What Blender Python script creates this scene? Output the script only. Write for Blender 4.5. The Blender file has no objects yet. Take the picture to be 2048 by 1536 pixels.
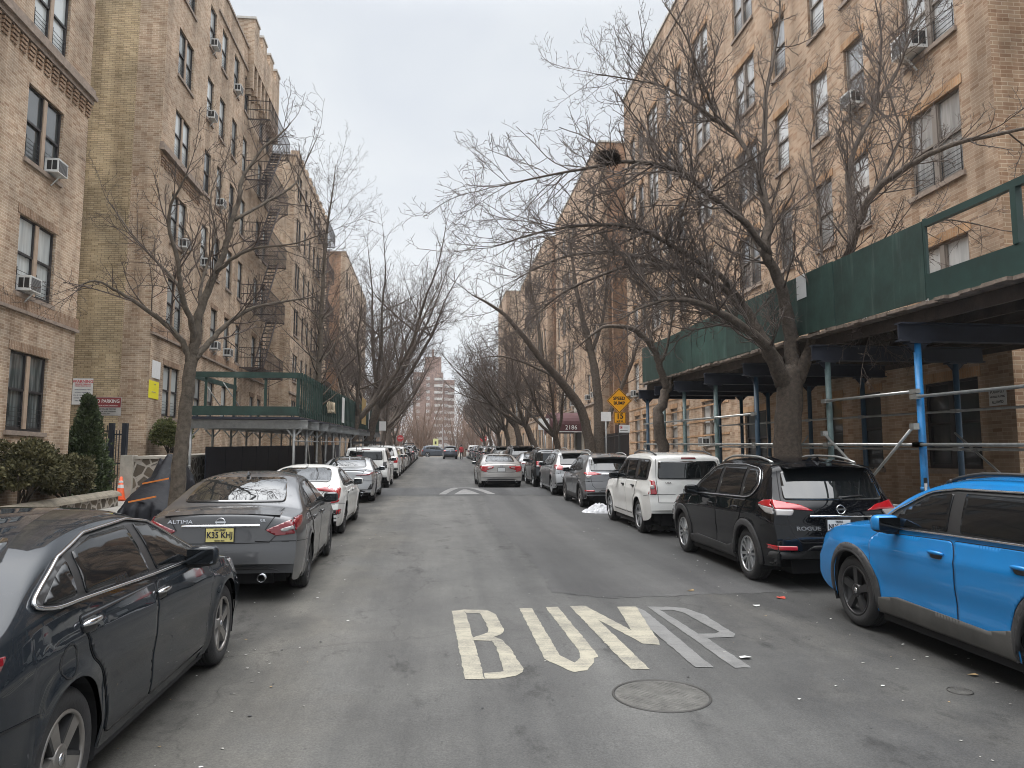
import bpy, bmesh, math, random
from mathutils import Vector, Matrix, noise
from mathutils.bvhtree import BVHTree
from mathutils.geometry import delaunay_2d_cdt

SC = bpy.context.scene
COL = SC.collection
R = math.radians

# ------------------------------------------------------------------ camera
SLOPE = 0.025                 # the street climbs gently away from the viewer
CAM_H = 1.875
FPX = 1500.0                  # focal length in pixels of the 2048 px wide photograph
PITCH, YAW = R(5.994), R(5.980)
cam = bpy.data.cameras.new("camera")
cam.sensor_width = 36.0
cam.lens = FPX / 2048 * 36.0
cam.clip_start, cam.clip_end = 0.05, 3000
cam_o = bpy.data.objects.new("camera", cam)
COL.objects.link(cam_o)
cam_o.location = (0, 0, CAM_H)
cam_o.rotation_euler = (R(90) + PITCH, 0, -YAW)
SC.camera = cam_o

# ------------------------------------------------------------------ sky, sun, exposure (overcast)
SUN_EL, SUN_AZ = R(62), R(-70)
W = bpy.data.worlds.new("World"); SC.world = W; W.use_nodes = True
nt = W.node_tree; nt.nodes.clear()
def wn(t, **k):
    n = nt.nodes.new(t)
    for a, v in k.items(): setattr(n, a, v)
    return n
out = wn('ShaderNodeOutputWorld'); bg = wn('ShaderNodeBackground')
sky = wn('ShaderNodeTexSky', sky_type='NISHITA'); sky.sun_disc = False
sky.sun_elevation = SUN_EL; sky.sun_rotation = SUN_AZ
tc = wn('ShaderNodeTexCoord'); sep = wn('ShaderNodeSeparateXYZ')
nt.links.new(tc.outputs['Generated'], sep.inputs[0])
ramp = wn('ShaderNodeValToRGB')          # the cloud deck is thinner, so brighter, towards the zenith
cr = ramp.color_ramp
cr.elements[0].position = 0.0; cr.elements[0].color = (.79, .815, .835, 1)
cr.elements[1].position = 1.0; cr.elements[1].color = (1.0, 1.0, 1.0, 1)
for p, c in ((.25, (.775, .80, .825, 1)), (.5, (.735, .765, .795, 1)), (.62, (.79, .81, .835, 1))):
    e = cr.elements.new(p); e.color = c
nt.links.new(sep.outputs['Z'], ramp.inputs[0])
zen = wn('ShaderNodeMapRange'); zen.interpolation_type = 'SMOOTHSTEP'
zen.inputs['From Min'].default_value = .52; zen.inputs['From Max'].default_value = .9
zen.inputs['To Min'].default_value = 1.0; zen.inputs['To Max'].default_value = 5.6
nt.links.new(sep.outputs['Z'], zen.inputs['Value'])
nz = wn('ShaderNodeTexNoise'); nz.inputs['Scale'].default_value = 3.2; nz.inputs['Detail'].default_value = 5
nz.inputs['Roughness'].default_value = .55; nz.inputs['Distortion'].default_value = .4
mp = wn('ShaderNodeMapping'); mp.inputs['Scale'].default_value = (1, 1, 2.2)
nt.links.new(tc.outputs['Generated'], mp.inputs[0]); nt.links.new(mp.outputs[0], nz.inputs['Vector'])
nr = wn('ShaderNodeValToRGB')
nr.color_ramp.elements[0].position = .36; nr.color_ramp.elements[0].color = (.935, .945, .965, 1)
nr.color_ramp.elements[1].position = .66; nr.color_ramp.elements[1].color = (1.05, 1.045, 1.03, 1)
nt.links.new(nz.outputs['Fac'], nr.inputs[0])
mul = wn('ShaderNodeMix', data_type='RGBA', blend_type='MULTIPLY'); mul.inputs[0].default_value = 1
nt.links.new(ramp.outputs[0], mul.inputs[6]); nt.links.new(nr.outputs[0], mul.inputs[7])
vm = wn('ShaderNodeVectorMath', operation='SCALE')
nt.links.new(mul.outputs[2], vm.inputs[0]); nt.links.new(zen.outputs[0], vm.inputs['Scale'])
sk = wn('ShaderNodeVectorMath', operation='SCALE'); sk.inputs['Scale'].default_value = .012
nt.links.new(sky.outputs[0], sk.inputs[0])
ad = wn('ShaderNodeVectorMath', operation='ADD')
nt.links.new(vm.outputs[0], ad.inputs[0]); nt.links.new(sk.outputs[0], ad.inputs[1])
nt.links.new(ad.outputs[0], bg.inputs['Color']); bg.inputs['Strength'].default_value = .73
nt.links.new(bg.outputs[0], out.inputs[0])

sun = bpy.data.lights.new("sun", 'SUN'); sun.energy = 1.5; sun.angle = R(40); sun.color = (1, .97, .93)
sun_o = bpy.data.objects.new("sun", sun); COL.objects.link(sun_o)
sun_o.rotation_euler = (R(90) - SUN_EL, 0, SUN_AZ + R(180))
# sun lamp shines along its -Z: built from the direction towards the sun
sd = Vector((math.sin(SUN_AZ) * math.cos(SUN_EL), math.cos(SUN_AZ) * math.cos(SUN_EL), math.sin(SUN_EL)))
sun_o.rotation_euler = sd.to_track_quat('Z', 'Y').to_euler()
SC.view_settings.view_transform = 'Standard'; SC.view_settings.look = 'None'
SC.view_settings.exposure = 0.48; SC.view_settings.gamma = 1
SC.view_settings.use_curve_mapping = False
SC.cycles.max_bounces = 6; SC.cycles.diffuse_bounces = 2; SC.cycles.glossy_bounces = 3
SC.cycles.transparent_max_bounces = 6
SC.cycles.use_denoising = True
SC.cycles.filter_width = 1.0

def gz(y):                    # height of the roadway at street distance y
    return SLOPE * y

# picture ray helpers: the photograph was surveyed with these, each point then gets its own real distance
CF = Vector((math.sin(YAW) * math.cos(PITCH), math.cos(YAW) * math.cos(PITCH), math.sin(PITCH)))
CR = Vector((math.cos(YAW), -math.sin(YAW), 0)); CU = CR.cross(CF)
def at(px, py, y):            # survey: point at street distance y seen at photo pixel (px, py)
    r = CF + CR * ((px - 1024) / FPX) + CU * ((768 - py) / FPX)
    return Vector((0, 0, CAM_H)) + r * (y / r.y)

# ------------------------------------------------------------------ object helpers
def setp(o, label=None, cat=None, group=None, kind=None):
    if label: o["label"] = label
    if cat: o["category"] = cat
    if group: o["group"] = group
    if kind: o["kind"] = kind
    return o
def empty(name, loc=(0, 0, 0), rz=0, label=None, cat=None, group=None, rx=0):
    o = bpy.data.objects.new(name, None); COL.objects.link(o)
    o.location = loc; o.rotation_euler = (rx, 0, rz); o.empty_display_size = .2
    return setp(o, label, cat, group)
def dup_obj(o, parent=None):
    c = o.copy(); COL.objects.link(c)
    if parent is not None: c.parent = parent
    return c
CHILDREN = {}
def reg(o, parent):
    if parent is not None:
        o.parent = parent
        CHILDREN.setdefault(parent.name, []).append(o)
def dup_tree(o, parent=None):
    c = dup_obj(o, parent)
    kids = list(CHILDREN.get(o.name, ()))
    if parent is not None: CHILDREN.setdefault(parent.name, []).append(c)
    for k in kids: dup_tree(k, c)
    return c

class MB:
    def __init__(s): s.v = []; s.f = []; s.m = []; s.uv = []; s.sm = []
    def add(s, vs, fs, mat=0, uvs=None, smooth=False):
        b = len(s.v); s.v.extend([tuple(p) for p in vs])
        for i, f in enumerate(fs):
            s.f.append([b + k for k in f]); s.m.append(mat); s.sm.append(smooth)
            s.uv.append(uvs[i] if uvs else None)
    def quad(s, a, b, c, d, mat=0, uv=None): s.add([a, b, c, d], [(0, 1, 2, 3)], mat, [uv] if uv else None)
    def box(s, x0, x1, y0, y1, z0, z1, mat=0, M=None):
        P = [Vector(p) for p in ((x0, y0, z0), (x1, y0, z0), (x1, y1, z0), (x0, y1, z0), (x0, y0, z1), (x1, y0, z1), (x1, y1, z1), (x0, y1, z1))]
        if M is not None: P = [M @ p for p in P]
        s.add(P, [(0, 3, 2, 1), (4, 5, 6, 7), (0, 1, 5, 4), (1, 2, 6, 5), (2, 3, 7, 6), (3, 0, 4, 7)], mat)
    def bar(s, a, b, w, h, mat=0, up=(0, 0, 1)):       # rectangular bar between two points
        a, b = Vector(a), Vector(b); d = (b - a).normalized(); u = Vector(up)
        sd = d.cross(u)
        if sd.length < 1e-4: sd = d.cross(Vector((1, 0, 0)))
        sd.normalize(); u = sd.cross(d)
        P = [p + sd * (i * w / 2) + u * (j * h / 2) for p in (a, b) for i, j in ((-1, -1), (1, -1), (1, 1), (-1, 1))]
        s.add(P, [(3, 2, 1, 0), (4, 5, 6, 7), (0, 1, 5, 4), (1, 2, 6, 5), (2, 3, 7, 6), (3, 0, 4, 7)], mat)
    def tube(s, pts, rad, n=8, mat=0, caps=True, smooth=True):
        pts = [Vector(p) for p in pts]
        if not hasattr(rad, '__len__'): rad = [rad] * len(pts)
        b = len(s.v); k = len(pts)
        t0 = (pts[1] - pts[0]).normalized()
        u = t0.cross(Vector((0, 0, 1)))
        if u.length < 1e-3: u = t0.cross(Vector((1, 0, 0)))
        u.normalize()
        for i in range(k):
            t = (pts[min(i + 1, k - 1)] - pts[max(i - 1, 0)])
            if t.length < 1e-9: t = t0
            t = t.normalized(); u = (u - t * u.dot(t))
            u = u.normalized() if u.length > 1e-6 else t.orthogonal().normalized()
            w = t.cross(u)
            for j in range(n):
                a = 2 * math.pi * j / n
                p = pts[i] + (u * math.cos(a) + w * math.sin(a)) * rad[i]
                s.v.append((p.x, p.y, p.z))
        for i in range(k - 1):
            for j in range(n):
                j2 = (j + 1) % n
                s.f.append([b + i * n + j, b + i * n + j2, b + (i + 1) * n + j2, b + (i + 1) * n + j])
                s.m.append(mat); s.sm.append(smooth); s.uv.append(None)
        if caps:
            for idx in ([b + j for j in range(n)][::-1], [b + (k - 1) * n + j for j in range(n)]):
                s.f.append(idx); s.m.append(mat); s.sm.append(False); s.uv.append(None)
    def lathe(s, prof, n=24, mat=0, axis='z', M=None, smooth=True):   # prof: (r, h)
        b = len(s.v)
        for r, h in prof:
            for j in range(n):
                a = 2 * math.pi * j / n
                p = Vector((r * math.cos(a), r * math.sin(a), h)) if axis == 'z' else Vector((h, r * math.cos(a), r * math.sin(a)))
                if M is not None: p = M @ p
                s.v.append(tuple(p))
        for i in range(len(prof) - 1):
            for j in range(n):
                j2 = (j + 1) % n
                s.f.append([b + i * n + j, b + i * n + j2, b + (i + 1) * n + j2, b + (i + 1) * n + j])
                s.m.append(mat); s.sm.append(smooth); s.uv.append(None)
    def prism(s, poly, d, mat=0, M=None):              # 2-D polygon in XY extruded from z=0 to d
        n = len(poly)
        P = [Vector((x, y, 0)) for x, y in poly] + [Vector((x, y, d)) for x, y in poly]
        if M is not None: P = [M @ p for p in P]
        s.add(P, [tuple(range(n))[::-1], tuple(range(n, 2 * n))] + [(i, (i + 1) % n, (i + 1) % n + n, i + n) for i in range(n)], mat)
    def build(s, name, mats, parent=None, sharp=None):
        me = bpy.data.meshes.new(name)
        me.from_pydata(s.v, [], s.f)
        if not isinstance(mats, (list, tuple)): mats = [mats]
        for m in mats: me.materials.append(m)
        me.polygons.foreach_set('material_index', s.m)
        me.polygons.foreach_set('use_smooth', s.sm)
        if any(u is not None for u in s.uv):
            ul = me.uv_layers.new(name='uv')
            for p, u in zip(me.polygons, s.uv):
                if u:
                    for li, c in zip(p.loop_indices, u): ul.data[li].uv = c
        if sharp is not None: me.set_sharp_from_angle(angle=R(sharp))
        me.update()
        o = bpy.data.objects.new(name, me); COL.objects.link(o)
        reg(o, parent)
        return o

def text_mesh(txt, size, mat, depth=.004, name='lettering', bold=0.0, xs=1.0, align='CENTER', spacing=1.0):
    cu = bpy.data.curves.new(name, 'FONT'); cu.body = txt; cu.size = size; cu.extrude = depth
    cu.align_x = align; cu.align_y = 'CENTER'; cu.offset = bold; cu.space_character = spacing; cu.resolution_u = 3
    o = bpy.data.objects.new(name, cu); COL.objects.link(o)
    dg = bpy.context.evaluated_depsgraph_get(); dg.update()
    me = bpy.data.meshes.new_from_object(o.evaluated_get(dg))
    bpy.data.objects.remove(o); bpy.data.curves.remove(cu)
    me.name = name; me.materials.clear(); me.materials.append(mat)
    for p in me.polygons: p.material_index = 0
    if xs != 1: me.transform(Matrix.Diagonal((xs, 1, 1, 1)))
    return me
def put_text(txt, size, mat, M, parent, name='lettering', **k):
    me = text_mesh(txt, size, mat, name=name, **k)
    me.transform(M)
    o = bpy.data.objects.new(name, me); COL.objects.link(o); reg(o, parent)
    return o

# ------------------------------------------------------------------ materials
MATS = {}
def mat(name, base=(.5, .5, .5), rough=.6, metal=0, spec=.5, coat=0, coat_r=.03, var=0, vscale=4, bump=0, bscale=30, ior=None, coord='Object', alpha=None):
    m = bpy.data.materials.new(name); m.use_nodes = True; MATS[name] = m
    t = m.node_tree; b = t.nodes['Principled BSDF']
    b.inputs['Base Color'].default_value = (*base, 1); b.inputs['Roughness'].default_value = rough
    b.inputs['Metallic'].default_value = metal; b.inputs['Specular IOR Level'].default_value = spec
    b.inputs['Coat Weight'].default_value = coat; b.inputs['Coat Roughness'].default_value = coat_r
    if ior: b.inputs['IOR'].default_value = ior
    if var or bump:
        c = t.nodes.new('ShaderNodeTexCoord')
    if var:
        n = t.nodes.new('ShaderNodeTexNoise'); n.inputs['Scale'].default_value = vscale; n.inputs['Detail'].default_value = 6
        n.inputs['Roughness'].default_value = .65
        t.links.new(c.outputs[coord], n.inputs['Vector'])
        r = t.nodes.new('ShaderNodeValToRGB')
        r.color_ramp.elements[0].position = .3; r.color_ramp.elements[1].position = .7
        r.color_ramp.elements[0].color = (*[max(0, x * (1 - var)) for x in base], 1)
        r.color_ramp.elements[1].color = (*[min(1, x * (1 + var)) for x in base], 1)
        t.links.new(n.outputs['Fac'], r.inputs[0]); t.links.new(r.outputs[0], b.inputs['Base Color'])
    if bump:
        n2 = t.nodes.new('ShaderNodeTexNoise'); n2.inputs['Scale'].default_value = bscale; n2.inputs['Detail'].default_value = 4
        t.links.new(c.outputs[coord], n2.inputs['Vector'])
        bp = t.nodes.new('ShaderNodeBump'); bp.inputs['Strength'].default_value = bump; bp.inputs['Distance'].default_value = .02
        t.links.new(n2.outputs['Fac'], bp.inputs['Height']); t.links.new(bp.outputs[0], b.inputs['Normal'])
    return m

def brick_mat(name, c1, c2, mortar, bw=.21, rh=.071, ms=.007, tint=(.95, .8, .7), soldier=False, weather=.35, base_strength=1.0):
    m = bpy.data.materials.new(name); m.use_nodes = True; MATS[name] = m
    t = m.node_tree; L = t.links; b = t.nodes['Principled BSDF']; b.inputs['Roughness'].default_value = .9
    b.inputs['Specular IOR Level'].default_value = .2
    uv = t.nodes.new('ShaderNodeUVMap')
    vec = uv.outputs[0]
    if soldier:
        mp = t.nodes.new('ShaderNodeMapping'); mp.inputs['Rotation'].default_value = (0, 0, R(90)); L.new(vec, mp.inputs[0]); vec = mp.outputs[0]
    br = t.nodes.new('ShaderNodeTexBrick'); L.new(vec, br.inputs['Vector'])
    br.inputs['Scale'].default_value = 1; br.inputs['Brick Width'].default_value = bw; br.inputs['Row Height'].default_value = rh
    br.inputs['Mortar Size'].default_value = ms; br.inputs['Mortar Smooth'].default_value = .25; br.inputs['Bias'].default_value = -.1
    br.inputs['Color1'].default_value = (*c1, 1); br.inputs['Color2'].default_value = (*c2, 1); br.inputs['Mortar'].default_value = (*mortar, 1)
    # broad patches of kiln tone, then soot and water staining with shapes of their own
    n = t.nodes.new('ShaderNodeTexNoise'); n.inputs['Scale'].default_value = .55; n.inputs['Detail'].default_value = 7; n.inputs['Roughness'].default_value = .62
    L.new(uv.outputs[0], n.inputs['Vector'])
    r = t.nodes.new('ShaderNodeValToRGB'); r.color_ramp.elements[0].position = .33; r.color_ramp.elements[1].position = .68
    r.color_ramp.elements[0].color = (*[x * (1 - weather) for x in (1, .97, .93)], 1); r.color_ramp.elements[1].color = (1.12, 1.06, 1.0, 1)
    L.new(n.outputs['Fac'], r.inputs[0])
    mx = t.nodes.new('ShaderNodeMix'); mx.data_type = 'RGBA'; mx.blend_type = 'MULTIPLY'; mx.inputs[0].default_value = 1
    L.new(br.outputs['Color'], mx.inputs[6]); L.new(r.outputs[0], mx.inputs[7])
    sm = t.nodes.new('ShaderNodeMapping'); sm.inputs['Scale'].default_value = (1.6, .12, 1); L.new(uv.outputs[0], sm.inputs[0])
    n2 = t.nodes.new('ShaderNodeTexNoise'); n2.inputs['Scale'].default_value = 1.0; n2.inputs['Detail'].default_value = 5; L.new(sm.outputs[0], n2.inputs['Vector'])
    r2 = t.nodes.new('ShaderNodeValToRGB'); r2.color_ramp.elements[0].position = .38; r2.color_ramp.elements[1].position = .55
    r2.color_ramp.elements[0].color = (.66, .645, .63, 1); r2.color_ramp.elements[1].color = (1, 1, 1, 1)
    L.new(n2.outputs['Fac'], r2.inputs[0])
    mx2 = t.nodes.new('ShaderNodeMix'); mx2.data_type = 'RGBA'; mx2.blend_type = 'MULTIPLY'; mx2.inputs[0].default_value = .8
    L.new(mx.outputs[2], mx2.inputs[6]); L.new(r2.outputs[0], mx2.inputs[7])
    # single darker / redder bricks
    n3 = t.nodes.new('ShaderNodeTexWhiteNoise'); n3.noise_dimensions = '2D'
    sn = t.nodes.new('ShaderNodeVectorMath'); sn.operation = 'SNAP'; sn.inputs[1].default_value = (bw, rh, 1); L.new(vec, sn.inputs[0])
    L.new(sn.outputs[0], n3.inputs['Vector'])
    r3 = t.nodes.new('ShaderNodeValToRGB'); r3.color_ramp.elements[0].position = 0; r3.color_ramp.elements[1].position = .5
    r3.color_ramp.elements[0].color = (*[x * .72 for x in tint], 1); r3.color_ramp.elements[1].color = (1.03, 1.02, 1.0, 1)
    L.new(n3.outputs['Value'], r3.inputs[0])
    mx3 = t.nodes.new('ShaderNodeMix'); mx3.data_type = 'RGBA'; mx3.blend_type = 'MULTIPLY'; mx3.inputs[0].default_value = .75
    L.new(mx2.outputs[2], mx3.inputs[6]); L.new(r3.outputs[0], mx3.inputs[7])
    L.new(mx3.outputs[2], b.inputs['Base Color'])
    bp = t.nodes.new('ShaderNodeBump'); bp.inputs['Strength'].default_value = .5; bp.inputs['Distance'].default_value = .008; bp.invert = True
    L.new(br.outputs['Fac'], bp.inputs['Height']); L.new(bp.outputs[0], b.inputs['Normal'])
    return m

BR_L = brick_mat('brick_left', (.51, .415, .325), (.40, .315, .24), (.67, .60, .52))
BR_TAN = brick_mat('brick_tan_side', (.57, .485, .345), (.50, .415, .285), (.26, .22, .165), bw=.23, ms=.008, tint=(.92, .88, .8))
BR_L_S = brick_mat('brick_left_soldier', (.35, .25, .18), (.28, .2, .145), (.5, .42, .35), soldier=True)
BR_R = brick_mat('brick_right', (.475, .37, .285), (.41, .31, .235), (.55, .47, .39), bw=.26, rh=.075, ms=.006, tint=(.95, .78, .66), weather=.3)
BR_R_S = brick_mat('brick_right_soldier', (.52, .33, .2), (.45, .29, .17), (.5, .4, .3), soldier=True)
BR_R_END = brick_mat('brick_right_end', (.37, .27, .19), (.3, .2, .14), (.5, .42, .33), bw=.26, rh=.085, ms=.008, tint=(.9, .72, .6))
BR_RED = brick_mat('brick_red', (.38, .25, .175), (.33, .205, .14), (.4, .3, .23))
TOWER_BR = brick_mat('brick_tower', (.31, .215, .185), (.27, .18, .155), (.29, .205, .175), bw=.5, rh=.2, weather=.15)
STONE_TRIM = mat('stone_trim', (.36, .31, .27), .85, var=.25, vscale=3, bump=.3, bscale=25)
LEDGE = mat('ledge_brown', (.27, .215, .175), .85, var=.3, vscale=5, bump=.3, bscale=30)
WFRAME = mat('window_frame_dark', (.028, .025, .026), .5)
WFRAME_L = mat('window_frame_grey', (.20, .17, .145), .6)
MULL = mat('mullion_brown', (.36, .27, .2), .6, var=.15, vscale=6)
WHITE = mat('white_paint', (.66, .67, .66), .45, var=.06, vscale=6)
WHITE2 = mat('white_plastic_dirty', (.62, .63, .62), .5, var=.15, vscale=9)
GREY_GRILL = mat('grille_grey', (.2, .2, .2), .6)
BLACK = mat('black_iron', (.016, .016, .018), .5)
BLACKP = mat('black_plastic', (.02, .02, .021), .45)
RUBBER = mat('tyre_rubber', (.022, .022, .023), .75, var=.3, vscale=8, bump=.2, bscale=60)
DARKV = mat('underbody_dark', (.008, .008, .009), .85)
STEEL = mat('galvanised_pipe', (.40, .41, .40), .38, metal=.75, var=.2, vscale=12)
STEEL_D = mat('galvanised_dull', (.30, .31, .31), .5, metal=.5, var=.2, vscale=6)
CHROME = mat('chrome', (.75, .76, .78), .12, metal=1)
GREEN = mat('shed_green_paint', (.017, .044, .036), .6, var=.4, vscale=2.2, bump=.1, bscale=12)
_t = GREEN.node_tree; _b = _t.nodes['Principled BSDF']; _l = _b.inputs['Base Color'].links[0].from_socket   # every sheet has faded a little differently
_oi = _t.nodes.new('ShaderNodeObjectInfo'); _mr = _t.nodes.new('ShaderNodeMapRange'); _mr.inputs['To Min'].default_value = .75; _mr.inputs['To Max'].default_value = 1.35
_t.links.new(_oi.outputs['Random'], _mr.inputs['Value']); _vs = _t.nodes.new('ShaderNodeVectorMath'); _vs.operation = 'SCALE'; _t.links.new(_l, _vs.inputs[0]); _t.links.new(_mr.outputs[0], _vs.inputs['Scale'])
_sc = _t.nodes.new('ShaderNodeTexNoise'); _sc.inputs['Scale'].default_value = 1.0; _sc.inputs['Detail'].default_value = 7; _mp = _t.nodes.new('ShaderNodeMapping'); _mp.inputs['Scale'].default_value = (1, 7, .6)
_tc = _t.nodes.new('ShaderNodeTexCoord'); _t.links.new(_tc.outputs['Object'], _mp.inputs[0]); _t.links.new(_mp.outputs[0], _sc.inputs['Vector'])
_rr = _t.nodes.new('ShaderNodeValToRGB'); _rr.color_ramp.elements[0].position = .55; _rr.color_ramp.elements[1].position = .72; _rr.color_ramp.elements[0].color = (0, 0, 0, 1); _rr.color_ramp.elements[1].color = (.035, .04, .037, 1)
_t.links.new(_sc.outputs['Fac'], _rr.inputs[0]); _ad = _t.nodes.new('ShaderNodeVectorMath'); _t.links.new(_vs.outputs[0], _ad.inputs[0]); _t.links.new(_rr.outputs[0], _ad.inputs[1]); _t.links.new(_ad.outputs[0], _b.inputs['Base Color'])
GREEN_D = mat('shed_green_dark', (.011, .034, .029), .55, var=.25, vscale=3)
POST_G = mat('post_green_grey', (.10, .15, .15), .5, var=.4, vscale=5)
POST_B = mat('post_blue', (.02, .19, .46), .45, var=.35, vscale=4)
POST_DB = mat('post_dark_blue', (.025, .06, .10), .5, var=.3, vscale=4)
WOOD_D = mat('dark_timber', (.05, .037, .03), .85, var=.4, vscale=4, bump=.3)
WOOD_DB = mat('painted_beam_navy', (.018, .022, .035), .7, var=.3, vscale=3)
WOOD_E = mat('plank_edge', (.16, .125, .10), .9, var=.5, vscale=6, bump=.4)
YELLOW = mat('sign_yellow', (.80, .36, .012), .45)
YELLOW2 = mat('notice_yellow', (.78, .70, .03), .5)
SIGN_BLK = mat('sign_black', (.012, .012, .012), .5)
SIGN_W = mat('sign_white', (.72, .73, .73), .5, var=.06, vscale=8)
SIGN_R = mat('sign_red', (.45, .025, .03), .5)
SIGN_MAR = mat('sign_maroon', (.22, .035, .04), .5)
SIGN_GREY = mat('sign_grey', (.36, .35, .34), .6, var=.2)
RED = mat('red_lens', (.36, .008, .014), .12, coat=1, spec=.6)
RED_D = mat('red_lens_dark', (.16, .006, .012), .12, coat=1)
LENS_W = mat('clear_lens', (.26, .25, .245), .12, coat=1)
BARK = mat('tree_bark', (.088, .07, .056), .95, var=.45, vscale=14, bump=.9, bscale=38)
BARK2 = mat('tree_bark_light', (.098, .08, .062), .95, var=.5, vscale=10, bump=.9, bscale=34)
TWIG = mat('twig_brown', (.085, .064, .053), .9, var=.3, vscale=1.2)
TWIG_L = mat('twig_grey', (.105, .084, .072), .9, var=.35, vscale=1.2)
TWIG_R = mat('twig_reddish', (.20, .135, .10), .95, var=.3, vscale=.5)
SNOW = mat('snow', (.45, .46, .48), .8, var=.3, vscale=5, bump=.4, bscale=20)
CONE_O = mat('cone_orange', (.75, .11, .03), .5, var=.1)
TARP = mat('tarp_black', (.008, .009, .013), .65, spec=.25, bump=.5, bscale=9)
ORANGE = mat('orange_tape', (.75, .24, .05), .5)
CONC = mat('concrete', (.42, .39, .34), .9, var=.2, vscale=3, bump=.25, bscale=40)
MAROON = mat('awning_maroon', (.07, .022, .026), .7, var=.15)
SKIN = mat('skin', (.48, .3, .22), .6)
RED_C = mat('red_jacket', (.45, .02, .03), .8)
DARK_C = mat('dark_trousers', (.02, .02, .03), .9)

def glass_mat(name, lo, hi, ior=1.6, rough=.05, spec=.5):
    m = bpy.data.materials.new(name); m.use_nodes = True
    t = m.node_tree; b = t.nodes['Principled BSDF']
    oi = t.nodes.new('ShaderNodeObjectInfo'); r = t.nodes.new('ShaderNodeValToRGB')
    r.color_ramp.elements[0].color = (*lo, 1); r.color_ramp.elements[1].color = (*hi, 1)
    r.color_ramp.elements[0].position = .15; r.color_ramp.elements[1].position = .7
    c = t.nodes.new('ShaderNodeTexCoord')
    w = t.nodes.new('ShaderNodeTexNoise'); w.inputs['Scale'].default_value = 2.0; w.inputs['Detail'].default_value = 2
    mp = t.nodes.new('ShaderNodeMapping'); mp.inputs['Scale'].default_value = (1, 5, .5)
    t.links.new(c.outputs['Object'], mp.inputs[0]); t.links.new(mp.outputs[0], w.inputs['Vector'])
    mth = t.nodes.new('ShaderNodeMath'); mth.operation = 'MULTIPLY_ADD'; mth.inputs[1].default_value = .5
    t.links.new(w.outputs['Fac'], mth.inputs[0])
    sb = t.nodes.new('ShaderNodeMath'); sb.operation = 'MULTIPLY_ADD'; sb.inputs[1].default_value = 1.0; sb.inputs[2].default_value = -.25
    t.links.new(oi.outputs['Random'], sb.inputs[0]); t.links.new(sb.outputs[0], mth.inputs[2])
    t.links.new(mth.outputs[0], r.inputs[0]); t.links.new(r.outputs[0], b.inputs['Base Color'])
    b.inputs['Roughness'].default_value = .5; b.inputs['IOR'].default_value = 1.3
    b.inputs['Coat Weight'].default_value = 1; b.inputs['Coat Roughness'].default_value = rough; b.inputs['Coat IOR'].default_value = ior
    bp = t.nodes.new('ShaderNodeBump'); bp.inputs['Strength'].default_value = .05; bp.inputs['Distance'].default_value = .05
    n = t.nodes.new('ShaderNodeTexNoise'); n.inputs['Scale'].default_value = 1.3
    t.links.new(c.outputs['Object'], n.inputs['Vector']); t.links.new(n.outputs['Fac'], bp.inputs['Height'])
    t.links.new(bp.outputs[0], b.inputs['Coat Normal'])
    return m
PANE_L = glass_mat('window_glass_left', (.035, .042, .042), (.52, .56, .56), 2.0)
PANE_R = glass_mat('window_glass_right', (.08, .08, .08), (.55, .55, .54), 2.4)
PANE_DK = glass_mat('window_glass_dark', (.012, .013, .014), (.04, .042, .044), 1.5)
CARGLASS = mat('car_glass', (.010, .012, .013), .03, spec=.5, coat=1, coat_r=.01, ior=1.5)
CARGLASS_S = mat('car_glass_side', (.006, .007, .008), .03, spec=.4, ior=1.45)

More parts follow.
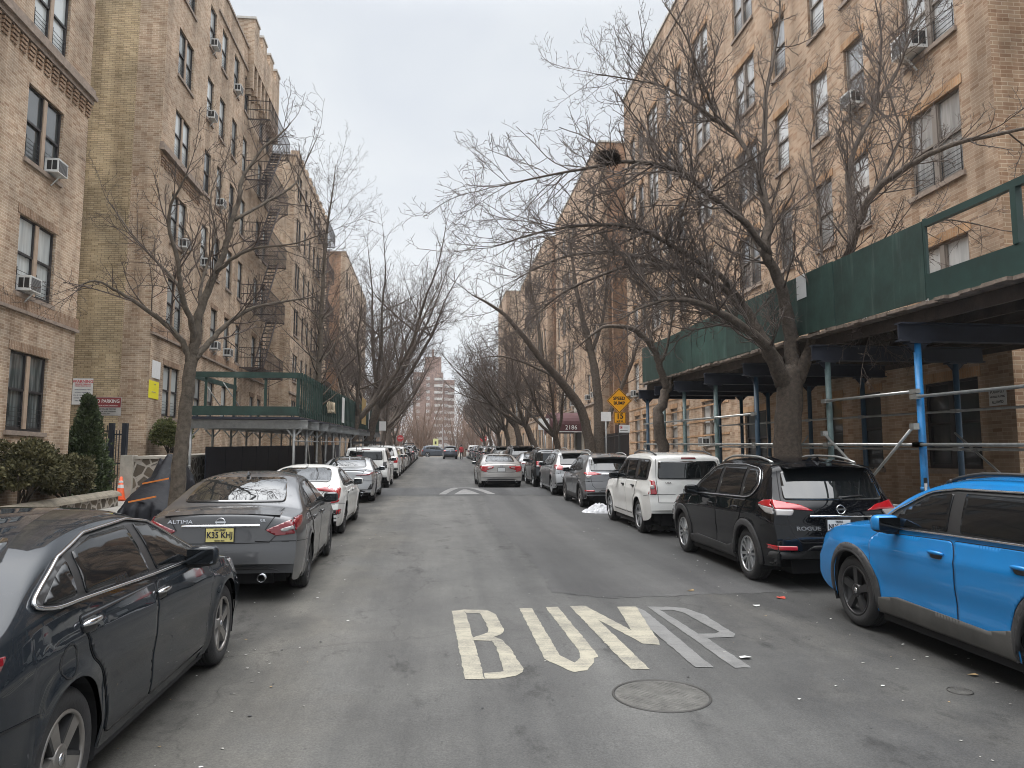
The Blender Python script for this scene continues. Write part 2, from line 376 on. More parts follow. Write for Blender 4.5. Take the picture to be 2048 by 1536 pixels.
# ================================================================== SETTING: street
def asphalt(name, lo, hi, patch=True):
    m = bpy.data.materials.new(name); m.use_nodes = True
    t = m.node_tree; L = t.links; b = t.nodes['Principled BSDF']; b.inputs['Roughness'].default_value = .78
    b.inputs['Specular IOR Level'].default_value = .35
    tc = t.nodes.new('ShaderNodeTexCoord'); N = lambda s, d, r=.6, v=None: _noise(t, v or tc.outputs['Object'], s, d, r)
    def ramp(src, p0, c0, p1, c1):
        r = t.nodes.new('ShaderNodeValToRGB'); r.color_ramp.elements[0].position = p0; r.color_ramp.elements[1].position = p1
        r.color_ramp.elements[0].color = (*c0, 1); r.color_ramp.elements[1].color = (*c1, 1); L.new(src, r.inputs[0]); return r.outputs[0]
    def mulc(a, b_, f=1.0):
        x = t.nodes.new('ShaderNodeMix'); x.data_type = 'RGBA'; x.blend_type = 'MULTIPLY'; x.inputs[0].default_value = f
        L.new(a, x.inputs[6]); L.new(b_, x.inputs[7]); return x.outputs[2]
    base = ramp(N(.8, 8, .7), .2, lo, .8, hi)
    st = t.nodes.new('ShaderNodeMapping'); st.inputs['Scale'].default_value = (1.1, .06, 1); L.new(tc.outputs['Object'], st.inputs[0])
    base = mulc(base, ramp(N(1.0, 5, .6, st.outputs[0]), .35, (.70, .70, .70), .65, (1.2, 1.19, 1.165)))
    base = mulc(base, ramp(N(70, 4, .75), .34, (.70, .70, .70), .66, (1.28, 1.28, 1.27)))
    if patch:
        sx = t.nodes.new('ShaderNodeSeparateXYZ'); L.new(tc.outputs['Object'], sx.inputs[0])
        # travelled strip is worn paler, parking strips are oily and dirty
        ws = t.nodes.new('ShaderNodeMath'); ws.operation = 'MULTIPLY_ADD'; ws.inputs[1].default_value = 2.9
        L.new(N(.55, 5), ws.inputs[0]); L.new(sx.outputs['X'], ws.inputs[2])
        r = t.nodes.new('ShaderNodeValToRGB'); cr = r.color_ramp
        mr = t.nodes.new('ShaderNodeMapRange'); mr.inputs['From Min'].default_value = -3.65; mr.inputs['From Max'].default_value = 8.75
        L.new(ws.outputs[0], mr.inputs['Value']); L.new(mr.outputs[0], r.inputs[0])
        cr.elements[0].position = 0; cr.elements[0].color = (.46, .455, .445, 1)
        cr.elements[1].position = 1; cr.elements[1].color = (.42, .42, .42, 1)
        for p, c in ((.19, (.50, .49, .475, 1)), (.26, (.68, .66, .62, 1)), (.305, (1.14, 1.09, 1.0, 1)), (.36, (.98, .97, .95, 1)), (.5, (1.04, 1.04, 1.04, 1)), (.59, (1.0, 1.0, 1.0, 1)), (.64, (.80, .80, .80, 1)), (.675, (.60, .60, .605, 1)), (.71, (.92, .90, .86, 1)), (.745, (.55, .55, .55, 1)), (.86, (.5, .5, .5, 1))):
            e = cr.elements.new(p); e.color = c
        base = mulc(base, r.outputs[0])
        # oil drips and damp blotches
        bl = t.nodes.new('ShaderNodeMapping'); bl.inputs['Scale'].default_value = (1, .55, 1); L.new(tc.outputs['Object'], bl.inputs[0])
        base = mulc(base, ramp(N(2.3, 7, .72, bl.outputs[0]), .30, (.42, .42, .42), .43, (1, 1, 1)))
        # mottled dirt, strongest along the kerbs
        base = mulc(base, ramp(N(1.5, 8, .75, bl.outputs[0]), .34, (.84, .84, .84), .62, (1.06, 1.06, 1.05)))
        # pale grit and chewing-gum spots
        vo = t.nodes.new('ShaderNodeTexVoronoi'); vo.inputs['Scale'].default_value = 5.5; L.new(tc.outputs['Object'], vo.inputs['Vector'])
        sp = ramp(vo.outputs['Distance'], .022, (1.6, 1.57, 1.5), .035, (1, 1, 1)); base = mulc(base, sp, .6)
        vo2 = t.nodes.new('ShaderNodeTexVoronoi'); vo2.inputs['Scale'].default_value = 3.1; L.new(tc.outputs['Object'], vo2.inputs['Vector'])
        base = mulc(base, ramp(vo2.outputs['Distance'], .03, (.5, .5, .5), .06, (1, 1, 1)), .7)
        # cracks
        vc = t.nodes.new('ShaderNodeTexVoronoi'); vc.feature = 'DISTANCE_TO_EDGE'; vc.inputs['Scale'].default_value = .22
        dv = t.nodes.new('ShaderNodeVectorMath'); dv.operation = 'ADD'
        nn = t.nodes.new('ShaderNodeTexNoise'); nn.inputs['Scale'].default_value = 1.4; nn.inputs['Detail'].default_value = 6; L.new(tc.outputs['Object'], nn.inputs['Vector'])
        L.new(tc.outputs['Object'], dv.inputs[0]); L.new(nn.outputs['Color'], dv.inputs[1]); L.new(dv.outputs[0], vc.inputs['Vector'])
        base = mulc(base, ramp(vc.outputs['Distance'], .001, (.55, .55, .55), .004, (1, 1, 1)), .55)
    L.new(base, b.inputs['Base Color'])
    bp = t.nodes.new('ShaderNodeBump'); bp.inputs['Strength'].default_value = .55; bp.inputs['Distance'].default_value = .006
    L.new(N(110, 3, .7), bp.inputs['Height']); L.new(bp.outputs[0], b.inputs['Normal'])
    return m
def _noise(t, vec, s, d, r):
    n = t.nodes.new('ShaderNodeTexNoise'); n.inputs['Scale'].default_value = s; n.inputs['Detail'].default_value = d; n.inputs['Roughness'].default_value = r
    t.links.new(vec, n.inputs['Vector']); return n.outputs['Fac']
ASPH = asphalt('asphalt_worn', (.064, .064, .065), (.102, .102, .1005))
ASPH_D = asphalt('asphalt_dark_hump', (.044, .045, .047), (.068, .069, .072), patch=False)
ASPH_A = asphalt('asphalt_avenue', (.15, .15, .15), (.2, .2, .2), patch=False)
PAVE = mat('pavement_concrete', (.27, .255, .23), .9, var=.22, vscale=1.3, bump=.2, bscale=50)
KERBM = mat('kerb_stone', (.24, .235, .225), .85, var=.3, vscale=3, bump=.2)
EARTH = mat('ground_earth', (.12, .10, .075), 1, var=.35, vscale=.6)

KL, KR = -4.0, 6.45           # kerb lines
PL, PR = -8.6, 11.0           # property lines
YE = 112.0                    # where the street meets the avenue
def sheet(name, x0, x1, ys, dz, m, zf=gz, xs=None):
    mb = MB(); xs = xs or [x0, x1]
    for y in ys:
        for x in xs: mb.v.append((x, y, zf(y) + dz))
    n = len(xs)
    for i in range(len(ys) - 1):
        for j in range(n - 1):
            mb.f.append([i * n + j, i * n + j + 1, (i + 1) * n + j + 1, (i + 1) * n + j]); mb.m.append(0); mb.sm.append(False); mb.uv.append(None)
    o = mb.build(name, m); o["kind"] = 'structure'; return o
zc = lambda y: gz(min(y, YE))
sheet('ground', -900, 900, [-60, YE, 1800], -.12, EARTH, zc)
sheet('road', KL, KR, [-25, 0, 10, 20, 40, 70, YE - 3.0], 0, ASPH)
sheet('avenue', -120, 120, [YE - 3.0, YE + 13], .0, ASPH_A, lambda y: gz(YE - 3.0) + (y - YE + 3) * .004)
def pave(name, x0, x1, y0, y1):
    mb = MB(); y = y0; st = 1.5
    while y < y1 - .01:
        ye = min(y + st, y1); nx = 3; w = (x1 - x0) / nx
        for k in range(nx):
            a, b_ = x0 + k * w + .006, x0 + (k + 1) * w - .006; dz = random.uniform(-.002, .004)
            p = [(a, y + .006), (b_, y + .006), (b_, ye - .006), (a, ye - .006)]
            mb.add([(px, py, gz(py) + .15 + dz) for px, py in p] + [(px, py, gz(py) + .1) for px, py in p],
                   [(0, 1, 2, 3), (4, 5, 1, 0), (5, 6, 2, 1), (6, 7, 3, 2), (7, 4, 0, 3)])
        y += st
    mb.add([(x0, y0, gz(y0) + .135), (x1, y0, gz(y0) + .135), (x1, y1, gz(y1) + .135), (x0, y1, gz(y1) + .135)], [(0, 1, 2, 3)])
    o = mb.build(name, PAVE); o["kind"] = 'structure'
random.seed(5)
pave('pavement_left', PL, KL - .18, -12, YE - 3); pave('pavement_right', KR + .18, PR, -12, YE - 3)
def kerb(name, x0, x1):
    mb = MB(); y = -12.0
    while y < YE - 3:
        ye = min(y + 2.4, YE - 3)
        p = [(x0, y + .004), (x1, y + .004), (x1, ye - .004), (x0, ye - .004)]
        mb.add([(a, b_, gz(b_) + .153) for a, b_ in p] + [(a, b_, gz(b_) - .05) for a, b_ in p], [(0, 1, 2, 3), (4, 5, 1, 0), (5, 6, 2, 1), (6, 7, 3, 2), (7, 4, 0, 3)])
        y += 2.4
    o = mb.build(name, KERBM); o["kind"] = 'structure'
kerb('kerb_left', KL - .18, KL); kerb('kerb_right', KR, KR + .18)
sheet('pavement_far', -120, 120, [YE + 13, YE + 16.5], .12, PAVE, lambda y: gz(YE - 3.0) + .06)

# older dark repair of the right lane, with a ragged edge
PATCH = asphalt('asphalt_patch', (.054, .054, .055), (.086, .086, .087), patch=False)
random.seed(44); mb = MB(); ed = [(1.55, 9.6), (2.1, 9.2), (4.9, 9.4), (4.9, 27.2), (1.75, 27.2), (1.6, 22), (1.35, 17), (1.62, 13)]; P = []
for i, p in enumerate(ed):
    q = ed[(i + 1) % len(ed)]
    for k in range(40): f = k / 40; P.append((p[0] + (q[0] - p[0]) * f + random.gauss(0, .02) + .09 * noise.noise(Vector((p[0] + f * 9, p[1] * .7 + f * 6, 1))), p[1] + (q[1] - p[1]) * f + random.gauss(0, .03)))
r = delaunay_2d_cdt([Vector(p) for p in P], [], [list(range(len(P)))], 1, 1e-5)
mb.add([(v.x, v.y, gz(v.y) + .003) for v in r[0]], [f for f in r[2]]); mb.build('road_patch', PATCH)["kind"] = 'structure'

# speed hump with its darker surfacing
HY0, HY1, HH = 27.6, 32.6, .085
def hump_z(y):
    return HH * math.sin(math.pi * min(1, max(0, (y - HY0) / (HY1 - HY0)))) ** 1.0
ysH = [HY0 + (HY1 - HY0) * i / 16 for i in range(17)]
sheet('speed_hump', KL + .05, KR - .05, ysH, .004, ASPH_D, lambda y: gz(y) + hump_z(y))

# ------------------------------------------------------------------ painted road markings
def paint_mat(name, base, cover):
    m = bpy.data.materials.new(name); m.use_nodes = True
    t = m.node_tree; L = t.links; b = t.nodes['Principled BSDF']; b.inputs['Roughness'].default_value = .7
    tc = t.nodes.new('ShaderNodeTexCoord')
    n = _noise(t, tc.outputs['Object'], 60, 4, .75); n2 = _noise(t, tc.outputs['Object'], 3.5, 5, .65)
    a = t.nodes.new('ShaderNodeMath'); a.operation = 'ADD'; L.new(n, a.inputs[0]); L.new(n2, a.inputs[1])
    st = t.nodes.new('ShaderNodeMapping'); st.inputs['Scale'].default_value = (1, 16, 1); L.new(tc.outputs['Object'], st.inputs[0])
    n3 = _noise(t, st.outputs[0], 2.5, 3, .6)
    a2 = t.nodes.new('ShaderNodeMath'); a2.operation = 'MULTIPLY_ADD'; a2.inputs[1].default_value = .6; L.new(n3, a2.inputs[0]); L.new(a.outputs[0], a2.inputs[2])
    r = t.nodes.new('ShaderNodeValToRGB'); r.color_ramp.elements[0].position = cover; r.color_ramp.elements[1].position = cover + .28
    dv = t.nodes.new('ShaderNodeMath'); dv.operation = 'MULTIPLY'; dv.inputs[1].default_value = .5; L.new(a2.outputs[0], dv.inputs[0])
    r.color_ramp.elements[0].color = (.08, .08, .078, 1); r.color_ramp.elements[1].color = (*base, 1); L.new(dv.outputs[0], r.inputs[0])
    L.new(r.outputs[0], b.inputs['Base Color'])
    return m
PAINT = paint_mat('road_paint_cream', (.32, .297, .232), .445)
PAINT_F = paint_mat('road_paint_faded', (.16, .16, .157), .45)
PAINT_W = paint_mat('road_paint_white', (.20, .20, .196), .46)
def flat_poly(poly, dz, ht=.0012):
    """irregular edged painted polygon lying on the road"""
    out = []
    for i, p in enumerate(poly):
        q = poly[(i + 1) % len(poly)]; L = math.hypot(q[0] - p[0], q[1] - p[1]); n = max(1, int(L / .06))
        for k in range(n):
            f = k / n; j = .006
            out.append((p[0] + (q[0] - p[0]) * f + random.uniform(-j, j), p[1] + (q[1] - p[1]) * f + random.uniform(-j, j)))
    return out
def marking(name, polys, m, parent, dz, zf=gz):
    mb = MB()
    for poly in polys:
        P = flat_poly(poly, dz)
        r = delaunay_2d_cdt([Vector(p) for p in P], [], [list(range(len(P)))], 1, 1e-5)
        mb.add([(v.x, v.y, zf(v.y) + dz) for v in r[0]], [f for f in r[2]])
    return mb.build(name, m, parent)
def pxp(pts):                 # letter outlines surveyed from the enlarged photograph (860 + x * .332, 1180 + y * .332)
    res = []
    for x, y in pts:
        px, py = 860 + x * .33203, 1180 + y * .33203
        r = CF + CR * ((px - 1024) / FPX) + CU * ((768 - py) / FPX)
        t = -CAM_H / (r.z - SLOPE * r.y); res.append((r.x * t, r.y * t))
    return res
bm_ = empty('road_marking', (0, 0, 0), label='word BUMP painted in tall cream and grey letters across the near road surface', cat='road marking')
marking('letter', [pxp([(130, 128), (200, 120), (216, 140), (330, 540), (210, 540)]), pxp([(200, 120), (345, 122), (395, 150), (448, 245), (430, 268), (386, 285), (372, 308), (262, 305), (258, 290), (350, 258), (355, 240), (318, 165), (300, 142), (216, 140)]),
                   pxp([(386, 285), (430, 300), (478, 345), (560, 475), (560, 498), (520, 518), (420, 538), (330, 538), (322, 503), (425, 494), (446, 490), (398, 345), (372, 308)])], PAINT, bm_, .004)
marking('letter', [pxp([(538, 112), (615, 112), (780, 395), (875, 440), (905, 410), (900, 372), (695, 104), (770, 103), (1010, 392), (1010, 405), (985, 412), (990, 440), (950, 485), (865, 497), (715, 432), (690, 415)])], PAINT, bm_, .004)
marking('letter', [pxp([(840, 98), (935, 97), (1215, 245), (1128, 102), (1243, 102), (1384, 318), (1380, 332), (1285, 325), (1015, 182), (1325, 480), (1215, 480), (1150, 420), (930, 190)])], PAINT, bm_, .004)
lt = marking('letter', [pxp([(1243, 104), (1300, 130), (1708, 470), (1600, 470), (1330, 240)]), pxp([(1308, 102), (1420, 104), (1385, 122), (1620, 268), (1670, 292), (1938, 470), (1835, 472)]),
                   pxp([(1420, 103), (1530, 110), (1650, 150), (1838, 268), (1830, 285), (1670, 292), (1600, 266), (1720, 264), (1740, 255), (1530, 140), (1460, 122), (1385, 122)])], PAINT_F, bm_, .0055)
lt["label"] = "worn grey letter with thin paint"
# arrow of the hump: chevron band and filled arrow head
zh = lambda y: gz(y) + hump_z(y)
def gpt(px, py):
    r = CF + CR * ((px - 1024) / FPX) + CU * ((768 - py) / FPX); t = (.05 - CAM_H) / (r.z - SLOPE * r.y); return (r.x * t, r.y * t)
hm = empty('road_marking', (0, 0, 0), label='white chevron and triangle painted on the speed hump ahead', cat='road marking')
def dens(P, n=8):
    o = []
    for i, p in enumerate(P):
        q = P[(i + 1) % len(P)]
        for k in range(n): o.append((p[0] + (q[0] - p[0]) * k / n, p[1] + (q[1] - p[1]) * k / n))
    return o
ox = .27
marking('chevron', [dens([(.22, 27.9), (.48, 27.9), (1.05, 30.6), (1.45, 30.6), (2.05, 27.9), (2.32, 27.9), (1.62, 31.3), (.88, 31.3)])], PAINT_W, hm, .009, zh)
marking('triangle', [dens([(.78, 27.9), (1.75, 27.9), (1.3, 29.8), (1.2, 29.8)])], PAINT_W, hm, .009, zh)

# ------------------------------------------------------------------ cast covers in the road
IRON = mat('cast_iron_dusty', (.10, .097, .09), .75, metal=.2, var=.4, vscale=7, bump=.5, bscale=60)
IRON_D = mat('cast_iron_dark', (.05, .048, .045), .6, metal=.3)
def manhole(name, x, y, rad, label):
    o = empty(name, (x, y, gz(y)), rx=math.atan(SLOPE), label=label, cat='manhole cover')
    mb = MB(); mb.lathe([(0, .004), (rad * .93, .004), (rad * .95, -.004)], 48)
    for i in range(-13, 14):                     # raised grid of worn blocks
        for j in range(-13, 14):
            cx, cy = i * rad * .066, j * rad * .066
            if math.hypot(cx, cy) < rad * .88 and (i + j) % 2 == 0: mb.box(cx - rad * .028, cx + rad * .028, cy - rad * .02, cy + rad * .02, .003, .0055)
    mb.build('lid', IRON, o)
    mb = MB(); mb.lathe([(rad * .955, .001), (rad * .965, .008), (rad, .009), (rad * 1.01, .002)], 48); mb.build('rim', IRON_D, o)
    return o
manhole('manhole_cover', 1.72, 5.68, .365, 'round iron manhole cover in the road just below the painted word')
manhole('manhole_cover', 4.02, 5.55, .09, 'small round valve cover in the road near the blue car')

# ================================================================== BUILDINGS
FR = 0.10                     # depth of the window reveal
def make_window(w, h, double, frame_m, mull_m, pane_m, sill_m, bars=True, lint=None):
    """window facing +X in its own space: frame object with pane and sill children. origin at lower centre of the opening, wall plane x=0"""
    mb = MB(); t = .055; x0, x1 = -.13, -.07
    hw = w / 2
    mb.box(x0, x1, -hw, -hw + t, 0, h); mb.box(x0, x1, hw - t, hw, 0, h)
    mb.box(x0, x1, -hw + t, hw - t, h - t, h); mb.box(x0, x1, -hw + t, hw - t, 0, t)
    cells = [(-hw + t, hw - t)]
    if double:
        mb.box(x0 + .002, x1 + .045, -.075, .075, t, h - t, 1); cells = [(-hw + t, -.075), (.075, hw - t)]
    for a, b in cells:
        m = h * .52
        mb.box(x0 + .005, x1 + .012, a, b, m - .028, m + .028)
        mb.box(x0 + .01, x1 + .018, a, a + .03, m, h - t); mb.box(x0 + .01, x1 + .018, b - .03, b, m, h - t)
        mb.box(x0 + .008, x1 + .006, a, a + .035, t, m); mb.box(x0 + .008, x1 + .006, b - .035, b, t, m)
        mb.box(x0 + .008, x1 + .006, a, b, t, t + .045)
        if bars:                                  # low child guard across the lower sash
            for k in range(5): mb.box(x1 + .014, x1 + .022, a + .03, b - .03, .12 + k * .105, .132 + k * .105, 2)
            for yy in (a + .06, b - .06): mb.box(x1 + .013, x1 + .026, yy - .008, yy + .008, .06, .62, 2)
    fo = mb.build('window', [frame_m, mull_m, BLACK])
    CHILDREN.setdefault(fo.name, [])
    pm = MB()
    for a, b in cells:
        m = h * .52
        pm.quad((x0 + .03, a, m), (x0 + .03, b, m), (x0 + .03, b, h - t), (x0 + .03, a, h - t))
        pm.quad((x0 + .015, a, t), (x0 + .015, b, t), (x0 + .015, b, m), (x0 + .015, a, m))
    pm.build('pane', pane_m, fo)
    sb = MB(); sb.box(-.12, .06, -hw - .06, hw + .06, -.11, -.004); sb.build('sill', sill_m, fo)
    if lint is not None:
        lb = MB(); lb.box(-.02, .018, -hw - .1, hw + .1, h + .005, h + .205); boxuv(lb); lb.build('lintel', lint, fo)
    fo.hide_render = False
    return fo
PROTO = {}
def win_proto(key, *a, **k):
    if key not in PROTO: PROTO[key] = (make_window(*a, **k), [False])
    return PROTO[key]
def place_window(key, parent, x, y, z, rz):
    o, used = PROTO[key]
    if used[0]: c = dup_tree(o)
    else: c = o; used[0] = True
    c.parent = parent; CHILDREN.setdefault(parent.name, []).append(c)
    c.location = (x, y, z); c.rotation_euler = (0, 0, rz)
    return c
def facade(mb, X, sx, y0, y1, z0, z1, holes, mi=0, rm=0, depth=.2):
    """street wall in plane x=X facing sx (+1 or -1) with openings (ya, yb, za, zb) and reveals"""
    ys = sorted({y0, y1, *[h[0] for h in holes], *[h[1] for h in holes]}); zs = sorted({z0, z1, *[h[2] for h in holes], *[h[3] for h in holes]})
    hs = holes
    for i in range(len(ys) - 1):
        a, b = ys[i], ys[i + 1]; ym = (a + b) / 2
        run = None
        for j in range(len(zs) - 1):
            zm = (zs[j] + zs[j + 1]) / 2
            solid = not any(h[0] < ym < h[1] and h[2] < zm < h[3] for h in hs)
            if solid and run is None: run = zs[j]
            if run is not None and (not solid or j == len(zs) - 2):
                top = zs[j + 1] if solid else zs[j]
                P = [(X, a, run), (X, b, run), (X, b, top), (X, a, top)]
                if sx < 0: P = P[::-1]
                mb.quad(*P, mi, [(p[1], p[2]) for p in P]); run = None
    xi = X - sx * depth
    for a, b, c, d in hs:
        for P in ([(X, a, c), (X, a, d), (xi, a, d), (xi, a, c)], [(X, b, d), (X, b, c), (xi, b, c), (xi, b, d)],
                  [(X, a, d), (X, b, d), (xi, b, d), (xi, a, d)], [(X, b, c), (X, a, c), (xi, a, c), (xi, b, c)]):
            if sx < 0: P = P[::-1]
            mb.quad(*P, rm, [(p[0] + p[1], p[2]) for p in P])
        P = [(xi, a, c), (xi, b, c), (xi, b, d), (xi, a, d)]
        if sx < 0: P = P[::-1]
        mb.quad(*P, 2)
def wall_y(mb, Y, sy, xa, xb, z0, z1, mi):
    P = [(xa, Y, z0), (xb, Y, z0), (xb, Y, z1), (xa, Y, z1)]
    if sy > 0: P = P[::-1]
    mb.quad(*P, mi, [(p[0], p[2]) for p in P])
def lintel(mb, X, sx, ya, yb, z, h=.2):
    a, b = (X - .02, X + .018) if sx > 0 else (X - .018, X + .02)
    mb.box(a, b, ya, yb, z, z + h)
def boxuv(mb):               # planar uv for trim meshes
    for i, f in enumerate(mb.f):
        P = [mb.v[k] for k in f]
        n = (Vector(P[1]) - Vector(P[0])).cross(Vector(P[2]) - Vector(P[0]))
        ax = max(range(3), key=lambda k: abs(n[k]))
        mb.uv[i] = [((p[1], p[2]) if ax == 0 else (p[0], p[2]) if ax == 1 else (p[1], p[0])) for p in P]
for side, fm, mm, pn, sl in (('L', WFRAME, MULL, PANE_L, LEDGE), ('R', WFRAME_L, WFRAME_L, PANE_R, LEDGE), ('G', WFRAME, WFRAME, PANE_DK, LEDGE)):
    win_proto(side + '1', .9, 1.88, False, fm, mm, pn, sl)
    win_proto(side + '2', 1.72, 1.88, True, fm, mm, pn, sl)
    sm_ = BR_L_S if side == 'L' else BR_R_S
    win_proto(side + '1l', .9, 1.88, False, fm, mm, pn, sl, lint=sm_); win_proto(side + '2l', 1.72, 1.88, True, fm, mm, pn, sl, lint=sm_)

DARKROOM = mat('room_dark', (.02, .02, .02), .9)
COPING = mat('coping_pale', (.5, .48, .44), .8, var=.2)

class Bld:
    def __init__(s, name, label, X, sx, y0, y1, zb, zt, depth, front, side, key, cat='building', quoin=0):
        s.o = empty(name, (0, 0, 0), label=label, cat=cat)
        s.X, s.sx, s.y0, s.y1, s.zb, s.zt, s.depth = X, sx, y0, y1, zb, zt, depth
        s.front, s.side, s.key, s.quoin = front, side, key, quoin
        s.wins = []; s.holes = []; s.lint = MB(); s.ledge = MB()
    def win(s, yc, zs, double=False, lint=True, key=None):
        w = 1.72 if double else .9
        s.holes.append((yc - w / 2, yc + w / 2, zs, zs + 1.88))
        s.wins.append(((key or s.key) + ('2' if double else '1') + ('l' if lint else ''), yc, zs))
    def hole(s, a, b, c, d): s.holes.append((a, b, c, d))
    def band(s, ya, yb, z0, z1, pr, mb=None):
        a, b = (s.X - .02, s.X + pr) if s.sx > 0 else (s.X - pr, s.X + .02)
        (mb or s.ledge).box(a, b, ya, yb, z0, z1)
    def done(s, soldier, parapet=None):
        mb = MB(); X, sx = s.X, s.sx; xb = X - sx * s.depth
        facade(mb, X, sx, s.y0, s.y1, s.zb, s.zt, s.holes)
        xq = X - sx * s.quoin
        for Y, sy in ((s.y0, -1), (s.y1, 1)):
            if s.quoin: wall_y(mb, Y, sy, min(X, xq), max(X, xq), s.zb, s.zt, 0)
            wall_y(mb, Y, sy, min(xq, xb), max(xq, xb), s.zb, s.zt, 1)
        mb.quad((xb, s.y0, s.zb), (xb, s.y1, s.zb), (xb, s.y1, s.zt), (xb, s.y0, s.zt), 1, [(s.y0, s.zb), (s.y1, s.zb), (s.y1, s.zt), (s.y0, s.zt)])
        zr = s.zt - .9
        mb.quad((X, s.y0, zr), (X, s.y1, zr), (xb, s.y1, zr), (xb, s.y0, zr), 2)
        mb.build('wall', [s.front, s.side, DARKROOM], s.o)
        if s.lint.v: boxuv(s.lint); s.lint.build('brick_band', soldier, s.o)
        if s.ledge.v: boxuv(s.ledge); s.ledge.build('ledge', LEDGE, s.o)
        cp = MB(); e = .06
        cp.box(min(X, X - sx * .36) - (e if sx < 0 else 0), max(X, X - sx * .36) + (e if sx > 0 else 0), s.y0 - e, s.y1 + e, s.zt, s.zt + .12)
        cp.box(min(xb, X - sx * .37), max(xb, X - sx * .37), s.y0 - e, s.y0 + .3, s.zt, s.zt + .11)
        cp.build('coping', COPING if sx < 0 else LEDGE, s.o)
        for key, yc, zs in s.wins:
            place_window(key, s.o, X, yc, zs, 0 if sx > 0 else R(180))

XL, XR = -9.8, 11.0
FH = 3.26
# ---- nearest left building
b = Bld('apartment_building', 'nearest tan brick apartment building rising out of the left edge of the photo', XL, 1, 2.0, 21.45, -.3, 23.2, 14, BR_L, BR_TAN, 'L', quoin=.9)
for f in range(6):
    for yc in (4.2, 7.6, 11.4, 15.0, 19.25):
        b.win(yc, 2.63 + FH * f if f else 2.63, yc in (19.25, 11.4, 4.2), lint=f < 2)
b.band(2, 21.5, 5.5, 5.8, .05, b.lint); b.band(2, 21.52, 5.42, 5.5, .075)
b.band(2, 21.6, 12.12, 12.24, .17); b.band(2, 21.56, 12.24, 12.42, .11); b.band(2, 21.52, 11.98, 12.12, .10)
dn = MB()
for k in range(52):                       # stepped brick dentils below the ledge
    y = 2.1 + k * .375
    for r in range(4): dn.box(XL - .02, XL + .075 - r * .014, y, y + .25, 11.88 - r * .1, 11.945 - r * .1)
boxuv(dn); dn.build('dentil_course', BR_L_S, b.o)
b.done(BR_L_S)
L1 = b.o
# ---- second left building with turret and fire escape
b = Bld('apartment_building', 'tan brick building with stepped turret and black fire escape behind the nearest left one', XL, 1, 26.95, 44.6, 0, 23.35, 16, BR_L, BR_TAN, 'L', quoin=.95)
colsL2 = [(29.15, True), (32.35, False), (34.2, False), (36.3, False), (38.35, False), (41.7, False), (43.4, False)]
for f in range(6):
    for yc, d in colsL2: b.win(yc, 3.55 + FH * f, d, lint=f < 2)
b.band(26.9, 44.6, 6.42, 6.72, .05, b.lint); b.band(26.88, 44.6, 6.34, 6.42, .08)
b.band(26.85, 31.6, 13.0, 13.12, .17); b.band(26.88, 31.55, 13.12, 13.3, .11)
b.band(33, 44.5, 22.1, 22.2, .07)
dn = MB()
for k in range(13):
    y = 27.0 + k * .35
    for r in range(4): dn.box(XL - .02, XL + .075 - r * .014, y, y + .24, 12.78 - r * .1, 12.845 - r * .1)
boxuv(dn); dn.build('dentil_course', BR_L_S, b.o)
b.done(BR_L_S); L2 = b.o
tb = MB()                                 # turret: corbelled crenellated crown
X0 = XL + .01
tb.box(X0 - .6, X0 + .28, 38.3, 44.62, 22.6, 24.3)
for k in range(8):                        # corbel arches
    y = 38.3 + k * .86; tb.box(X0 - .3, X0 + .26, y, y + .3, 21.2, 22.6); tb.box(X0 - .3, X0 + .16, y + .06, y + .24, 20.9, 21.2)
for k in range(4):
    y = 38.3 + k * 1.76; tb.box(X0 - .6, X0 + .29, y, y + .95, 24.29, 25.0)
tb.box(X0 - .6, X0 + .28, 44.3, 44.63, 20.9, 22.6)
boxuv(tb); t_ = tb.build('turret', BR_L, L2)
for k in range(4):
    cp = MB(); y = 38.3 + k * 1.76; cp.box(X0 - .65, X0 + .34, y - .05, y + 1.0, 25.0, 25.12); cp.build('coping', COPING, t_)
# ---- further left buildings
def simple_row(label, X, sx, y0, y1, zt, front, side, key, z1, cols, nf=6, soldier=BR_L_S, bands=(), depth=14, quoin=.9, name='apartment_building', extra=None):
    b = Bld(name, label, X, sx, y0, y1, 0, zt, depth, front, side, key, quoin=quoin)
    for f in range(nf):
        for yc, d in cols: b.win(yc, z1 + FH * f, d, lint=f < 1)
    for z in bands: b.band(y0 - .03, y1 + .03, z, z + .14, .09)
    if extra: extra(b)
    b.done(soldier); return b.o
L3 = simple_row('tan brick building with stepped roofline standing third along the left row', XL, 1, 52.0, 68.0, 23.3, BR_L, BR_L, 'L', 4.3, [(53.9, True), (56.6, False), (58.7, False), (60.8, False), (63.2, True), (66, False)], bands=(6.6, 21.4))
for k in range(9):
    mb = MB(); y = 52.6 + k * 1.75; mb.box(XL - .5, XL + .1, y, y + .9, 23.42, 23.95); boxuv(mb); mb.build('merlon', BR_L, L3)
L4 = simple_row('redder brick building standing fourth along the left row behind bare trees', XL, 1, 82.0, 108.0, 24.9, BR_L, BR_RED, 'L', 5.0, [(84 + 2.4 * k, k % 3 == 0) for k in range(10)], bands=(7.2,), quoin=.5)
# infill court walls so that the gaps between buildings end in brick
def court(label, x0, x1, y, z0, z1, m):
    mb = MB(); wall_y(mb, y, -1, x0, x1, z0, z1, 0); wall_y(mb, y + .3, 1, x0, x1, z0, z1, 0)
    mb.quad((x0, y, z1), (x1, y, z1), (x1, y + .3, z1), (x0, y + .3, z1)); mb.quad((x1, y, z0), (x1, y + .3, z0), (x1, y + .3, z1), (x1, y, z1)); mb.quad((x0, y + .3, z0), (x0, y, z0), (x0, y, z1), (x0, y + .3, z1))
    setp(mb.build('court_wall', m), label, 'wall')

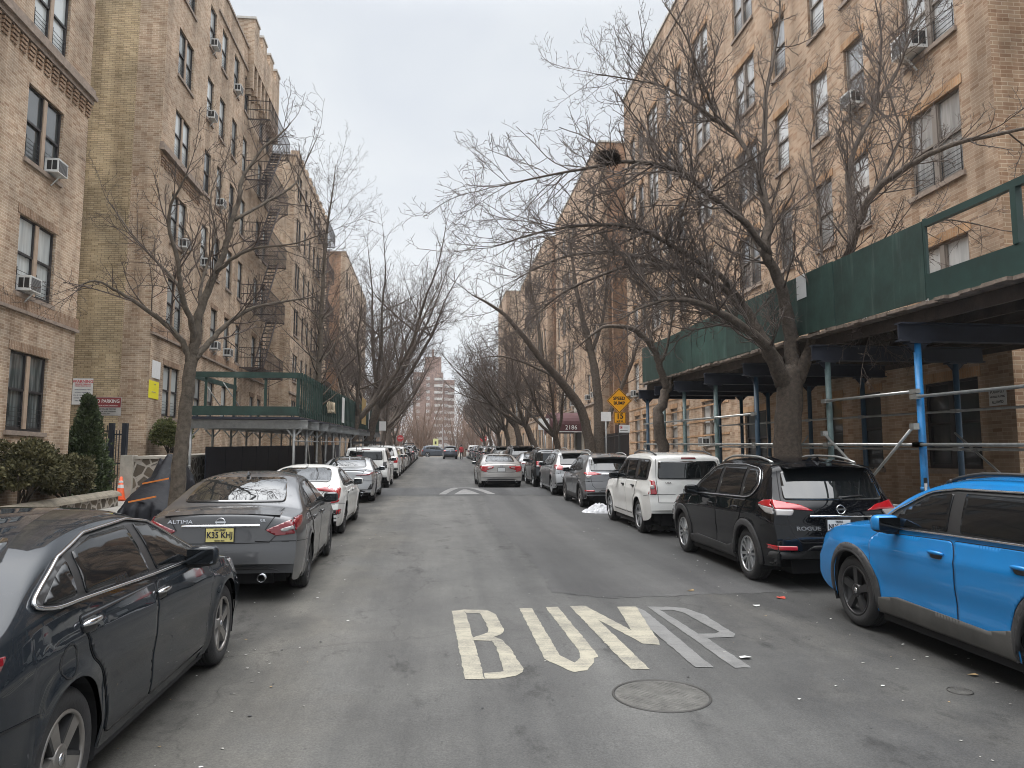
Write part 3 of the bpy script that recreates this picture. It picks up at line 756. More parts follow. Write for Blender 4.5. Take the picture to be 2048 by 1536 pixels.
# ---- right row
b = Bld('apartment_building', 'orange brick apartment building behind the long green shed on the right', XR, -1, 13.14, 41.5, -.2, 23.2, 15, BR_R, BR_R_END, 'R', quoin=.0)
colsR1 = [(14.95, True, 0), (17.9, False, 0), (19.68, False, 0), (22.05, False, 0), (24.75, True, 0), (29.0, True, .55), (31.9, False, .55), (33.5, False, .55), (36.0, True, .6), (38.2, False, .6), (39.75, False, .6)]
for yc, d, oz in colsR1:
    for f in range(6):
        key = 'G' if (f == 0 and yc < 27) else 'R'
        b.win(yc, (1.75 if f == 0 and yc < 27 else 4.78 - 3.2 + oz + .35 if f == 0 else 4.78 + 3.19 * (f - 1) + oz), d, lint=True, key=key)
b.band(27, 41.6, 5.62, 5.78, .12); b.band(13.1, 27, 4.3, 4.42, .06); b.band(13.1, 41.55, 22.2, 22.3, .05)
for k, z in enumerate((1.75, 2.35, 2.95, 3.55, 4.15, 4.75)):           # raised rusticated courses of the ground floor
    b.band(27.0, 41.5, z + .6, z + .66, .022, b.lint)
b.done(BR_R_S); R1 = b.o
R2 = simple_row('orange brick building with the dark entrance canopy, beyond the court on the right', XR, -1, 48.2, 66.5, 23.6, BR_R, BR_RED, 'R', 3.0, [(50.2, False), (52.3, False), (58.2, False), (60, False), (62.3, True), (65, False)], soldier=BR_R_S, bands=(5.9,), quoin=.5)
R3 = simple_row('orange brick building standing third along the right row behind bare trees', XR, -1, 71.7, 94.0, 24.2, BR_R, BR_RED, 'R', 3.6, [(73.4, False), (75.2, False), (77.5, True), (80, False), (82, False), (84.3, True), (87, False), (89, False), (91.5, True)], soldier=BR_R_S, bands=(6.3,), quoin=.5)
R4 = simple_row('last tan brick building of the right row at the avenue corner', 9.4, -1, 97.5, 109.0, 24.6, BR_R, BR_L, 'R', 4.0, [(99.5, False), (101.5, False), (103.8, True), (106.5, False)], soldier=BR_R_S, bands=(6.6,), quoin=.5)
court('brown brick court wall between the first and second right buildings', 11.4, 26, 46.5, 0, 16, BR_RED)
court('brown brick court wall between the second and third right buildings', 11.4, 26, 70.2, 0, 16, BR_RED)
court('tan brick court wall between the second and third left buildings', -26, -12.5, 50.0, 0, 20, BR_L)
court('tan brick court wall between the third and fourth left buildings', -26, -11.5, 80.5, 0, 20, BR_L)

# ---- fire escapes
def fire_escape(parent, X, sx, y0, y1, floors, ph, mat_, wid=1.15):
    fe = empty('fire_escape', (0, 0, 0)); reg(fe, parent)
    xo = X + sx * wid
    for i, z in enumerate(floors):
        mb = MB()
        n = 12
        for k in range(n): x = X + sx * (.12 + (wid - .14) * k / (n - 1)); mb.bar((x, y0, z), (x, y1, z), .03, .03)
        for y in (y0, (y0 + y1) / 2, y1): mb.bar((X + sx * .03, y, z - .035), (xo, y, z - .035), .04, .05)
        for y in (y0, y1): mb.bar((X + sx * .03, y, z - .6), (xo, y, z - .05), .03, .03)
        mb.build('platform', mat_, fe)
        mb = MB()
        for zz in (.5, .98): 
            mb.bar((xo, y0, z + zz), (xo, y1, z + zz), .03, .035)
            for y in (y0, y1): mb.bar((X + sx * .02, y, z + zz), (xo, y, z + zz), .03, .035)
        k = 0; y = y0
        while y <= y1 + .01: mb.bar((xo, y, z), (xo, y, z + .98), .014, .014, 0, (1, 0, 0)); y += .14
        for yy in (y0, y1):
            x = .15
            while x < wid: mb.bar((X + sx * x, yy, z), (X + sx * x, yy, z + .98), .014, .014, 0, (1, 0, 0)); x += .16
        mb.build('railing', mat_, fe)
        if i < len(floors) - 1:
            z2 = floors[i + 1]; mb = MB(); ya, yb = (y0 + 1.1, y1 - 1.2); xs = (X + sx * .45, X + sx * .95)
            for x in xs: mb.bar((x, ya, z), (x, yb, z2), .03, .14)
            for x in (xs[1],):
                mb.bar((x, ya, z + .85), (x, yb, z2 + .85), .025, .025)
                for q in range(9): f = q / 8; yy = ya + (yb - ya) * f; zz = z + (z2 - z) * f; mb.bar((x, yy, zz), (x, yy, zz + .85), .014, .014, 0, (1, 0, 0))
            for q in range(1, 13): f = q / 13; yy = ya + (yb - ya) * f; zz = z + (z2 - z) * f; mb.box(min(xs), max(xs), yy - .09, yy + .09, zz - .012, zz + .012)
            mb.build('stair', mat_, fe)
    return fe
IRONP = mat('fire_escape_iron', (.045, .032, .03), .6, var=.3)
fe = fire_escape(L2, XL, 1, 38.6, 44.0, [3.4 + FH * f for f in range(1, 6)], 0, IRONP)
mb = MB()                                 # drop ladder to the lowest level
for y in (41.2, 41.65): mb.bar((XL + .9, y, 4.2), (XL + .9, y, 6.6), .03, .03, 0, (1, 0, 0))
for k in range(8): mb.bar((XL + .9, 41.2, 4.35 + k * .3), (XL + .9, 41.65, 4.35 + k * .3), .02, .02)
mb.build('ladder', IRONP, fe)
fire_escape(L3, XL, 1, 60.2, 64.8, [4.2 + FH * f for f in range(1, 6)], 0, IRONP)
fire_escape(R3, XR, -1, 76.2, 80.4, [3.5 + FH * f for f in range(1, 6)], 0, IRONP)

# ---- window air conditioners: each one a thing of its own
def ac_proto():
    o = empty('air_conditioner', (0, 0, 0))
    mb = MB(); mb.box(-.1, .30, -.25, .25, 0, .35); mb.box(-.11, .305, -.255, .255, .335, .355); mb.build('case', WHITE2, o)
    mb = MB()
    for k in range(9): mb.box(.301, .31, -.215, .215, .04 + k * .03, .055 + k * .03)
    mb.box(.3005, .3015, -.22, .22, .03, .315, 1)
    for s in (-1, 1):
        for q in range(2): mb.box(.03 + q * .13, .14 + q * .13, s * .251 - .004, s * .251 + .004, .06, .30, 1)
    mb.build('grille', [GREY_GRILL, BLACKP], o)
    mb = MB(); mb.bar((.03, 0, -.28), (.25, 0, -.02), .025, .025); mb.build('bracket', WHITE2, o)
    return o
AC0 = ac_proto(); ac_used = [False]
def ac(X, sx, y, z, label):
    o = AC0 if not ac_used[0] else dup_tree(AC0)
    ac_used[0] = True
    o.location = (X - sx * .02, y, z); o.rotation_euler = (0, 0, 0 if sx > 0 else R(180))
    if 'fourth-floor window at the near corner' in label: o.scale = (1.4, 1.4, 1.3)
    setp(o, label, 'air conditioner', 'window air conditioners')
nm = ['ground-floor', 'second-floor', 'third-floor', 'fourth-floor', 'fifth-floor', 'top-floor']
for y, f, d in ((19.66, 2, 0), (18.75, 1, 0)): ac(XL, 1, y, 2.63 + FH * f + .05, f'air conditioner in a {nm[f]} double window of the nearest left building')
for ci, f in ((1, 5), (3, 5), (1, 4), (0, 2), (2, 3), (1, 2), (3, 1), (2, 1)):
    yc, d = colsL2[ci]; ac(XL, 1, yc + (.42 if d else 0), 3.55 + FH * f + .06, f'air conditioner in the {nm[f]} window, column {["nearest the corner", "second from the corner", "third from the corner", "beside the fire escape"][ci]} of the turret building')
for ci, f in ((1, 3), (0, 3), (4, 1), (10, 1), (5, 0), (5, 2), (7, 3)):
    yc, d, oz = colsR1[ci]; zz = (4.78 + 3.19 * (f - 1) + oz) if f else 2.48
    ac(XR, -1, yc + (.4 if d else 0), zz + .06, f'air conditioner in a {nm[f]} window {["at the near corner", "second from the near corner", "", "", "fifth from the near corner", "past the middle", "", "toward the far half", "", "", "at the far end"][ci]} of the orange building')
for y, f in ((50.2, 0), (50.2, 1), (52.3, 1), (58.2, 1)): ac(XR, -1, y, 3.06 + FH * f, f'air conditioner in a {nm[f]} window {"left of" if y > 55 else "right of"} the entrance canopy{" nearest the court" if y < 51 else ""}')

for _k, (_o, _u) in PROTO.items():           # window kinds that no wall used
    if not _u[0]:
        for _c in CHILDREN.get(_o.name, ()): bpy.data.objects.remove(_c)
        bpy.data.objects.remove(_o)

# ---- far towers beyond the avenue
TW_W = mat('tower_window', (.42, .40, .39), .4); TW_B = mat('tower_balcony', (.5, .48, .46), .7)
def tower(label, x0, x1, y, zb, zt, bal, step=None, wm=TW_W):
    o = empty('apartment_tower', (0, 0, 0), label=label, cat='tower')
    mb = MB(); mb.box(x0, x1, y, y + 14, zb, zt)
    if step: mb.box(x0 + step[0], x0 + step[1], y + 1, y + 10, zt, zt + step[2]); mb.box(x0 + (step[0] + step[1]) / 2 - .5, x0 + (step[0] + step[1]) / 2 + .5, y + 5, y + 6, zt + step[2], zt + step[2] + 4)
    boxuv(mb); mb.build('wall', TOWER_BR, o)
    z = zb + 3; wn_ = None
    while z < zt - 2.2:
        n = max(2, int((x1 - x0) / 3.4)); 
        for k in range(n):
            xc = x0 + (k + .5) * (x1 - x0) / n
            if bal and bal[0] < xc < bal[1]: continue
            if wn_ is None:
                m2 = MB(); m2.box(-.75, .75, -.05, .05, 0, 1.5); wn_ = m2.build('window', wm, o); w0 = wn_
            else: w0 = dup_obj(wn_, o)
            w0.location = (xc, y - .02, z)
        if bal:
            m3 = MB(); m3.box(bal[0], bal[1], y - 1.3, y + .01, z - .15, z + .02); m3.box(bal[0], bal[1], y - 1.35, y - 1.28, z + .02, z + .95); m3.build('balcony', TW_B, o)
        z += 2.9
    return o
tower('tall red brick tower with white balconies straight beyond the end of the street', -9, 3.9, 330, 6, 41.5, (0.2, 3.8), (4.8, 12.2, 7))
tower('shorter red brick tower with balconies just right of the tallest tower', 4.2, 9.2, 334, 6, 38.6, (6.2, 9.1))
tower('low tan block far away right of the two balcony towers', 17, 30, 420, 6, 34, None)
tower('distant brown block far away left of the tallest tower', -32, -17, 380, 6, 36, None)

# ---- thin winter haze
mb = MB(); mb.box(-905, 905, -66, 1806, -2.8, 66); hm_ = bpy.data.materials.new('air_haze'); hm_.use_nodes = True; t = hm_.node_tree; t.nodes.remove(t.nodes['Principled BSDF'])
v = t.nodes.new('ShaderNodeVolumePrincipled'); v.inputs['Color'].default_value = (.93, .94, .96, 1); v.inputs['Density'].default_value = .0004; v.inputs['Anisotropy'].default_value = .2
t.links.new(v.outputs[0], t.nodes['Material Output'].inputs['Volume']); setp(mb.build('haze', hm_), 'thin pale winter haze filling the street', 'haze', None, 'stuff')

# ================================================================== CARS
def paint(name, base, metal=.0, flake=.35, rough=.32):
    m = mat('paint_' + name, base, rough, metal, .5 if metal > .4 else .0, coat=1, coat_r=.02)
    t = m.node_tree; b = t.nodes['Principled BSDF']      # road film: thin dust with its own patches
    tc = t.nodes.new('ShaderNodeTexCoord'); n = _noise(t, tc.outputs['Object'], 2.2, 6, .65)
    r = t.nodes.new('ShaderNodeValToRGB'); r.color_ramp.elements[0].position = .45; r.color_ramp.elements[1].position = .8
    r.color_ramp.elements[0].color = (*base, 1); r.color_ramp.elements[1].color = (*[x * .88 + .005 for x in base], 1)
    t.links.new(n, r.inputs[0]); t.links.new(r.outputs[0], b.inputs['Base Color'])
    r2 = t.nodes.new('ShaderNodeMapRange'); r2.inputs['From Min'].default_value = .35; r2.inputs['From Max'].default_value = .8
    r2.inputs['To Min'].default_value = .006; r2.inputs['To Max'].default_value = .05
    t.links.new(n, r2.inputs['Value']); t.links.new(r2.outputs[0], b.inputs['Coat Roughness'])
    return m
P_BLACK = paint('black', (.004, .0045, .006)); P_BLK2 = paint('charcoal_blue', (.016, .0195, .024), 0)
P_GREY = paint('gunmetal', (.085, .086, .09), .7, rough=.4); P_WHITE = paint('white', (.72, .72, .70))
P_SILV = paint('silver', (.42, .43, .44), .7, rough=.4); P_SILV2 = paint('warm_silver', (.40, .385, .37), .7, rough=.4)
P_GREY2 = paint('mid_grey', (.21, .215, .225), .7, rough=.4); P_BLUE = paint('bright_blue', (.014, .195, .50), .2, rough=.35)
P_DKG = paint('dark_grey', (.02, .022, .025), .4)
for _p in (P_BLACK, P_BLK2): _p.node_tree.nodes['Principled BSDF'].inputs['Coat IOR'].default_value = 1.42
P_TAN = paint('tan', (.25, .21, .17), .5); P_REDD = paint('dark_red', (.13, .02, .025), .3)
P_NAVY = paint('slate_blue', (.06, .075, .10), .5)
CLAD = mat('black_cladding', (.035, .035, .036), .6, bump=.1, bscale=80)
CLAD_D = mat('grey_cladding_dusty', (.062, .06, .056), .7, var=.3, vscale=3)
BADGE = mat('badge_silver', (.62, .63, .65), .22, metal=1)
RIM_S = mat('rim_silver', (.52, .53, .54), .3, metal=.9); RIM_D = mat('rim_dark', (.05, .05, .052), .4, metal=.6)
RIM_G = mat('rim_grey_machined', (.30, .285, .27), .35, metal=.8, var=.2); RIM_B = mat('rim_black', (.02, .02, .021), .35)
PLATE_Y = mat('plate_yellow', (.66, .58, .22), .5); PLATE_W = mat('plate_white', (.68, .70, .72), .5); PLATE_T = mat('plate_text', (.02, .022, .035), .5)
MIRRG = mat('mirror_glass', (.04, .045, .05), .06, metal=.9)

def lerp_fn(pts):
    def f(x):
        if x <= pts[0][0]: return pts[0][1]
        for (a, b), (c, d) in zip(pts, pts[1:]):
            if x <= c: return b + (d - b) * ((x - a) / (c - a) if c > a else 0)
        return pts[-1][1]
    return f
def chaikin(P, it=2, closed=False, q=.25):
    for _ in range(it):
        o = [] if closed else [P[0]]
        n = len(P)
        for i in range(n if closed else n - 1):
            a, b = P[i], P[(i + 1) % n]
            o.append((a[0] * (1 - q) + b[0] * q, a[1] * (1 - q) + b[1] * q)); o.append((a[0] * q + b[0] * (1 - q), a[1] * q + b[1] * (1 - q)))
        if not closed: o.append(P[-1])
        P = o
    return P
def rounded(P, r):
    o = []; n = len(P)
    for i in range(n):
        p, a, b = Vector(P[i]), Vector(P[i - 1]), Vector(P[(i + 1) % n]); la, lb = (a - p).length, (b - p).length
        if la < 1e-6 or lb < 1e-6: continue
        u, v = (a - p) / la, (b - p) / lb
        if u.dot(v) < -.985: o.append(tuple(p)); continue
        q, w = p + u * min(r, la * .45), p + v * min(r, lb * .45)
        for k in range(4):
            t = k / 3; x = q * (1 - t) ** 2 + p * 2 * t * (1 - t) + w * t * t; o.append(tuple(x))
    return o
def sstep(a, b, x): t = min(1, max(0, (x - a) / (b - a))); return t * t * (3 - 2 * t)
GF = lerp_fn(chaikin([(0, .925), (.12, .965), (.3, .985), (.5, 1.0), (.72, .998), (.84, .99), (1.0, .955)], 2))

class Car:
    def __init__(s, sp, name='parked_car', paint_m=P_GREY):
        s.sp = sp; s.paint = paint_m; s.L, s.Wd = sp['L'], sp['W']
        s.o = empty(name); CHILDREN.setdefault(s.o.name, [])
        top = chaikin(sp['top'], 3); s.zt = lerp_fn(top); s.belt = lerp_fn(chaikin(sp['belt'], 2)); s.bot = lerp_fn(chaikin(sp['bot'], 2))
        s.tops = top
        s.body()
    def wheels(s): sp = s.sp; return ((sp['yr'], sp['rt']), (sp['yf'], sp['rt']))
    def body(s):
        sp, L, Wd = s.sp, s.L, s.Wd; ra = sp['ra']
        ys = {round(p[0], 4) for p in s.tops} | {round(L * i / 90, 4) for i in range(91)}
        for yw, rt in s.wheels():
            for k in range(25):
                a = math.pi * k / 24; ys.add(round(yw + ra * math.cos(a), 4))
            ys.add(round(yw - ra - .001, 4)); ys.add(round(yw + ra + .001, 4))
        ys = sorted(ys); q = [ys[0]]
        for y in ys[1:]:
            if y - q[-1] > .004: q.append(y)
        ys = q
        n1, n2, n3 = 14, 8, 11; k = sp.get('k', .6); c0 = sp.get('crown', .06); ex = sp.get('ex', 3.2)
        plan_r, plan_f = sp.get('pr', .07), sp.get('pf', .11); br, bf = sp.get('br', .13), sp.get('bf', .2)
        mb = MB(); rows = []
        for y in ys:
            zt = s.zt(y); zs = min(s.belt(y), zt - .02); zb = min(s.bot(y), zs - .05)
            for yw, rt in s.wheels():
                d = abs(y - yw)
                if d <= ra: zb = max(zb, min(zs - .06, rt + math.sqrt(max(0, ra * ra - d * d))))
            w = Wd / 2
            if y < .6: w *= 1 - plan_r * (1 - y / .6) ** 2
            if y > L - 1.1: w *= 1 - plan_f * ((y - L + 1.1) / 1.1) ** 2
            pts = []
            for i in range(n1 + 1):
                z = zb + (zs - zb) * i / n1; v = min(1, max(0, (z - .2) / max(.05, s.belt(y) - .2)))
                x = w * GF(v)
                x += .010 * math.exp(-((v - .80) / .05) ** 2) - .016 * math.exp(-((v - .40) / .13) ** 2) * sstep(.8, 1.2, y) * (1 - sstep(L - 1.5, L - 1.0, y))
                for yw, rt in s.wheels():
                    r = math.hypot(y - yw, z - rt); x += sp.get('flare', .02) * math.exp(-((r - ra) / .07) ** 2)
                pts.append((x, z))
            xs, _ = pts[-1]; cr = min(zt - zs, c0); ze = zt - cr; h = ze - zs
            for i in range(1, n2 + 1):
                t = i / n2; pts.append((xs - k * h * t + .02 * math.sin(math.pi * t) * min(1, h / .3), zs + h * t))
            xe = pts[-1][0]
            for i in range(1, n3 + 1):
                sx = 1 - (i / n3) ** 1.3; pts.append((xe * sx, ze + cr * (1 - sx ** ex)))
            row = []
            for x, z in pts:
                u = (x / (Wd / 2)) ** 2
                yy = y + u * (br * (1 - sstep(0, .9, y)) + sp.get('bg', .10) * (1 - sstep(.6, 2.0, y)) * sstep(.85, 1.25, z)) - u * (bf * sstep(L - .9, L, y) + .10 * sstep(L - 2.9, L - 1.9, y) * sstep(.85, 1.2, z))
                row.append((x, yy, z))
            rows.append(row)
        n = len(rows[0])
        for row in rows: mb.v.extend(row); mb.v.extend([(-x, y, z) for x, y, z in row[:-1]])
        m = 2 * n - 1
        def idx(i, j, side): return i * m + j if (side == 0 or j == n - 1) else i * m + n + j
        for i in range(len(rows) - 1):
            for j in range(n - 1):
                a, b_, c, d = idx(i, j, 0), idx(i + 1, j, 0), idx(i + 1, j + 1, 0), idx(i, j + 1, 0)
                mb.f.append([a, b_, c, d]); a, b_, c, d = idx(i, j, 1), idx(i + 1, j, 1), idx(i + 1, j + 1, 1), idx(i, j + 1, 1); mb.f.append([d, c, b_, a])
        for i in (0, len(rows) - 1):
            for j in range(n - 1):
                f = [idx(i, j, 0), idx(i, j + 1, 0), idx(i, j + 1, 1), idx(i, j, 1)]
                if j == n - 2: f = [idx(i, j, 0), idx(i, j + 1, 0), idx(i, j, 1)]
                mb.f.append(f if i == 0 else f[::-1])
        mb.m = [0] * len(mb.f); mb.sm = [True] * len(mb.f); mb.uv = [None] * len(mb.f)
        s.bo = mb.build('body', s.paint, s.o, sharp=38)
        s.bvh = BVHTree.FromPolygons([Vector(v) for v in mb.v], mb.f)
        # wheels, liners, underbody
        ub = MB(); hw = Wd / 2
        ub.box(-hw + .34, hw - .34, .3, L - .35, .19, .72)
        a0, a1 = sp['yr'] + ra + .02, sp['yf'] - ra - .02
        ub.box(-hw + .07, hw - .07, a0, a1, .17, s.bot(L / 2) + .05); ub.box(-hw + .2, hw - .2, .34, sp['yr'] - ra, s.bot(.5) + .0, .45); ub.box(-hw + .16, hw - .16, sp['yf'] + ra, L - .2, s.bot(L - .3) - .01, .42)
        for yw, rt in s.wheels():
            for sd in (-1, 1):
                P = [(yw + (ra + .012) * math.cos(math.pi * (q - 2) / 16), rt + (ra + .012) * math.sin(math.pi * (q - 2) / 16)) for q in range(21)]
                xa, xb = sd * (hw - .035), sd * (hw - .36)
                for (y0, z0), (y1, z1) in zip(P, P[1:]): ub.quad((xa, y0, z0), (xb, y0, z0), (xb, y1, z1), (xa, y1, z1))
        ub.build('underbody', DARKV, s.o)
        s.make_wheels()
    def make_wheels(s):
        sp = s.sp; rt = sp['rt']; wd = sp.get('tw', .225); rr = sp.get('rr', rt - .11)
        style = sp.get('rim', ('bar', 5, RIM_S))
        mb = MB()
        pr = [(rr - .012, -wd / 2 + .02), (rr + .004, -wd / 2 + .004), (rr + .05, -wd / 2 - .004), (rt - .03, -wd / 2 + .006), (rt - .008, -wd / 2 + .03), (rt, -wd / 2 + .055)]
        for q in range(5): xx = -wd / 2 + .055 + (wd - .11) * q / 4; pr += [(rt, xx), (rt, xx + .012), (rt - .007, xx + .014), (rt - .007, xx + .02)] if q < 4 else [(rt, xx)]
        pr += [(rt - .008, wd / 2 - .03), (rt - .03, wd / 2 - .006), (rr + .05, wd / 2 + .004), (rr + .004, wd / 2 - .004), (rr - .012, wd / 2 - .02)]
        mb.lathe(pr, 48, axis='x')
        ty = mb.build('wheel', RUBBER, s.o); CHILDREN.setdefault(ty.name, [])
        rb = MB(); xo = wd / 2
        rb.lathe([(rr, xo - .012), (rr - .018, xo - .006), (rr - .022, xo - .03), (rr - .035, xo - .10), (.0, xo - .115)], 40, 1, axis='x')
        rb.lathe([(rr + .002, xo - .014), (rr - .004, xo - .002), (rr - .02, xo - .004), (rr - .022, xo - .02)], 40, 0, axis='x')
        rb.lathe([(.075, xo - .05), (.07, xo - .018), (.05, xo - .012), (.0, xo - .012)], 20, 0, axis='x')
        rb.lathe([(.03, xo - .011), (.028, xo - .006), (0, xo - .006)], 12, 2, axis='x')
        kind, n, rm = style
        def spoke(a, w0, w1, off0=0, off1=0, mi=0):
            u = Vector((0, math.cos(a), math.sin(a))); t = Vector((0, -math.sin(a), math.cos(a)))
            r0, r1 = .05, rr - .012
            P = []
            for x_, dw in ((xo - .016, 0), (xo - .055, .006)):
                xx1 = x_ + .006
                P += [u * r0 + t * (off0 - w0 / 2 - dw) + Vector((x_ - .004, 0, 0)), u * r0 + t * (off0 + w0 / 2 + dw) + Vector((x_ - .004, 0, 0)), u * r1 + t * (off1 + w1 / 2 + dw) + Vector((xx1, 0, 0)), u * r1 + t * (off1 - w1 / 2 - dw) + Vector((xx1, 0, 0))]
            rb.add(P, [(0, 1, 2, 3), (4, 5, 1, 0), (5, 6, 2, 1), (6, 7, 3, 2), (7, 4, 0, 3)], mi)
        for i in range(n):
            a = 2 * math.pi * i / n + .3
            if kind == 'bar': spoke(a, .06, .075)
            elif kind == 'twin': spoke(a, .035, .03, .016, .05); spoke(a, .035, .03, -.016, -.05)
            elif kind == 'swirl': spoke(a, .06, .085, .01, .07); spoke(a + .02, .02, .022, .05, .12, 1)
            elif kind == 'multi': spoke(a, .028, .022, .008, .028); spoke(a, .028, .022, -.008, -.028)
        rb.build('rim', [rm, RIM_D if rm is not RIM_B else RIM_B, BADGE], ty)
        first = True
        for yw, r in s.wheels():
            for sd in (1, -1):
                w = ty if first else dup_tree(ty, s.o); first = False
                w.location = (sd * (s.Wd / 2 - wd / 2 - .022), yw, r); w.rotation_euler = (random.uniform(0, 6) * (0 if sd < 0 else 1), 0, 0 if sd > 0 else R(180))
    # ---- things fitted to the surface
    def hit(s, view, a, b, sd=1):
        if view == 'side': o, d = Vector((sd * 3, a, b)), Vector((-sd, 0, 0))
        elif view == 'rear': o, d = Vector((a, -3, b)), Vector((0, 1, 0))
        elif view == 'front': o, d = Vector((a, s.L + 3, b)), Vector((0, -1, 0))
        else: o, d = Vector((a, b, 4)), Vector((0, 0, -1))
        l, nrm, i, dist = s.bvh.ray_cast(o, d)
        s.ok = l is not None
        if l is None: l, nrm, i, dist = s.bvh.find_nearest(o + d * 2.2)
        if nrm.dot(d) > 0: nrm = -nrm
        if abs(nrm.dot(d)) < .12: s.ok = False
        return l, nrm, d
    def panel(s, mb, poly, view, off=.005, grid=.06, sd=1, mi=0, rnd=1, skirt=.02, mind=.12):
        grid *= s.sp.get('fine', 1.0)
        if rnd: poly = rounded(poly, .03 * rnd)
        P = []
        for i, p in enumerate(poly):
            q = poly[(i + 1) % len(poly)]; n = max(1, int(math.hypot(q[0] - p[0], q[1] - p[1]) / grid))
            for k in range(n): P.append((p[0] + (q[0] - p[0]) * k / n, p[1] + (q[1] - p[1]) * k / n))
        nb = len(P); pts = [Vector(p) for p in P]
        x0, x1 = min(p[0] for p in P), max(p[0] for p in P); y0, y1 = min(p[1] for p in P), max(p[1] for p in P)
        gx = x0 + grid / 2
        while gx < x1:
            gy = y0 + grid / 2
            while gy < y1: pts.append(Vector((gx + .0007 * math.sin(gy * 91), gy + .0007 * math.sin(gx * 77)))); gy += grid
            gx += grid
        vs, es, fs, _, _, _ = delaunay_2d_cdt(pts, [], [list(range(nb))], 1, 1e-6)
        b = len(mb.v); info = []; good = []
        for v in vs:
            l, nrm, d = s.hit(view, v.x, v.y, sd); p = l + nrm * off; mb.v.append(tuple(p)); info.append((l, nrm, d)); good.append(s.ok and abs(nrm.dot(d)) > mind)
        cnt = {}
        fs = [list(f) for f in fs if all(good[k] for k in f)]; par = list(range(len(vs)))
        def root(k):
            while par[k] != k: par[k] = par[par[k]]; k = par[k]
            return k
        for f in fs:
            for k in f[1:]: par[root(k)] = root(f[0])
        size = {}
        for f in fs: size[root(f[0])] = size.get(root(f[0]), 0) + 1
        keep = max(size, key=size.get) if size else None
        for f in fs:
            if root(f[0]) != keep: continue              # slivers where the outline leaves this side of the body
            a, c, e = [Vector(mb.v[b + k]) for k in f[:3]]
            if (c - a).cross(e - a).dot(info[f[0]][1]) < 0: f = f[::-1]
            mb.f.append([b + k for k in f]); mb.m.append(mi); mb.sm.append(True); mb.uv.append(None)
            for k in range(len(f)): e = (f[k], f[(k + 1) % len(f)]); cnt[e] = 1
        for (u, v) in list(cnt):
            if (v, u) not in cnt:
                pu, pv = info[u], info[v]
                A, B = tuple(pu[0] - pu[1] * skirt), tuple(pv[0] - pv[1] * skirt); n = len(mb.v); mb.v += [A, B]
                mb.f.append([b + v, b + u, n, n + 1]); mb.m.append(mi); mb.sm.append(False); mb.uv.append(None)
    def part(s, name, poly, view, m, both=True, parent=None, **k):
        r = []
        for sd in ((1, -1) if both else (1,)):
            mb = MB(); pl = poly if (view == 'side' or sd == 1) else [(-x, z) for x, z in poly]
            s.panel(mb, pl, view, sd=sd, **k); r.append(mb.build(name, m, parent or s.o))
        return r
    def ribbon(s, mb, line, view, w=.012, off=.006, sd=1, mi=0):
        L_ = []
        for p, q in zip(line, line[1:]):
            n = max(1, int(math.hypot(q[0] - p[0], q[1] - p[1]) / .03))
            for k in range(n): L_.append((p[0] + (q[0] - p[0]) * k / n, p[1] + (q[1] - p[1]) * k / n))
        L_.append(line[-1]); b = len(mb.v)
        for i, p in enumerate(L_):
            a, c = L_[max(0, i - 1)], L_[min(len(L_) - 1, i + 1)]; dx, dy = c[0] - a[0], c[1] - a[1]; l = math.hypot(dx, dy) or 1
            for e in (1, -1):
                h, nrm, d = s.hit(view, p[0] - dy / l * w / 2 * e, p[1] + dx / l * w / 2 * e, sd); mb.v.append(tuple(h + nrm * off))
        for i in range(len(L_) - 1):
            mb.f.append([b + 2 * i, b + 2 * i + 1, b + 2 * i + 3, b + 2 * i + 2]); mb.m.append(mi); mb.sm.append(True); mb.uv.append(None)
    def strip(s, mb, line, view, r=.008, off=.012, sd=1, closed=True):
        P = []; line = line + [line[0]] if closed else line
        for p, q in zip(line, line[1:]):
            n = max(1, int(math.hypot(q[0] - p[0], q[1] - p[1]) / .05))
            for k in range(n):
                h, nrm, d = s.hit(view, p[0] + (q[0] - p[0]) * k / n, p[1] + (q[1] - p[1]) * k / n, sd)
                if s.ok and abs(nrm.dot(Vector((1, 0, 0)))) > .35: P.append(h + nrm * off)
        if closed and P: P.append(P[0].copy())
        if len(P) > 2: mb.tube(P, r, 6, caps=not closed)
    def rear_text(s, txt, x, z, size, m, parent=None, view='rear', bold=.0, xs=1.1, **k):
        l, nrm, d = s.hit('rear', x, z); n = Vector((nrm.x * .5, nrm.y, nrm.z)).normalized()
        up = (Vector((0, 0, 1)) - n * n.z).normalized(); rt = up.cross(n)
        M = Matrix.Translation(l + n * .012) @ Matrix((rt, up, n)).transposed().to_4x4()
        return put_text(txt, size, m, M, parent or s.o, bold=bold, xs=xs, **k)
    def plate(s, x, z, rows, m, frame=BLACKP, w=.31, h=.155):
        l, nrm, d = s.hit('rear', x, z); y = l.y - .018
        mb = MB(); mb.box(x - w / 2, x + w / 2, y, y + .016, z - h / 2, z + h / 2, 0); mb.box(x - w / 2 - .012, x + w / 2 + .012, y + .002, y + .03, z - h / 2 - .012, z + h / 2 + .012, 1)
        p = mb.build('number_plate', [m, frame], s.o)
        for t, dz, sz, mm in rows:
            M = Matrix.Translation((x, y - .003, z + dz)) @ Matrix(((1, 0, 0), (0, 0, -1), (0, 1, 0))).to_4x4()
            tx = put_text(t, sz, mm, M, p, xs=.95, bold=.0015 if sz > .06 else 0)
            wx = max(v.co.x for v in tx.data.vertices) - min(v.co.x for v in tx.data.vertices)
            if wx > w * .92: tx.data.transform(Matrix.Translation((x, 0, 0)) @ Matrix.Diagonal((w * .92 / wx, 1, 1, 1)) @ Matrix.Translation((-x, 0, 0)))
        return p
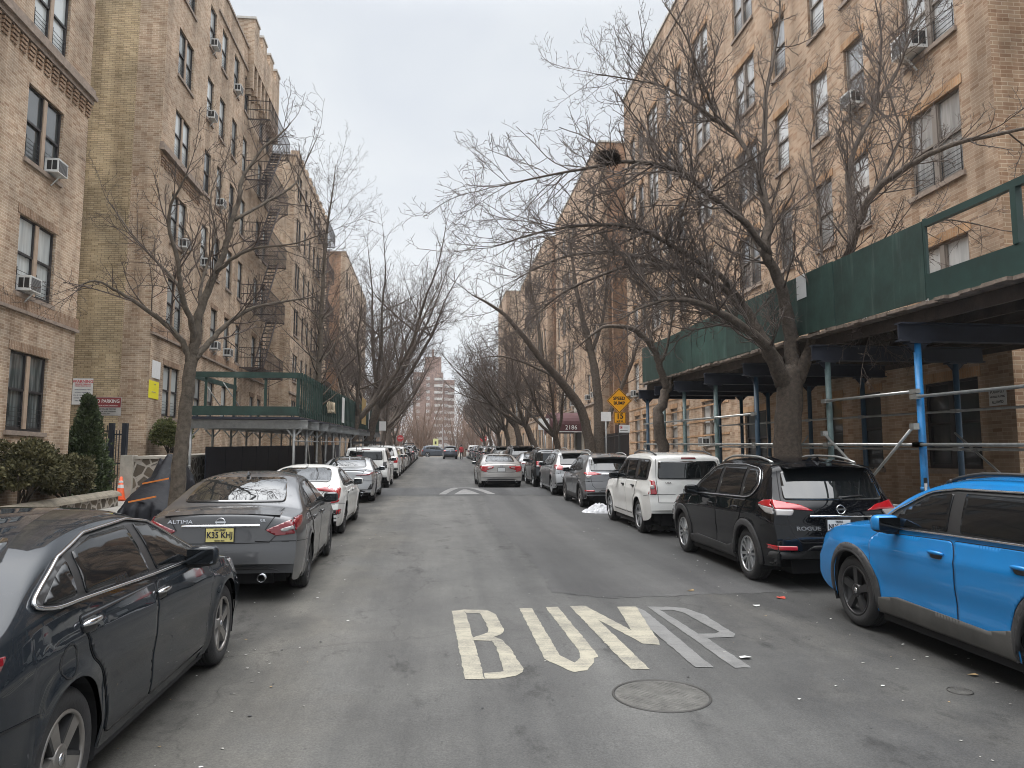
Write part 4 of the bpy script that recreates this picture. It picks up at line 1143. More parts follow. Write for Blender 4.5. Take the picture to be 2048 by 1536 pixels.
    def mirror(s, y, z, paint_m, dy=.0, size=1.0, low=BLACKP):
        for sd in (1, -1):
            l, nrm, d = s.hit('side', y, z, sd); c = Vector((l.x + sd * .115 * size, y + dy - .02, z + .04))
            mb = MB(); N, K = 14, 9
            for i in range(K + 1):
                ph = -math.pi / 2 + math.pi * i / K
                for j in range(N):
                    th = 2 * math.pi * j / N; sg = lambda v, e: math.copysign(abs(v) ** e, v)
                    mb.v.append((c.x + .115 * size * sg(math.cos(ph), .5) * sg(math.cos(th), .6), c.y + .07 * size * sg(math.cos(ph), .5) * sg(math.sin(th), .8), c.z + .075 * size * sg(math.sin(ph), .6)))
            for i in range(K):
                for j in range(N):
                    mb.f.append([i * N + j, i * N + (j + 1) % N, (i + 1) * N + (j + 1) % N, (i + 1) * N + j]); mb.m.append(0 if i >= 3 else 1); mb.sm.append(True); mb.uv.append(None)
            mb.box(min(l.x - sd * .03, c.x), max(l.x - sd * .03, c.x), c.y - .03, c.y + .035, c.z - .085 * size, c.z - .04 * size, 1)
            o = mb.build('mirror', [paint_m, low], s.o)
            gm = MB(); gm.box(c.x - .092 * size, c.x + .092 * size, c.y - .0745 * size, c.y - .068 * size, c.z - .05 * size, c.z + .055 * size); gm.build('mirror_glass', MIRRG, o)
    def handle(s, y, z, m, door, sd, ln=.21):
        mb = MB(); P = []
        for k in range(7):
            f = k / 6; l, nrm, d = s.hit('side', y + (f - .5) * ln, z, sd); P.append(l + nrm * (.015 + .026 * math.sin(math.pi * f) ** .6))
        mb.tube(P, [.009, .015, .017, .017, .017, .015, .009], 8); 
        s.panel(mb, [(y - .09, z - .045), (y + .07, z - .045), (y + .09, z + .02), (y - .08, z + .02)], 'side', off=.0085, sd=sd, mi=1, rnd=1.2, grid=.04, skirt=.001)
        mb.build('handle', [m, BLACKP], door)
    def rails(s, x, y0, y1, m, h=.045):
        for sd in (1, -1):
            mb = MB(); P = []
            for k in range(13):
                f = k / 12; y = y0 + (y1 - y0) * f; l, n, d = s.hit('top', sd * x, y); P.append(l + Vector((0, 0, .008 + h * min(1, 4 * f, 4 * (1 - f)) ** .7)))
            mb.tube(P, .017, 8); 
            for f in (.03, .97):
                y = y0 + (y1 - y0) * f; l, n, d = s.hit('top', sd * x, y); mb.tube([l - Vector((0, 0, .02)), l + Vector((0, 0, .03))], .022, 8)
            mb.build('roof_rail', m, s.o)
    def antenna(s, y):
        l, n, d = s.hit('top', 0, y); mb = MB()
        mb.add([(-.02, l.y - .09, l.z), (.02, l.y - .09, l.z), (.02, l.y + .09, l.z), (-.02, l.y + .09, l.z), (-.004, l.y - .07, l.z + .055), (.004, l.y - .07, l.z + .055)],
               [(0, 1, 5, 4), (1, 2, 5), (3, 0, 4), (2, 3, 4, 5)], 0); mb.build('antenna', s.paint, s.o)
    def emblem(s, z, r=.045, kind='ring'):
        l, nrm, d = s.hit('rear', 0, z); up = (Vector((0, 0, 1)) - nrm * nrm.z).normalized(); rt = up.cross(nrm)
        M = Matrix.Translation(l + nrm * .006) @ Matrix((rt, up, nrm)).transposed().to_4x4()
        mb = MB()
        if kind == 'ring':
            mb.lathe([(r * .82, 0), (r * .84, .008), (r, .008), (r * 1.02, 0)], 24, M=M); mb.box(-r * 1.15, r * 1.15, -r * .19, r * .19, 0, .011, 0, M)
        elif kind == 'H':
            for a, b_ in (((-.6, -.7), (-.75, .75)), ((.6, -.7), (.75, .75))): mb.bar(M @ Vector((a[0] * r, a[1] * r, .004)), M @ Vector((b_[0] * r, b_[1] * r, .004)), r * .25, .01, 0, nrm)
            mb.bar(M @ Vector((-r * .6, 0, .004)), M @ Vector((r * .6, 0, .004)), r * .25, .01, 0, nrm)
            for q in range(4): a = [(-1, -.85), (1, -.85), (1.1, .95), (-1.1, .95)]; p, t = a[q], a[(q + 1) % 4]; mb.bar(M @ Vector((p[0] * r, p[1] * r, .004)), M @ Vector((t[0] * r, t[1] * r, .004)), r * .14, .01, 0, nrm)
        else:
            mb.lathe([(0, .006), (r, .006), (r, 0)], 20, M=M @ Matrix.Diagonal((1.4, .8, 1, 1)))
        mb.build('badge', BADGE, s.o)

def dress(c):
    """common fittings driven by the spec"""
    sp = c.sp; g = sp['glass']
    seam = MB()
    dlo = sp['dlo']
    for sd in (1, -1):
        if sp.get('chrome'):
            mb = MB(); c.strip(mb, rounded(dlo, .09), 'side', .011, .014, sd); mb.build('window_trim', sp['chrome'], c.o)
        mb = MB(); c.panel(mb, dlo, 'side', off=.007, sd=sd, grid=.06, rnd=3, skirt=.012); pl = mb.build('pillar_trim', BLACKP, c.o)
        for poly in g:
            mb = MB(); c.panel(mb, poly, 'side', off=.014, sd=sd, grid=.06, rnd=1, skirt=.008); mb.build('side_window', CARGLASS_S, c.o)
        for i, d in enumerate(sp['doors']):
            if i == 1:
                rt, ra = sp['rt'], sp['ra'] + .10; y0 = sp['yr']; zl = d[0][1]; a0 = math.asin(max(-1, min(1, (zl + .03 - rt) / ra))); top_ = max(p[1] for p in d)
                a1 = R(62); arc = [(y0 + ra * math.cos(a0 + (a1 - a0) * k / 8), rt + ra * math.sin(a0 + (a1 - a0) * k / 8)) for k in range(9)]
                up_ = [p for p in d if p[0] > y0 + .6 or p[1] > top_ - .02]; d = [(arc[0][0] + .06, zl)] + [p for p in up_ if not (p[1] <= zl + .001 and p[0] < 2.0 * c.L / 4.9)] + arc[::-1]
            mb = MB(); c.panel(mb, d, 'side', off=.0065, sd=sd, grid=.045, rnd=1.4, skirt=.012); do = mb.build('door', c.paint, c.o)
            hy, hz = sp['handles'][i]; c.handle(hy, hz, sp.get('hm', c.paint), do, sd)
            ln = rounded(d, .042); ln = ln + [ln[0]]; c.ribbon(seam, ln, 'side', w=.016, off=.0028, sd=sd)
        if 'fuel' in sp and sd == -1 or 'fuel_r' in sp and sd == 1:
            y, z = sp.get('fuel') or sp.get('fuel_r'); P = [(y + .085 * math.cos(a * .5236), z + .08 * math.sin(a * .5236)) for a in range(13)]; c.ribbon(seam, P, 'side', w=.007, off=.004, sd=sd)
    for ln in sp.get('rear_seams', ()):
        for sg in (1, -1): c.ribbon(seam, [(x * sg, z) for x, z in ln], 'rear', w=.010, off=.004)
    for ln in sp.get('side_seams', ()):
        for sd in (1, -1): c.ribbon(seam, ln, 'side', w=.009, off=.004, sd=sd)
    for ln in sp.get('top_seams', ()):
        for sg in (1, -1): c.ribbon(seam, [(x * sg, y) for x, y in ln], 'top', w=.010, off=.004)
    seam.build('panel_gap', DARKV, c.o)
    if sp.get('rear_surround'): c.part('rear_window_surround', sp['rear_surround'], 'rear', BLACKP, both=False, off=.004, grid=.06, rnd=3)
    c.part('rear_window', sp['rear_glass'], 'rear', sp.get('rg_mat', CARGLASS), both=False, off=.010, grid=.06, rnd=2)
    c.part('windscreen', sp['wind'], 'front', CARGLASS, both=False, off=.008, grid=.09, rnd=1)
    for polys, m in sp['tails']:
        for sd in (1, -1):
            mb = MB()
            for view, poly, off, mi in polys:
                if mi: continue
                c.panel(mb, poly if (view == 'side' or sd == 1) else [(-x, z) for x, z in poly], view, off=off + (.006 if mi else 0), sd=sd, mi=mi, grid=.03, rnd=1, skirt=.02, mind=.42 if view == 'side' else .30)
            tl_ = mb.build('tail_light', m, c.o)
            for view, poly, off, mi in polys:
                if mi: m3 = MB(); c.panel(m3, poly if (view == 'side' or sd == 1) else [(-x, z) for x, z in poly], view, off=off + .006, sd=sd, grid=.03, rnd=1, mind=.42 if view == 'side' else .30); m3.v and m3.build('reversing_lens', m[1], tl_)
    for name, poly, view, m, both, off in sp.get('extra', ()): c.part(name, poly, view, m, both=both, off=off, grid=.035, rnd=.4)
    if sp.get('head'): c.part('headlight', sp['head'], 'side', LENS_W, off=.006, grid=.06)
    if sp.get('grille'): c.part('grille', sp['grille'], 'front', BLACKP, both=False, off=.006, grid=.07)
    if sp.get('clad'):
        for sd in (1, -1):
            for yw, rt in c.wheels():
                mb = MB(); ra = sp['ra']; a0, a1 = -.2, math.pi + .2; P = []
                for k in range(23): a = a0 + (a1 - a0) * k / 22; P.append((yw + (ra + .075) * math.cos(a), max(.2, rt + (ra + .075) * math.sin(a))))
                for k in range(23): a = a1 + (a0 - a1) * k / 22; P.append((yw + (ra + .004) * math.cos(a), max(.2, rt + (ra + .004) * math.sin(a))))
                c.panel(mb, P, 'side', off=.018, sd=sd, grid=.05, rnd=0, skirt=.04); c.strip(mb, [(yw + (ra + .006) * math.cos(a0 + (a1 - a0) * k / 22), max(.2, rt + (ra + .006) * math.sin(a0 + (a1 - a0) * k / 22))) for k in range(23)], 'side', .022, .0, sd, False); mb.build('wheel_arch_trim', CLAD, c.o)
            y0, y1 = sp['yr'] + sp['ra'] + .03, sp['yf'] - sp['ra'] - .03; z0 = c.bot(c.L / 2) + .005; h = sp.get('sill_h', .16)
            mb = MB(); c.panel(mb, [(y0, z0), (y1, z0), (y1 - .02, z0 + h * .75), (y1 - .3, z0 + h), (y0 + .3, z0 + h * .85), (y0 + .02, z0 + h * 1.2)], 'side', off=.020, sd=sd, grid=.05, rnd=0, skirt=.04); mb.build('sill_trim', sp.get('sill_m', CLAD), c.o)
    if sp.get('low_black'): c.part('rear_valance', sp['low_black'], 'rear', CLAD, both=False, off=.012, grid=.07, rnd=1)
    if sp.get('exhaust'):
        for ex_ in sp['exhaust']:
            mb = MB(); M = Matrix.Translation((ex_[0], ex_[1], ex_[2])) @ Matrix.Rotation(R(90), 4, 'X'); mb.lathe([(.042, 0), (.045, .01), (.045, -.25), (.036, -.25)], 16, M=M); mb.lathe([(.036, .005), (.034, -.15), (0, -.15)], 16, 1, M=M); mb.build('exhaust', [CHROME, DARKV], c.o)
    my, mz = sp['mirror']; c.mirror(my, mz, sp.get('mm', c.paint), size=sp.get('ms', 1.0))
    if sp.get('rails'): c.rails(*sp['rails'])
    if sp.get('ant'): c.antenna(sp['ant'])
    if sp.get('spoiler'):
        y0, z0, hw, ln, th = sp['spoiler']; mb = MB()
        n = 12
        for i in range(n + 1):
            x = -hw + 2 * hw * i / n; u = (x / hw) ** 2
            mb.v += [(x, y0 + .07 * u, z0 - .03 * u), (x, y0 + ln + .06 * u, z0 + sp.get('sp_rise', .03) - .03 * u), (x, y0 + ln + .06 * u, z0 + sp.get('sp_rise', .03) - .04 * u - th), (x, y0 + .01 + .07 * u, z0 - .03 * u - th * .6)]
        for i in range(n):
            for q in range(4): mb.f.append([4 * i + q, 4 * i + (q + 1) % 4, 4 * i + 4 + (q + 1) % 4, 4 * i + 4 + q])
        mb.f += [[3, 2, 1, 0], [4 * n, 4 * n + 1, 4 * n + 2, 4 * n + 3]]
        mb.m = [0] * len(mb.f); mb.sm = [False] * len(mb.f); mb.uv = [None] * len(mb.f); mb.build('spoiler', sp.get('spm', c.paint), c.o, sharp=30)
    if sp.get('wiper'):
        z = sp['wiper']; l, n, d = c.hit('rear', 0.02, z); l2, n2, d2 = c.hit('rear', .36, z + .03); mb = MB(); mb.tube([l + n * .03, l2 + n2 * .02], [.014, .008], 6); mb.tube([l, l + n * .04], .022, 8); mb.build('rear_wiper', BLACKP, c.o)
    if sp.get('emblem'): c.emblem(*sp['emblem'])
    return c
def drive(c, x, y, label, cat='car', group=None, rz=0):
    c.o.location = (x, y, gz(y)); c.o.rotation_euler = (math.atan(SLOPE), 0, rz); setp(c.o, label, cat, group); return c

# ------------------------------------------------------------------ vehicle specifications
def scaled(sp, L=None, W=None, H=None, **ov):
    import copy
    d = copy.copy(sp); ky = (L or sp['L']) / sp['L']; kx = (W or sp['W']) / sp['W']; kz = (H or sp['H']) / sp['H']
    yz = lambda P: [(a * ky, b * kz) for a, b in P]; xz = lambda P: [(a * kx, b * kz) for a, b in P]; xy = lambda P: [(a * kx, b * ky) for a, b in P]
    for k in ('top', 'belt', 'bot', 'dlo', 'head'):
        if d.get(k): d[k] = yz(d[k])
    for k in ('glass', 'doors', 'side_seams'):
        if d.get(k): d[k] = [yz(p) for p in d[k]]
    d['handles'] = yz(d['handles']); d['mirror'] = yz([d['mirror']])[0]; d['dc'] = yz([d['dc']])[0]
    for k in ('rear_glass', 'wind', 'grille', 'low_black', 'rear_surround'):
        if d.get(k): d[k] = xz(d[k])
    if d.get('rear_seams'): d['rear_seams'] = [xz(p) for p in d['rear_seams']]
    if d.get('top_seams'): d['top_seams'] = [xy(p) for p in d['top_seams']]
    d['tails'] = [([(v, xz(p) if v == 'rear' else yz(p), o, mi) for v, p, o, mi in pol], m) for pol, m in d['tails']]
    d['extra'] = [(n, xz(p) if v in ('rear', 'front') else yz(p) if v == 'side' else xy(p), v, m, b_, o) for n, p, v, m, b_, o in d.get('extra', ())]
    for k in ('yr', 'yf'): d[k] *= ky
    for k in ('fuel', 'fuel_r'):
        if k in d: d[k] = yz([d[k]])[0]
    if d.get('rails'): r = d['rails']; d['rails'] = (r[0] * kx, r[1] * ky, r[2] * ky, r[3])
    if d.get('ant'): d['ant'] *= ky
    if d.get('emblem'): d['emblem'] = (d['emblem'][0] * kz, *d['emblem'][1:])
    if d.get('spoiler'): q = d['spoiler']; d['spoiler'] = (q[0] * ky, q[1] * kz, q[2] * kx, q[3], q[4])
    if d.get('wiper'): d['wiper'] *= kz
    d['L'], d['W'], d['H'] = L or sp['L'], W or sp['W'], H or sp['H']; d.update(ov); return d

SEDAN = dict(L=4.88, W=1.83, H=1.475, yr=1.09, yf=3.866, rt=.333, ra=.372, k=.64, crown=.075, ex=3.0,
    top=[(0, .46), (.012, .60), (.035, .70), (.05, .84), (.07, 1.0), (.10, 1.05), (.2, 1.06), (.52, 1.085), (.66, 1.105), (1.0, 1.26), (1.40, 1.40), (1.8, 1.465), (2.3, 1.478), (2.7, 1.44), (3.1, 1.24), (3.48, 1.035), (3.6, 1.005), (4.1, .955), (4.55, .85), (4.75, .73), (4.85, .58), (4.88, .46)],
    belt=[(0, .88), (.4, .985), (1.2, 1.0), (2.5, .965), (3.5, .925), (4.2, .86), (4.88, .6)],
    bot=[(0, .34), (.03, .25), (.3, .21), (1, .2), (3.9, .2), (4.6, .22), (4.8, .28), (4.88, .38)],
    dlo=[(.98, 1.045), (1.30, 1.235), (1.7, 1.345), (2.2, 1.378), (2.65, 1.345), (3.05, 1.15), (3.33, .985), (2.2, 1.005), (1.2, 1.025)], dc=(2.1, 1.18),
    glass=[[(2.30, 1.022), (3.20, 1.0), (3.0, 1.135), (2.63, 1.315), (2.34, 1.345)], [(1.50, 1.04), (2.20, 1.024), (2.24, 1.345), (1.74, 1.315), (1.52, 1.245)], [(1.12, 1.055), (1.44, 1.043), (1.46, 1.225), (1.34, 1.18)]],
    doors=[[(2.22, .28), (3.38, .28), (3.44, .88), (3.34, .955), (2.27, .985), (2.22, .88)], [(1.62, .28), (2.20, .28), (2.20, .88), (2.25, .985), (1.16, 1.0), (1.24, .84), (1.50, .64)]],
    handles=[(2.42, .875), (1.46, .885)], mirror=(3.16, .985),
    rear_glass=[(-.63, 1.125), (.63, 1.125), (.53, 1.385), (.40, 1.405), (-.40, 1.405), (-.53, 1.385)], wind=[(-.68, 1.04), (.68, 1.04), (.56, 1.41), (-.56, 1.41)],
    tails=[([('rear', [(.50, .845), (.86, .985), (.93, .97), (.93, .80), (.62, .775)], .012, 0), ('side', [(.04, .80), (.42, .90), (.52, .985), (.2, .99), (.04, .97)], .012, 0), ('rear', [(.66, .85), (.86, .905), (.86, .86), (.70, .82)], .017, 1)], [RED_D, LENS_W])],
    rear_seams=[[(0, .70), (.55, .70), (.62, .775)], [(.50, .845), (.60, 1.0), (.64, 1.06)]], side_seams=[[(.03, .72), (.75, .66)]], top_seams=[[(0, .56), (.60, .60)]],
    low_black=[(-.74, .25), (.74, .25), (.70, .36), (.5, .42), (-.5, .42), (-.70, .36)], exhaust=[(.48, .05, .29)], head=[(4.1, .74), (4.66, .62), (4.72, .70), (4.45, .83), (4.0, .87)],
    grille=[(-.4, .45), (.4, .45), (.5, .72), (-.5, .72)], emblem=(.945, .052, 'ring'), rim=('twin', 5, RIM_D), tw=.235,
    extra=[('chrome_strip', [(-.45, .885), (.45, .885), (.44, .915), (-.44, .915)], 'rear', CHROME, False, .02)], ant=1.62, fuel_r=(1.02, .82))
SUV = dict(L=4.69, W=1.84, H=1.70, yr=.98, yf=3.685, rt=.358, ra=.405, k=.40, crown=.06, ex=4.0, pf=.10,
    top=[(0, .52), (.01, .66), (.04, .78), (.07, .86), (.085, .99), (.12, 1.10), (.24, 1.28), (.40, 1.50), (.44, 1.60), (.58, 1.645), (1.2, 1.69), (1.9, 1.70), (2.5, 1.66), (2.95, 1.46), (3.35, 1.17), (3.5, 1.105), (3.65, 1.085), (4.2, 1.03), (4.5, .94), (4.62, .80), (4.68, .62), (4.69, .50)],
    belt=[(0, 1.0), (.4, 1.13), (1.2, 1.10), (2.5, 1.06), (3.4, 1.03), (4.2, .95), (4.69, .75)],
    bot=[(0, .40), (.03, .32), (.3, .28), (1, .25), (3.8, .25), (4.4, .28), (4.62, .34), (4.69, .44)],
    dlo=[(.68, 1.33), (.84, 1.18), (1.0, 1.135), (2.2, 1.10), (3.26, 1.07), (2.98, 1.28), (2.56, 1.515), (2.2, 1.565), (1.4, 1.58), (.84, 1.535)], dc=(2, 1.3),
    glass=[[(2.18, 1.125), (3.12, 1.10), (2.90, 1.285), (2.53, 1.48), (2.22, 1.53)], [(1.26, 1.15), (2.07, 1.13), (2.11, 1.535), (1.31, 1.545)], [(.79, 1.33), (.90, 1.205), (1.17, 1.16), (1.21, 1.54), (.90, 1.505)]],
    doors=[[(2.1, .35), (3.28, .35), (3.36, .95), (3.22, 1.04), (2.15, 1.082), (2.1, .95)], [(1.56, .35), (2.08, .35), (2.08, .95), (2.13, 1.084), (1.02, 1.115), (1.14, .92), (1.42, .74)]],
    handles=[(2.32, .955), (1.34, .975)], mirror=(3.02, 1.09),
    rear_glass=[(-.69, 1.15), (.69, 1.15), (.63, 1.50), (.56, 1.535), (-.56, 1.535), (-.63, 1.50)], wind=[(-.72, 1.14), (.72, 1.14), (.60, 1.60), (-.60, 1.60)],
    tails=[([('rear', [(.36, 1.015), (.52, 1.09), (.93, 1.165), (.93, 1.03), (.60, 1.03)], .014, 0), ('side', [(.06, 1.03), (.62, 1.075), (.50, 1.135), (.06, 1.16)], .014, 0), ('rear', [(.60, 1.028), (.93, 1.028), (.93, .955), (.64, .95)], .013, 1), ('side', [(.06, 1.028), (.60, 1.07), (.36, .97), (.06, .955)], .013, 1)], [RED, LENS_W])],
    rear_seams=[[(0, .62), (.56, .62), (.66, .72), (.70, .95)], [(.70, 1.03), (.72, 1.15), (.66, 1.52)]], side_seams=[[(.05, .86), (.5, .80)]],
    low_black=[(-.88, .33), (.88, .33), (.88, .50), (.55, .50), (.40, .585), (-.40, .585), (-.55, .50), (-.88, .50)], head=[(3.95, .88), (4.46, .78), (4.5, .86), (4.2, .95), (3.9, .97)], grille=[(-.45, .5), (.45, .5), (.5, .85), (-.5, .85)],
    emblem=(1.035, .06, 'ring'), rim=('twin', 5, RIM_S), tw=.23, rails=(.60, .75, 2.55, STEEL), ant=.72, spoiler=(.22, 1.60, .60, .30, .03), wiper=1.17,
    extra=[('chrome_strip', [(-.42, .935), (.42, .935), (.42, .96), (-.42, .96)], 'rear', CHROME, False, .02), ('reflector', [(.62, .52), (.90, .52), (.90, .575), (.62, .575)], 'rear', RED, True, .012)], clad=True, fuel_r=(.86, .85))
BOXY = scaled(SUV, L=4.44, W=1.81, H=1.74, yr=.90, yf=3.52, k=.26, crown=.05, ex=5,
    top=[(0, .55), (.01, .70), (.05, .80), (.07, .95), (.085, 1.08), (.12, 1.22), (.20, 1.56), (.26, 1.66), (.42, 1.70), (1.2, 1.735), (1.9, 1.735), (2.3, 1.70), (2.5, 1.63), (2.95, 1.24), (3.08, 1.13), (3.25, 1.10), (3.9, 1.06), (4.2, .99), (4.35, .84), (4.43, .64), (4.44, .52)],
    belt=[(0, 1.02), (.5, 1.13), (2.5, 1.10), (3.4, 1.06), (4.0, .98), (4.44, .75)], bot=[(0, .48), (.04, .38), (.3, .30), (1, .27), (3.7, .27), (4.2, .3), (4.4, .4), (4.44, .46)],
    dlo=[(.36, 1.2), (.42, 1.155), (2.1, 1.13), (2.92, 1.115), (2.72, 1.33), (2.45, 1.555), (2.15, 1.60), (.5, 1.60), (.38, 1.56)],
    glass=[[(2.0, 1.15), (2.82, 1.135), (2.66, 1.33), (2.42, 1.525), (2.04, 1.575)], [(1.24, 1.16), (1.91, 1.15), (1.94, 1.575), (1.24, 1.578)], [(.46, 1.19), (1.03, 1.17), (1.03, 1.575), (.50, 1.565)]],
    doors=[[(1.94, .38), (3.02, .38), (3.10, .98), (3.0, 1.07), (1.98, 1.11), (1.94, .98)], [(1.44, .38), (1.92, .38), (1.92, .98), (1.96, 1.11), (1.05, 1.13), (1.05, .95), (1.30, .78)]],
    handles=[(2.14, .99), (1.28, 1.0)], mirror=(2.74, 1.13),
    rear_glass=[(-.66, 1.18), (.66, 1.18), (.62, 1.56), (-.62, 1.56)], wind=[(-.70, 1.17), (.70, 1.17), (.62, 1.62), (-.62, 1.62)],
    tails=[([('rear', [(.70, .87), (.93, .87), (.93, 1.15), (.72, 1.15)], .014, 0), ('side', [(.05, .87), (.20, .87), (.18, 1.15), (.05, 1.15)], .014, 0), ('rear', [(.74, .98), (.86, .98), (.86, 1.05), (.74, 1.05)], .018, 1)], [RED, LENS_W])],
    rear_seams=[[(0, .70), (.68, .70), (.69, 1.15)], [(.69, 1.15), (.66, 1.6)]], rails=(.60, .5, 2.2, BLACKP), ant=0, spoiler=None, wiper=None, emblem=(1.0, .05, 'oval'), rim=('bar', 5, RIM_S),
    low_black=[(-.8, .36), (.8, .36), (.78, .44), (-.78, .44)], clad=False, head=[(3.9, .8), (4.3, .74), (4.3, .95), (3.95, .98)],
    extra=[('high_brake_light', [(-.16, 1.60), (.16, 1.60), (.15, 1.632), (-.15, 1.632)], 'rear', RED_D, False, .012)])
BOXY.pop('fuel_r', None)

# ---- left row
acc = scaled(SEDAN, fine=.75, L=4.84, W=1.85, H=1.465, yr=1.06, yf=3.84, rt=.338, ra=.378, chrome=CHROME, hm=CHROME, rim=('swirl', 5, RIM_G), tw=.23,
    dlo=[(.76, 1.115), (.92, 1.18), (1.2, 1.278), (1.62, 1.355), (2.3, 1.368), (2.66, 1.32), (3.05, 1.15), (3.32, .99), (2.2, 1.025), (1.2, 1.07), (.94, 1.075)],
    glass=[[(2.30, 1.04), (3.22, 1.005), (3.0, 1.14), (2.64, 1.295), (2.36, 1.335)], [(1.27, 1.085), (2.17, 1.045), (2.22, 1.338), (1.68, 1.335), (1.36, 1.285)], [(.86, 1.112), (.97, 1.095), (1.18, 1.09), (1.26, 1.26), (1.08, 1.205)]],
    top=[(0, .46), (.012, .60), (.035, .70), (.05, .84), (.07, 1.0), (.10, 1.06), (.2, 1.085), (.36, 1.11), (.46, 1.135), (.80, 1.29), (1.2, 1.41), (1.65, 1.462), (2.2, 1.468), (2.62, 1.43), (3.05, 1.24), (3.44, 1.035), (3.56, 1.0), (4.06, .95), (4.5, .85), (4.7, .73), (4.81, .58), (4.84, .46)],
    rear_glass=[(-.62, 1.155), (.62, 1.155), (.53, 1.38), (-.53, 1.38)],
    hm_=0, low_black=None, emblem=None, ant=None,
    belt=[(0, .92), (.4, 1.03), (1.0, 1.06), (1.4, 1.045), (2.5, .99), (3.5, .93), (4.2, .86), (4.84, .6)], handles=[(2.30, .91), (1.25, .95)], mirror=(2.96, 1.0))
c = dress(Car(acc, 'parked_car', P_BLK2)); drive(c, -1.75 - .925, 2.98, 'glossy charcoal sedan with chrome window trim, nearest car on the left kerb')
alt = scaled(SEDAN, fine=.75, spoiler=(.085, 1.045, .66, .17, .018), sp_rise=.03)
c = dress(Car(alt, 'parked_car', P_GREY)); drive(c, -1.56 - .915, 9.22, 'gunmetal grey sedan with yellow number plate, second on the left kerb', rz=R(2.0))
c.plate(0, .80, [('K35 KHJ', .0, .098, PLATE_T), ('NEW JERSEY', .06, .026, PLATE_T), ('Garden State', -.062, .022, PLATE_T)], PLATE_Y)
c.rear_text('ALTIMA', -.46, .945, .062, BADGE, xs=1.35); c.rear_text('SR', .47, .95, .05, BADGE, xs=1.3)
civ = scaled(SEDAN, fine=.75, L=4.63, W=1.80, H=1.42, yr=.98, yf=3.68, k=.66, rim=('multi', 8, RIM_D), rt=.325, ra=.362, emblem=(.93, .05, 'H'), exhaust=[], extra=[],
    top=[(0, .50), (.012, .62), (.05, .74), (.06, .90), (.075, 1.0), (.11, 1.035), (.2, 1.04), (.42, 1.06), (.8, 1.17), (1.3, 1.33), (1.75, 1.405), (2.1, 1.418), (2.5, 1.38), (2.9, 1.2), (3.3, 1.0), (3.42, .965), (3.9, .90), (4.3, .80), (4.5, .70), (4.6, .56), (4.63, .46)],
    tails=[([('rear', [(.34, .985), (.62, .995), (.92, .985), (.93, .72), (.60, .66), (.58, .70), (.78, .78), (.78, .885), (.34, .955)], .014, 0), ('side', [(.04, .72), (.20, .78), (.36, .90), (.48, .965), (.25, .985), (.04, .99)], .014, 0), ('rear', [(.62, .80), (.76, .82), (.76, .86), (.60, .88)], .012, 1)], [RED, LENS_W])],
    low_black=[(-.9, .30), (.9, .30), (.88, .40), (-.88, .40)], rg_mat=CARGLASS)
civ['extra'] = [('bumper_vent', [(.58, .44), (.86, .46), (.87, .56), (.60, .55)], 'rear', BLACKP, True, .012), ('reflector', [(.80, .465), (.86, .47), (.87, .555), (.81, .55)], 'rear', RED, True, .017), ('rear_grille', [(-.55, .76), (.55, .76), (.5, .88), (-.5, .88)], 'rear', BLACKP, False, .009)]
civ['rear_glass'] = [(-.62, 1.085), (.62, 1.085), (.54, 1.30), (.42, 1.345), (-.42, 1.345), (-.54, 1.30)]
c = dress(Car(civ, 'parked_car', P_WHITE)); drive(c, -1.82 - .90, 15.35, 'white sedan with red C shaped tail lights, third on the left kerb')
cam_ = scaled(SEDAN, L=4.88, W=1.84, H=1.445, rim=('multi', 7, RIM_D), spoiler=(.085, 1.045, .62, .14, .016),
    tails=[([('rear', [(.34, .885), (.66, .905), (.93, .955), (.93, .89), (.70, .865), (.36, .862)], .014, 0), ('side', [(.04, .88), (.45, .94), (.5, .965), (.04, .955)], .014, 0)], [RED_D])], exhaust=[(.55, .05, .29), (-.55, .05, .29)], emblem=(.94, .05, 'oval'))
cam_['extra'] = [('roof_panel', [(-.5, 1.62), (.5, 1.62), (.53, 2.65), (-.53, 2.65)], 'top', CARGLASS, False, .006), ('corner_vent', [(.72, .42), (.86, .44), (.90, .62), (.82, .60)], 'rear', BLACKP, True, .01)]
c = dress(Car(cam_, 'parked_car', P_SILV)); CAMRY = c; drive(c, -1.86 - .92, 24.2, 'silver sedan with black roof panel, fourth on the left kerb')
bx = scaled(BOXY, L=4.72, W=1.93, H=1.76, rt=.40, ra=.45, clad=False, rails=None,
    tails=[([('rear', [(.72, .86), (.93, .86), (.93, 1.12), (.72, 1.12)], .014, 0), ('side', [(.05, .86), (.2, .86), (.2, 1.12), (.05, 1.12)], .014, 0)], [BLACKP])])
c = dress(Car(bx, 'parked_car', P_WHITE)); BOXW = c; drive(c, -1.82 - .965, 31.6, 'tall white off-roader with black roof rack and spare wheel, fifth on the left kerb')
mb = MB()
for x in (-.58, .58): mb.bar((x, .6, 1.86), (x, 2.4, 1.86), .04, .04)
for y in (.7, 1.1, 1.5, 1.9, 2.3): mb.bar((-.6, y, 1.885), (.6, y, 1.885), .05, .03)
mb.bar((-.62, .55, 1.92), (.62, .55, 1.92), .08, .09)
for x in (-.58, .58):
    for y in (.7, 2.3): mb.bar((x, y, 1.7), (x, y, 1.87), .03, .03, 0, (1, 0, 0))
for k in range(6): mb.bar((-.36, -.03, .9 + k * .17), (-.14, -.03, .9 + k * .17), .02, .02)
for x in (-.36, -.14): mb.bar((x, .0, .85), (x, .0, 1.76), .02, .02, 0, (1, 0, 0)); mb.bar((x, .0, 1.76), (x, .6, 1.88), .02, .02)
mb.build('roof_rack', BLACKP, c.o)
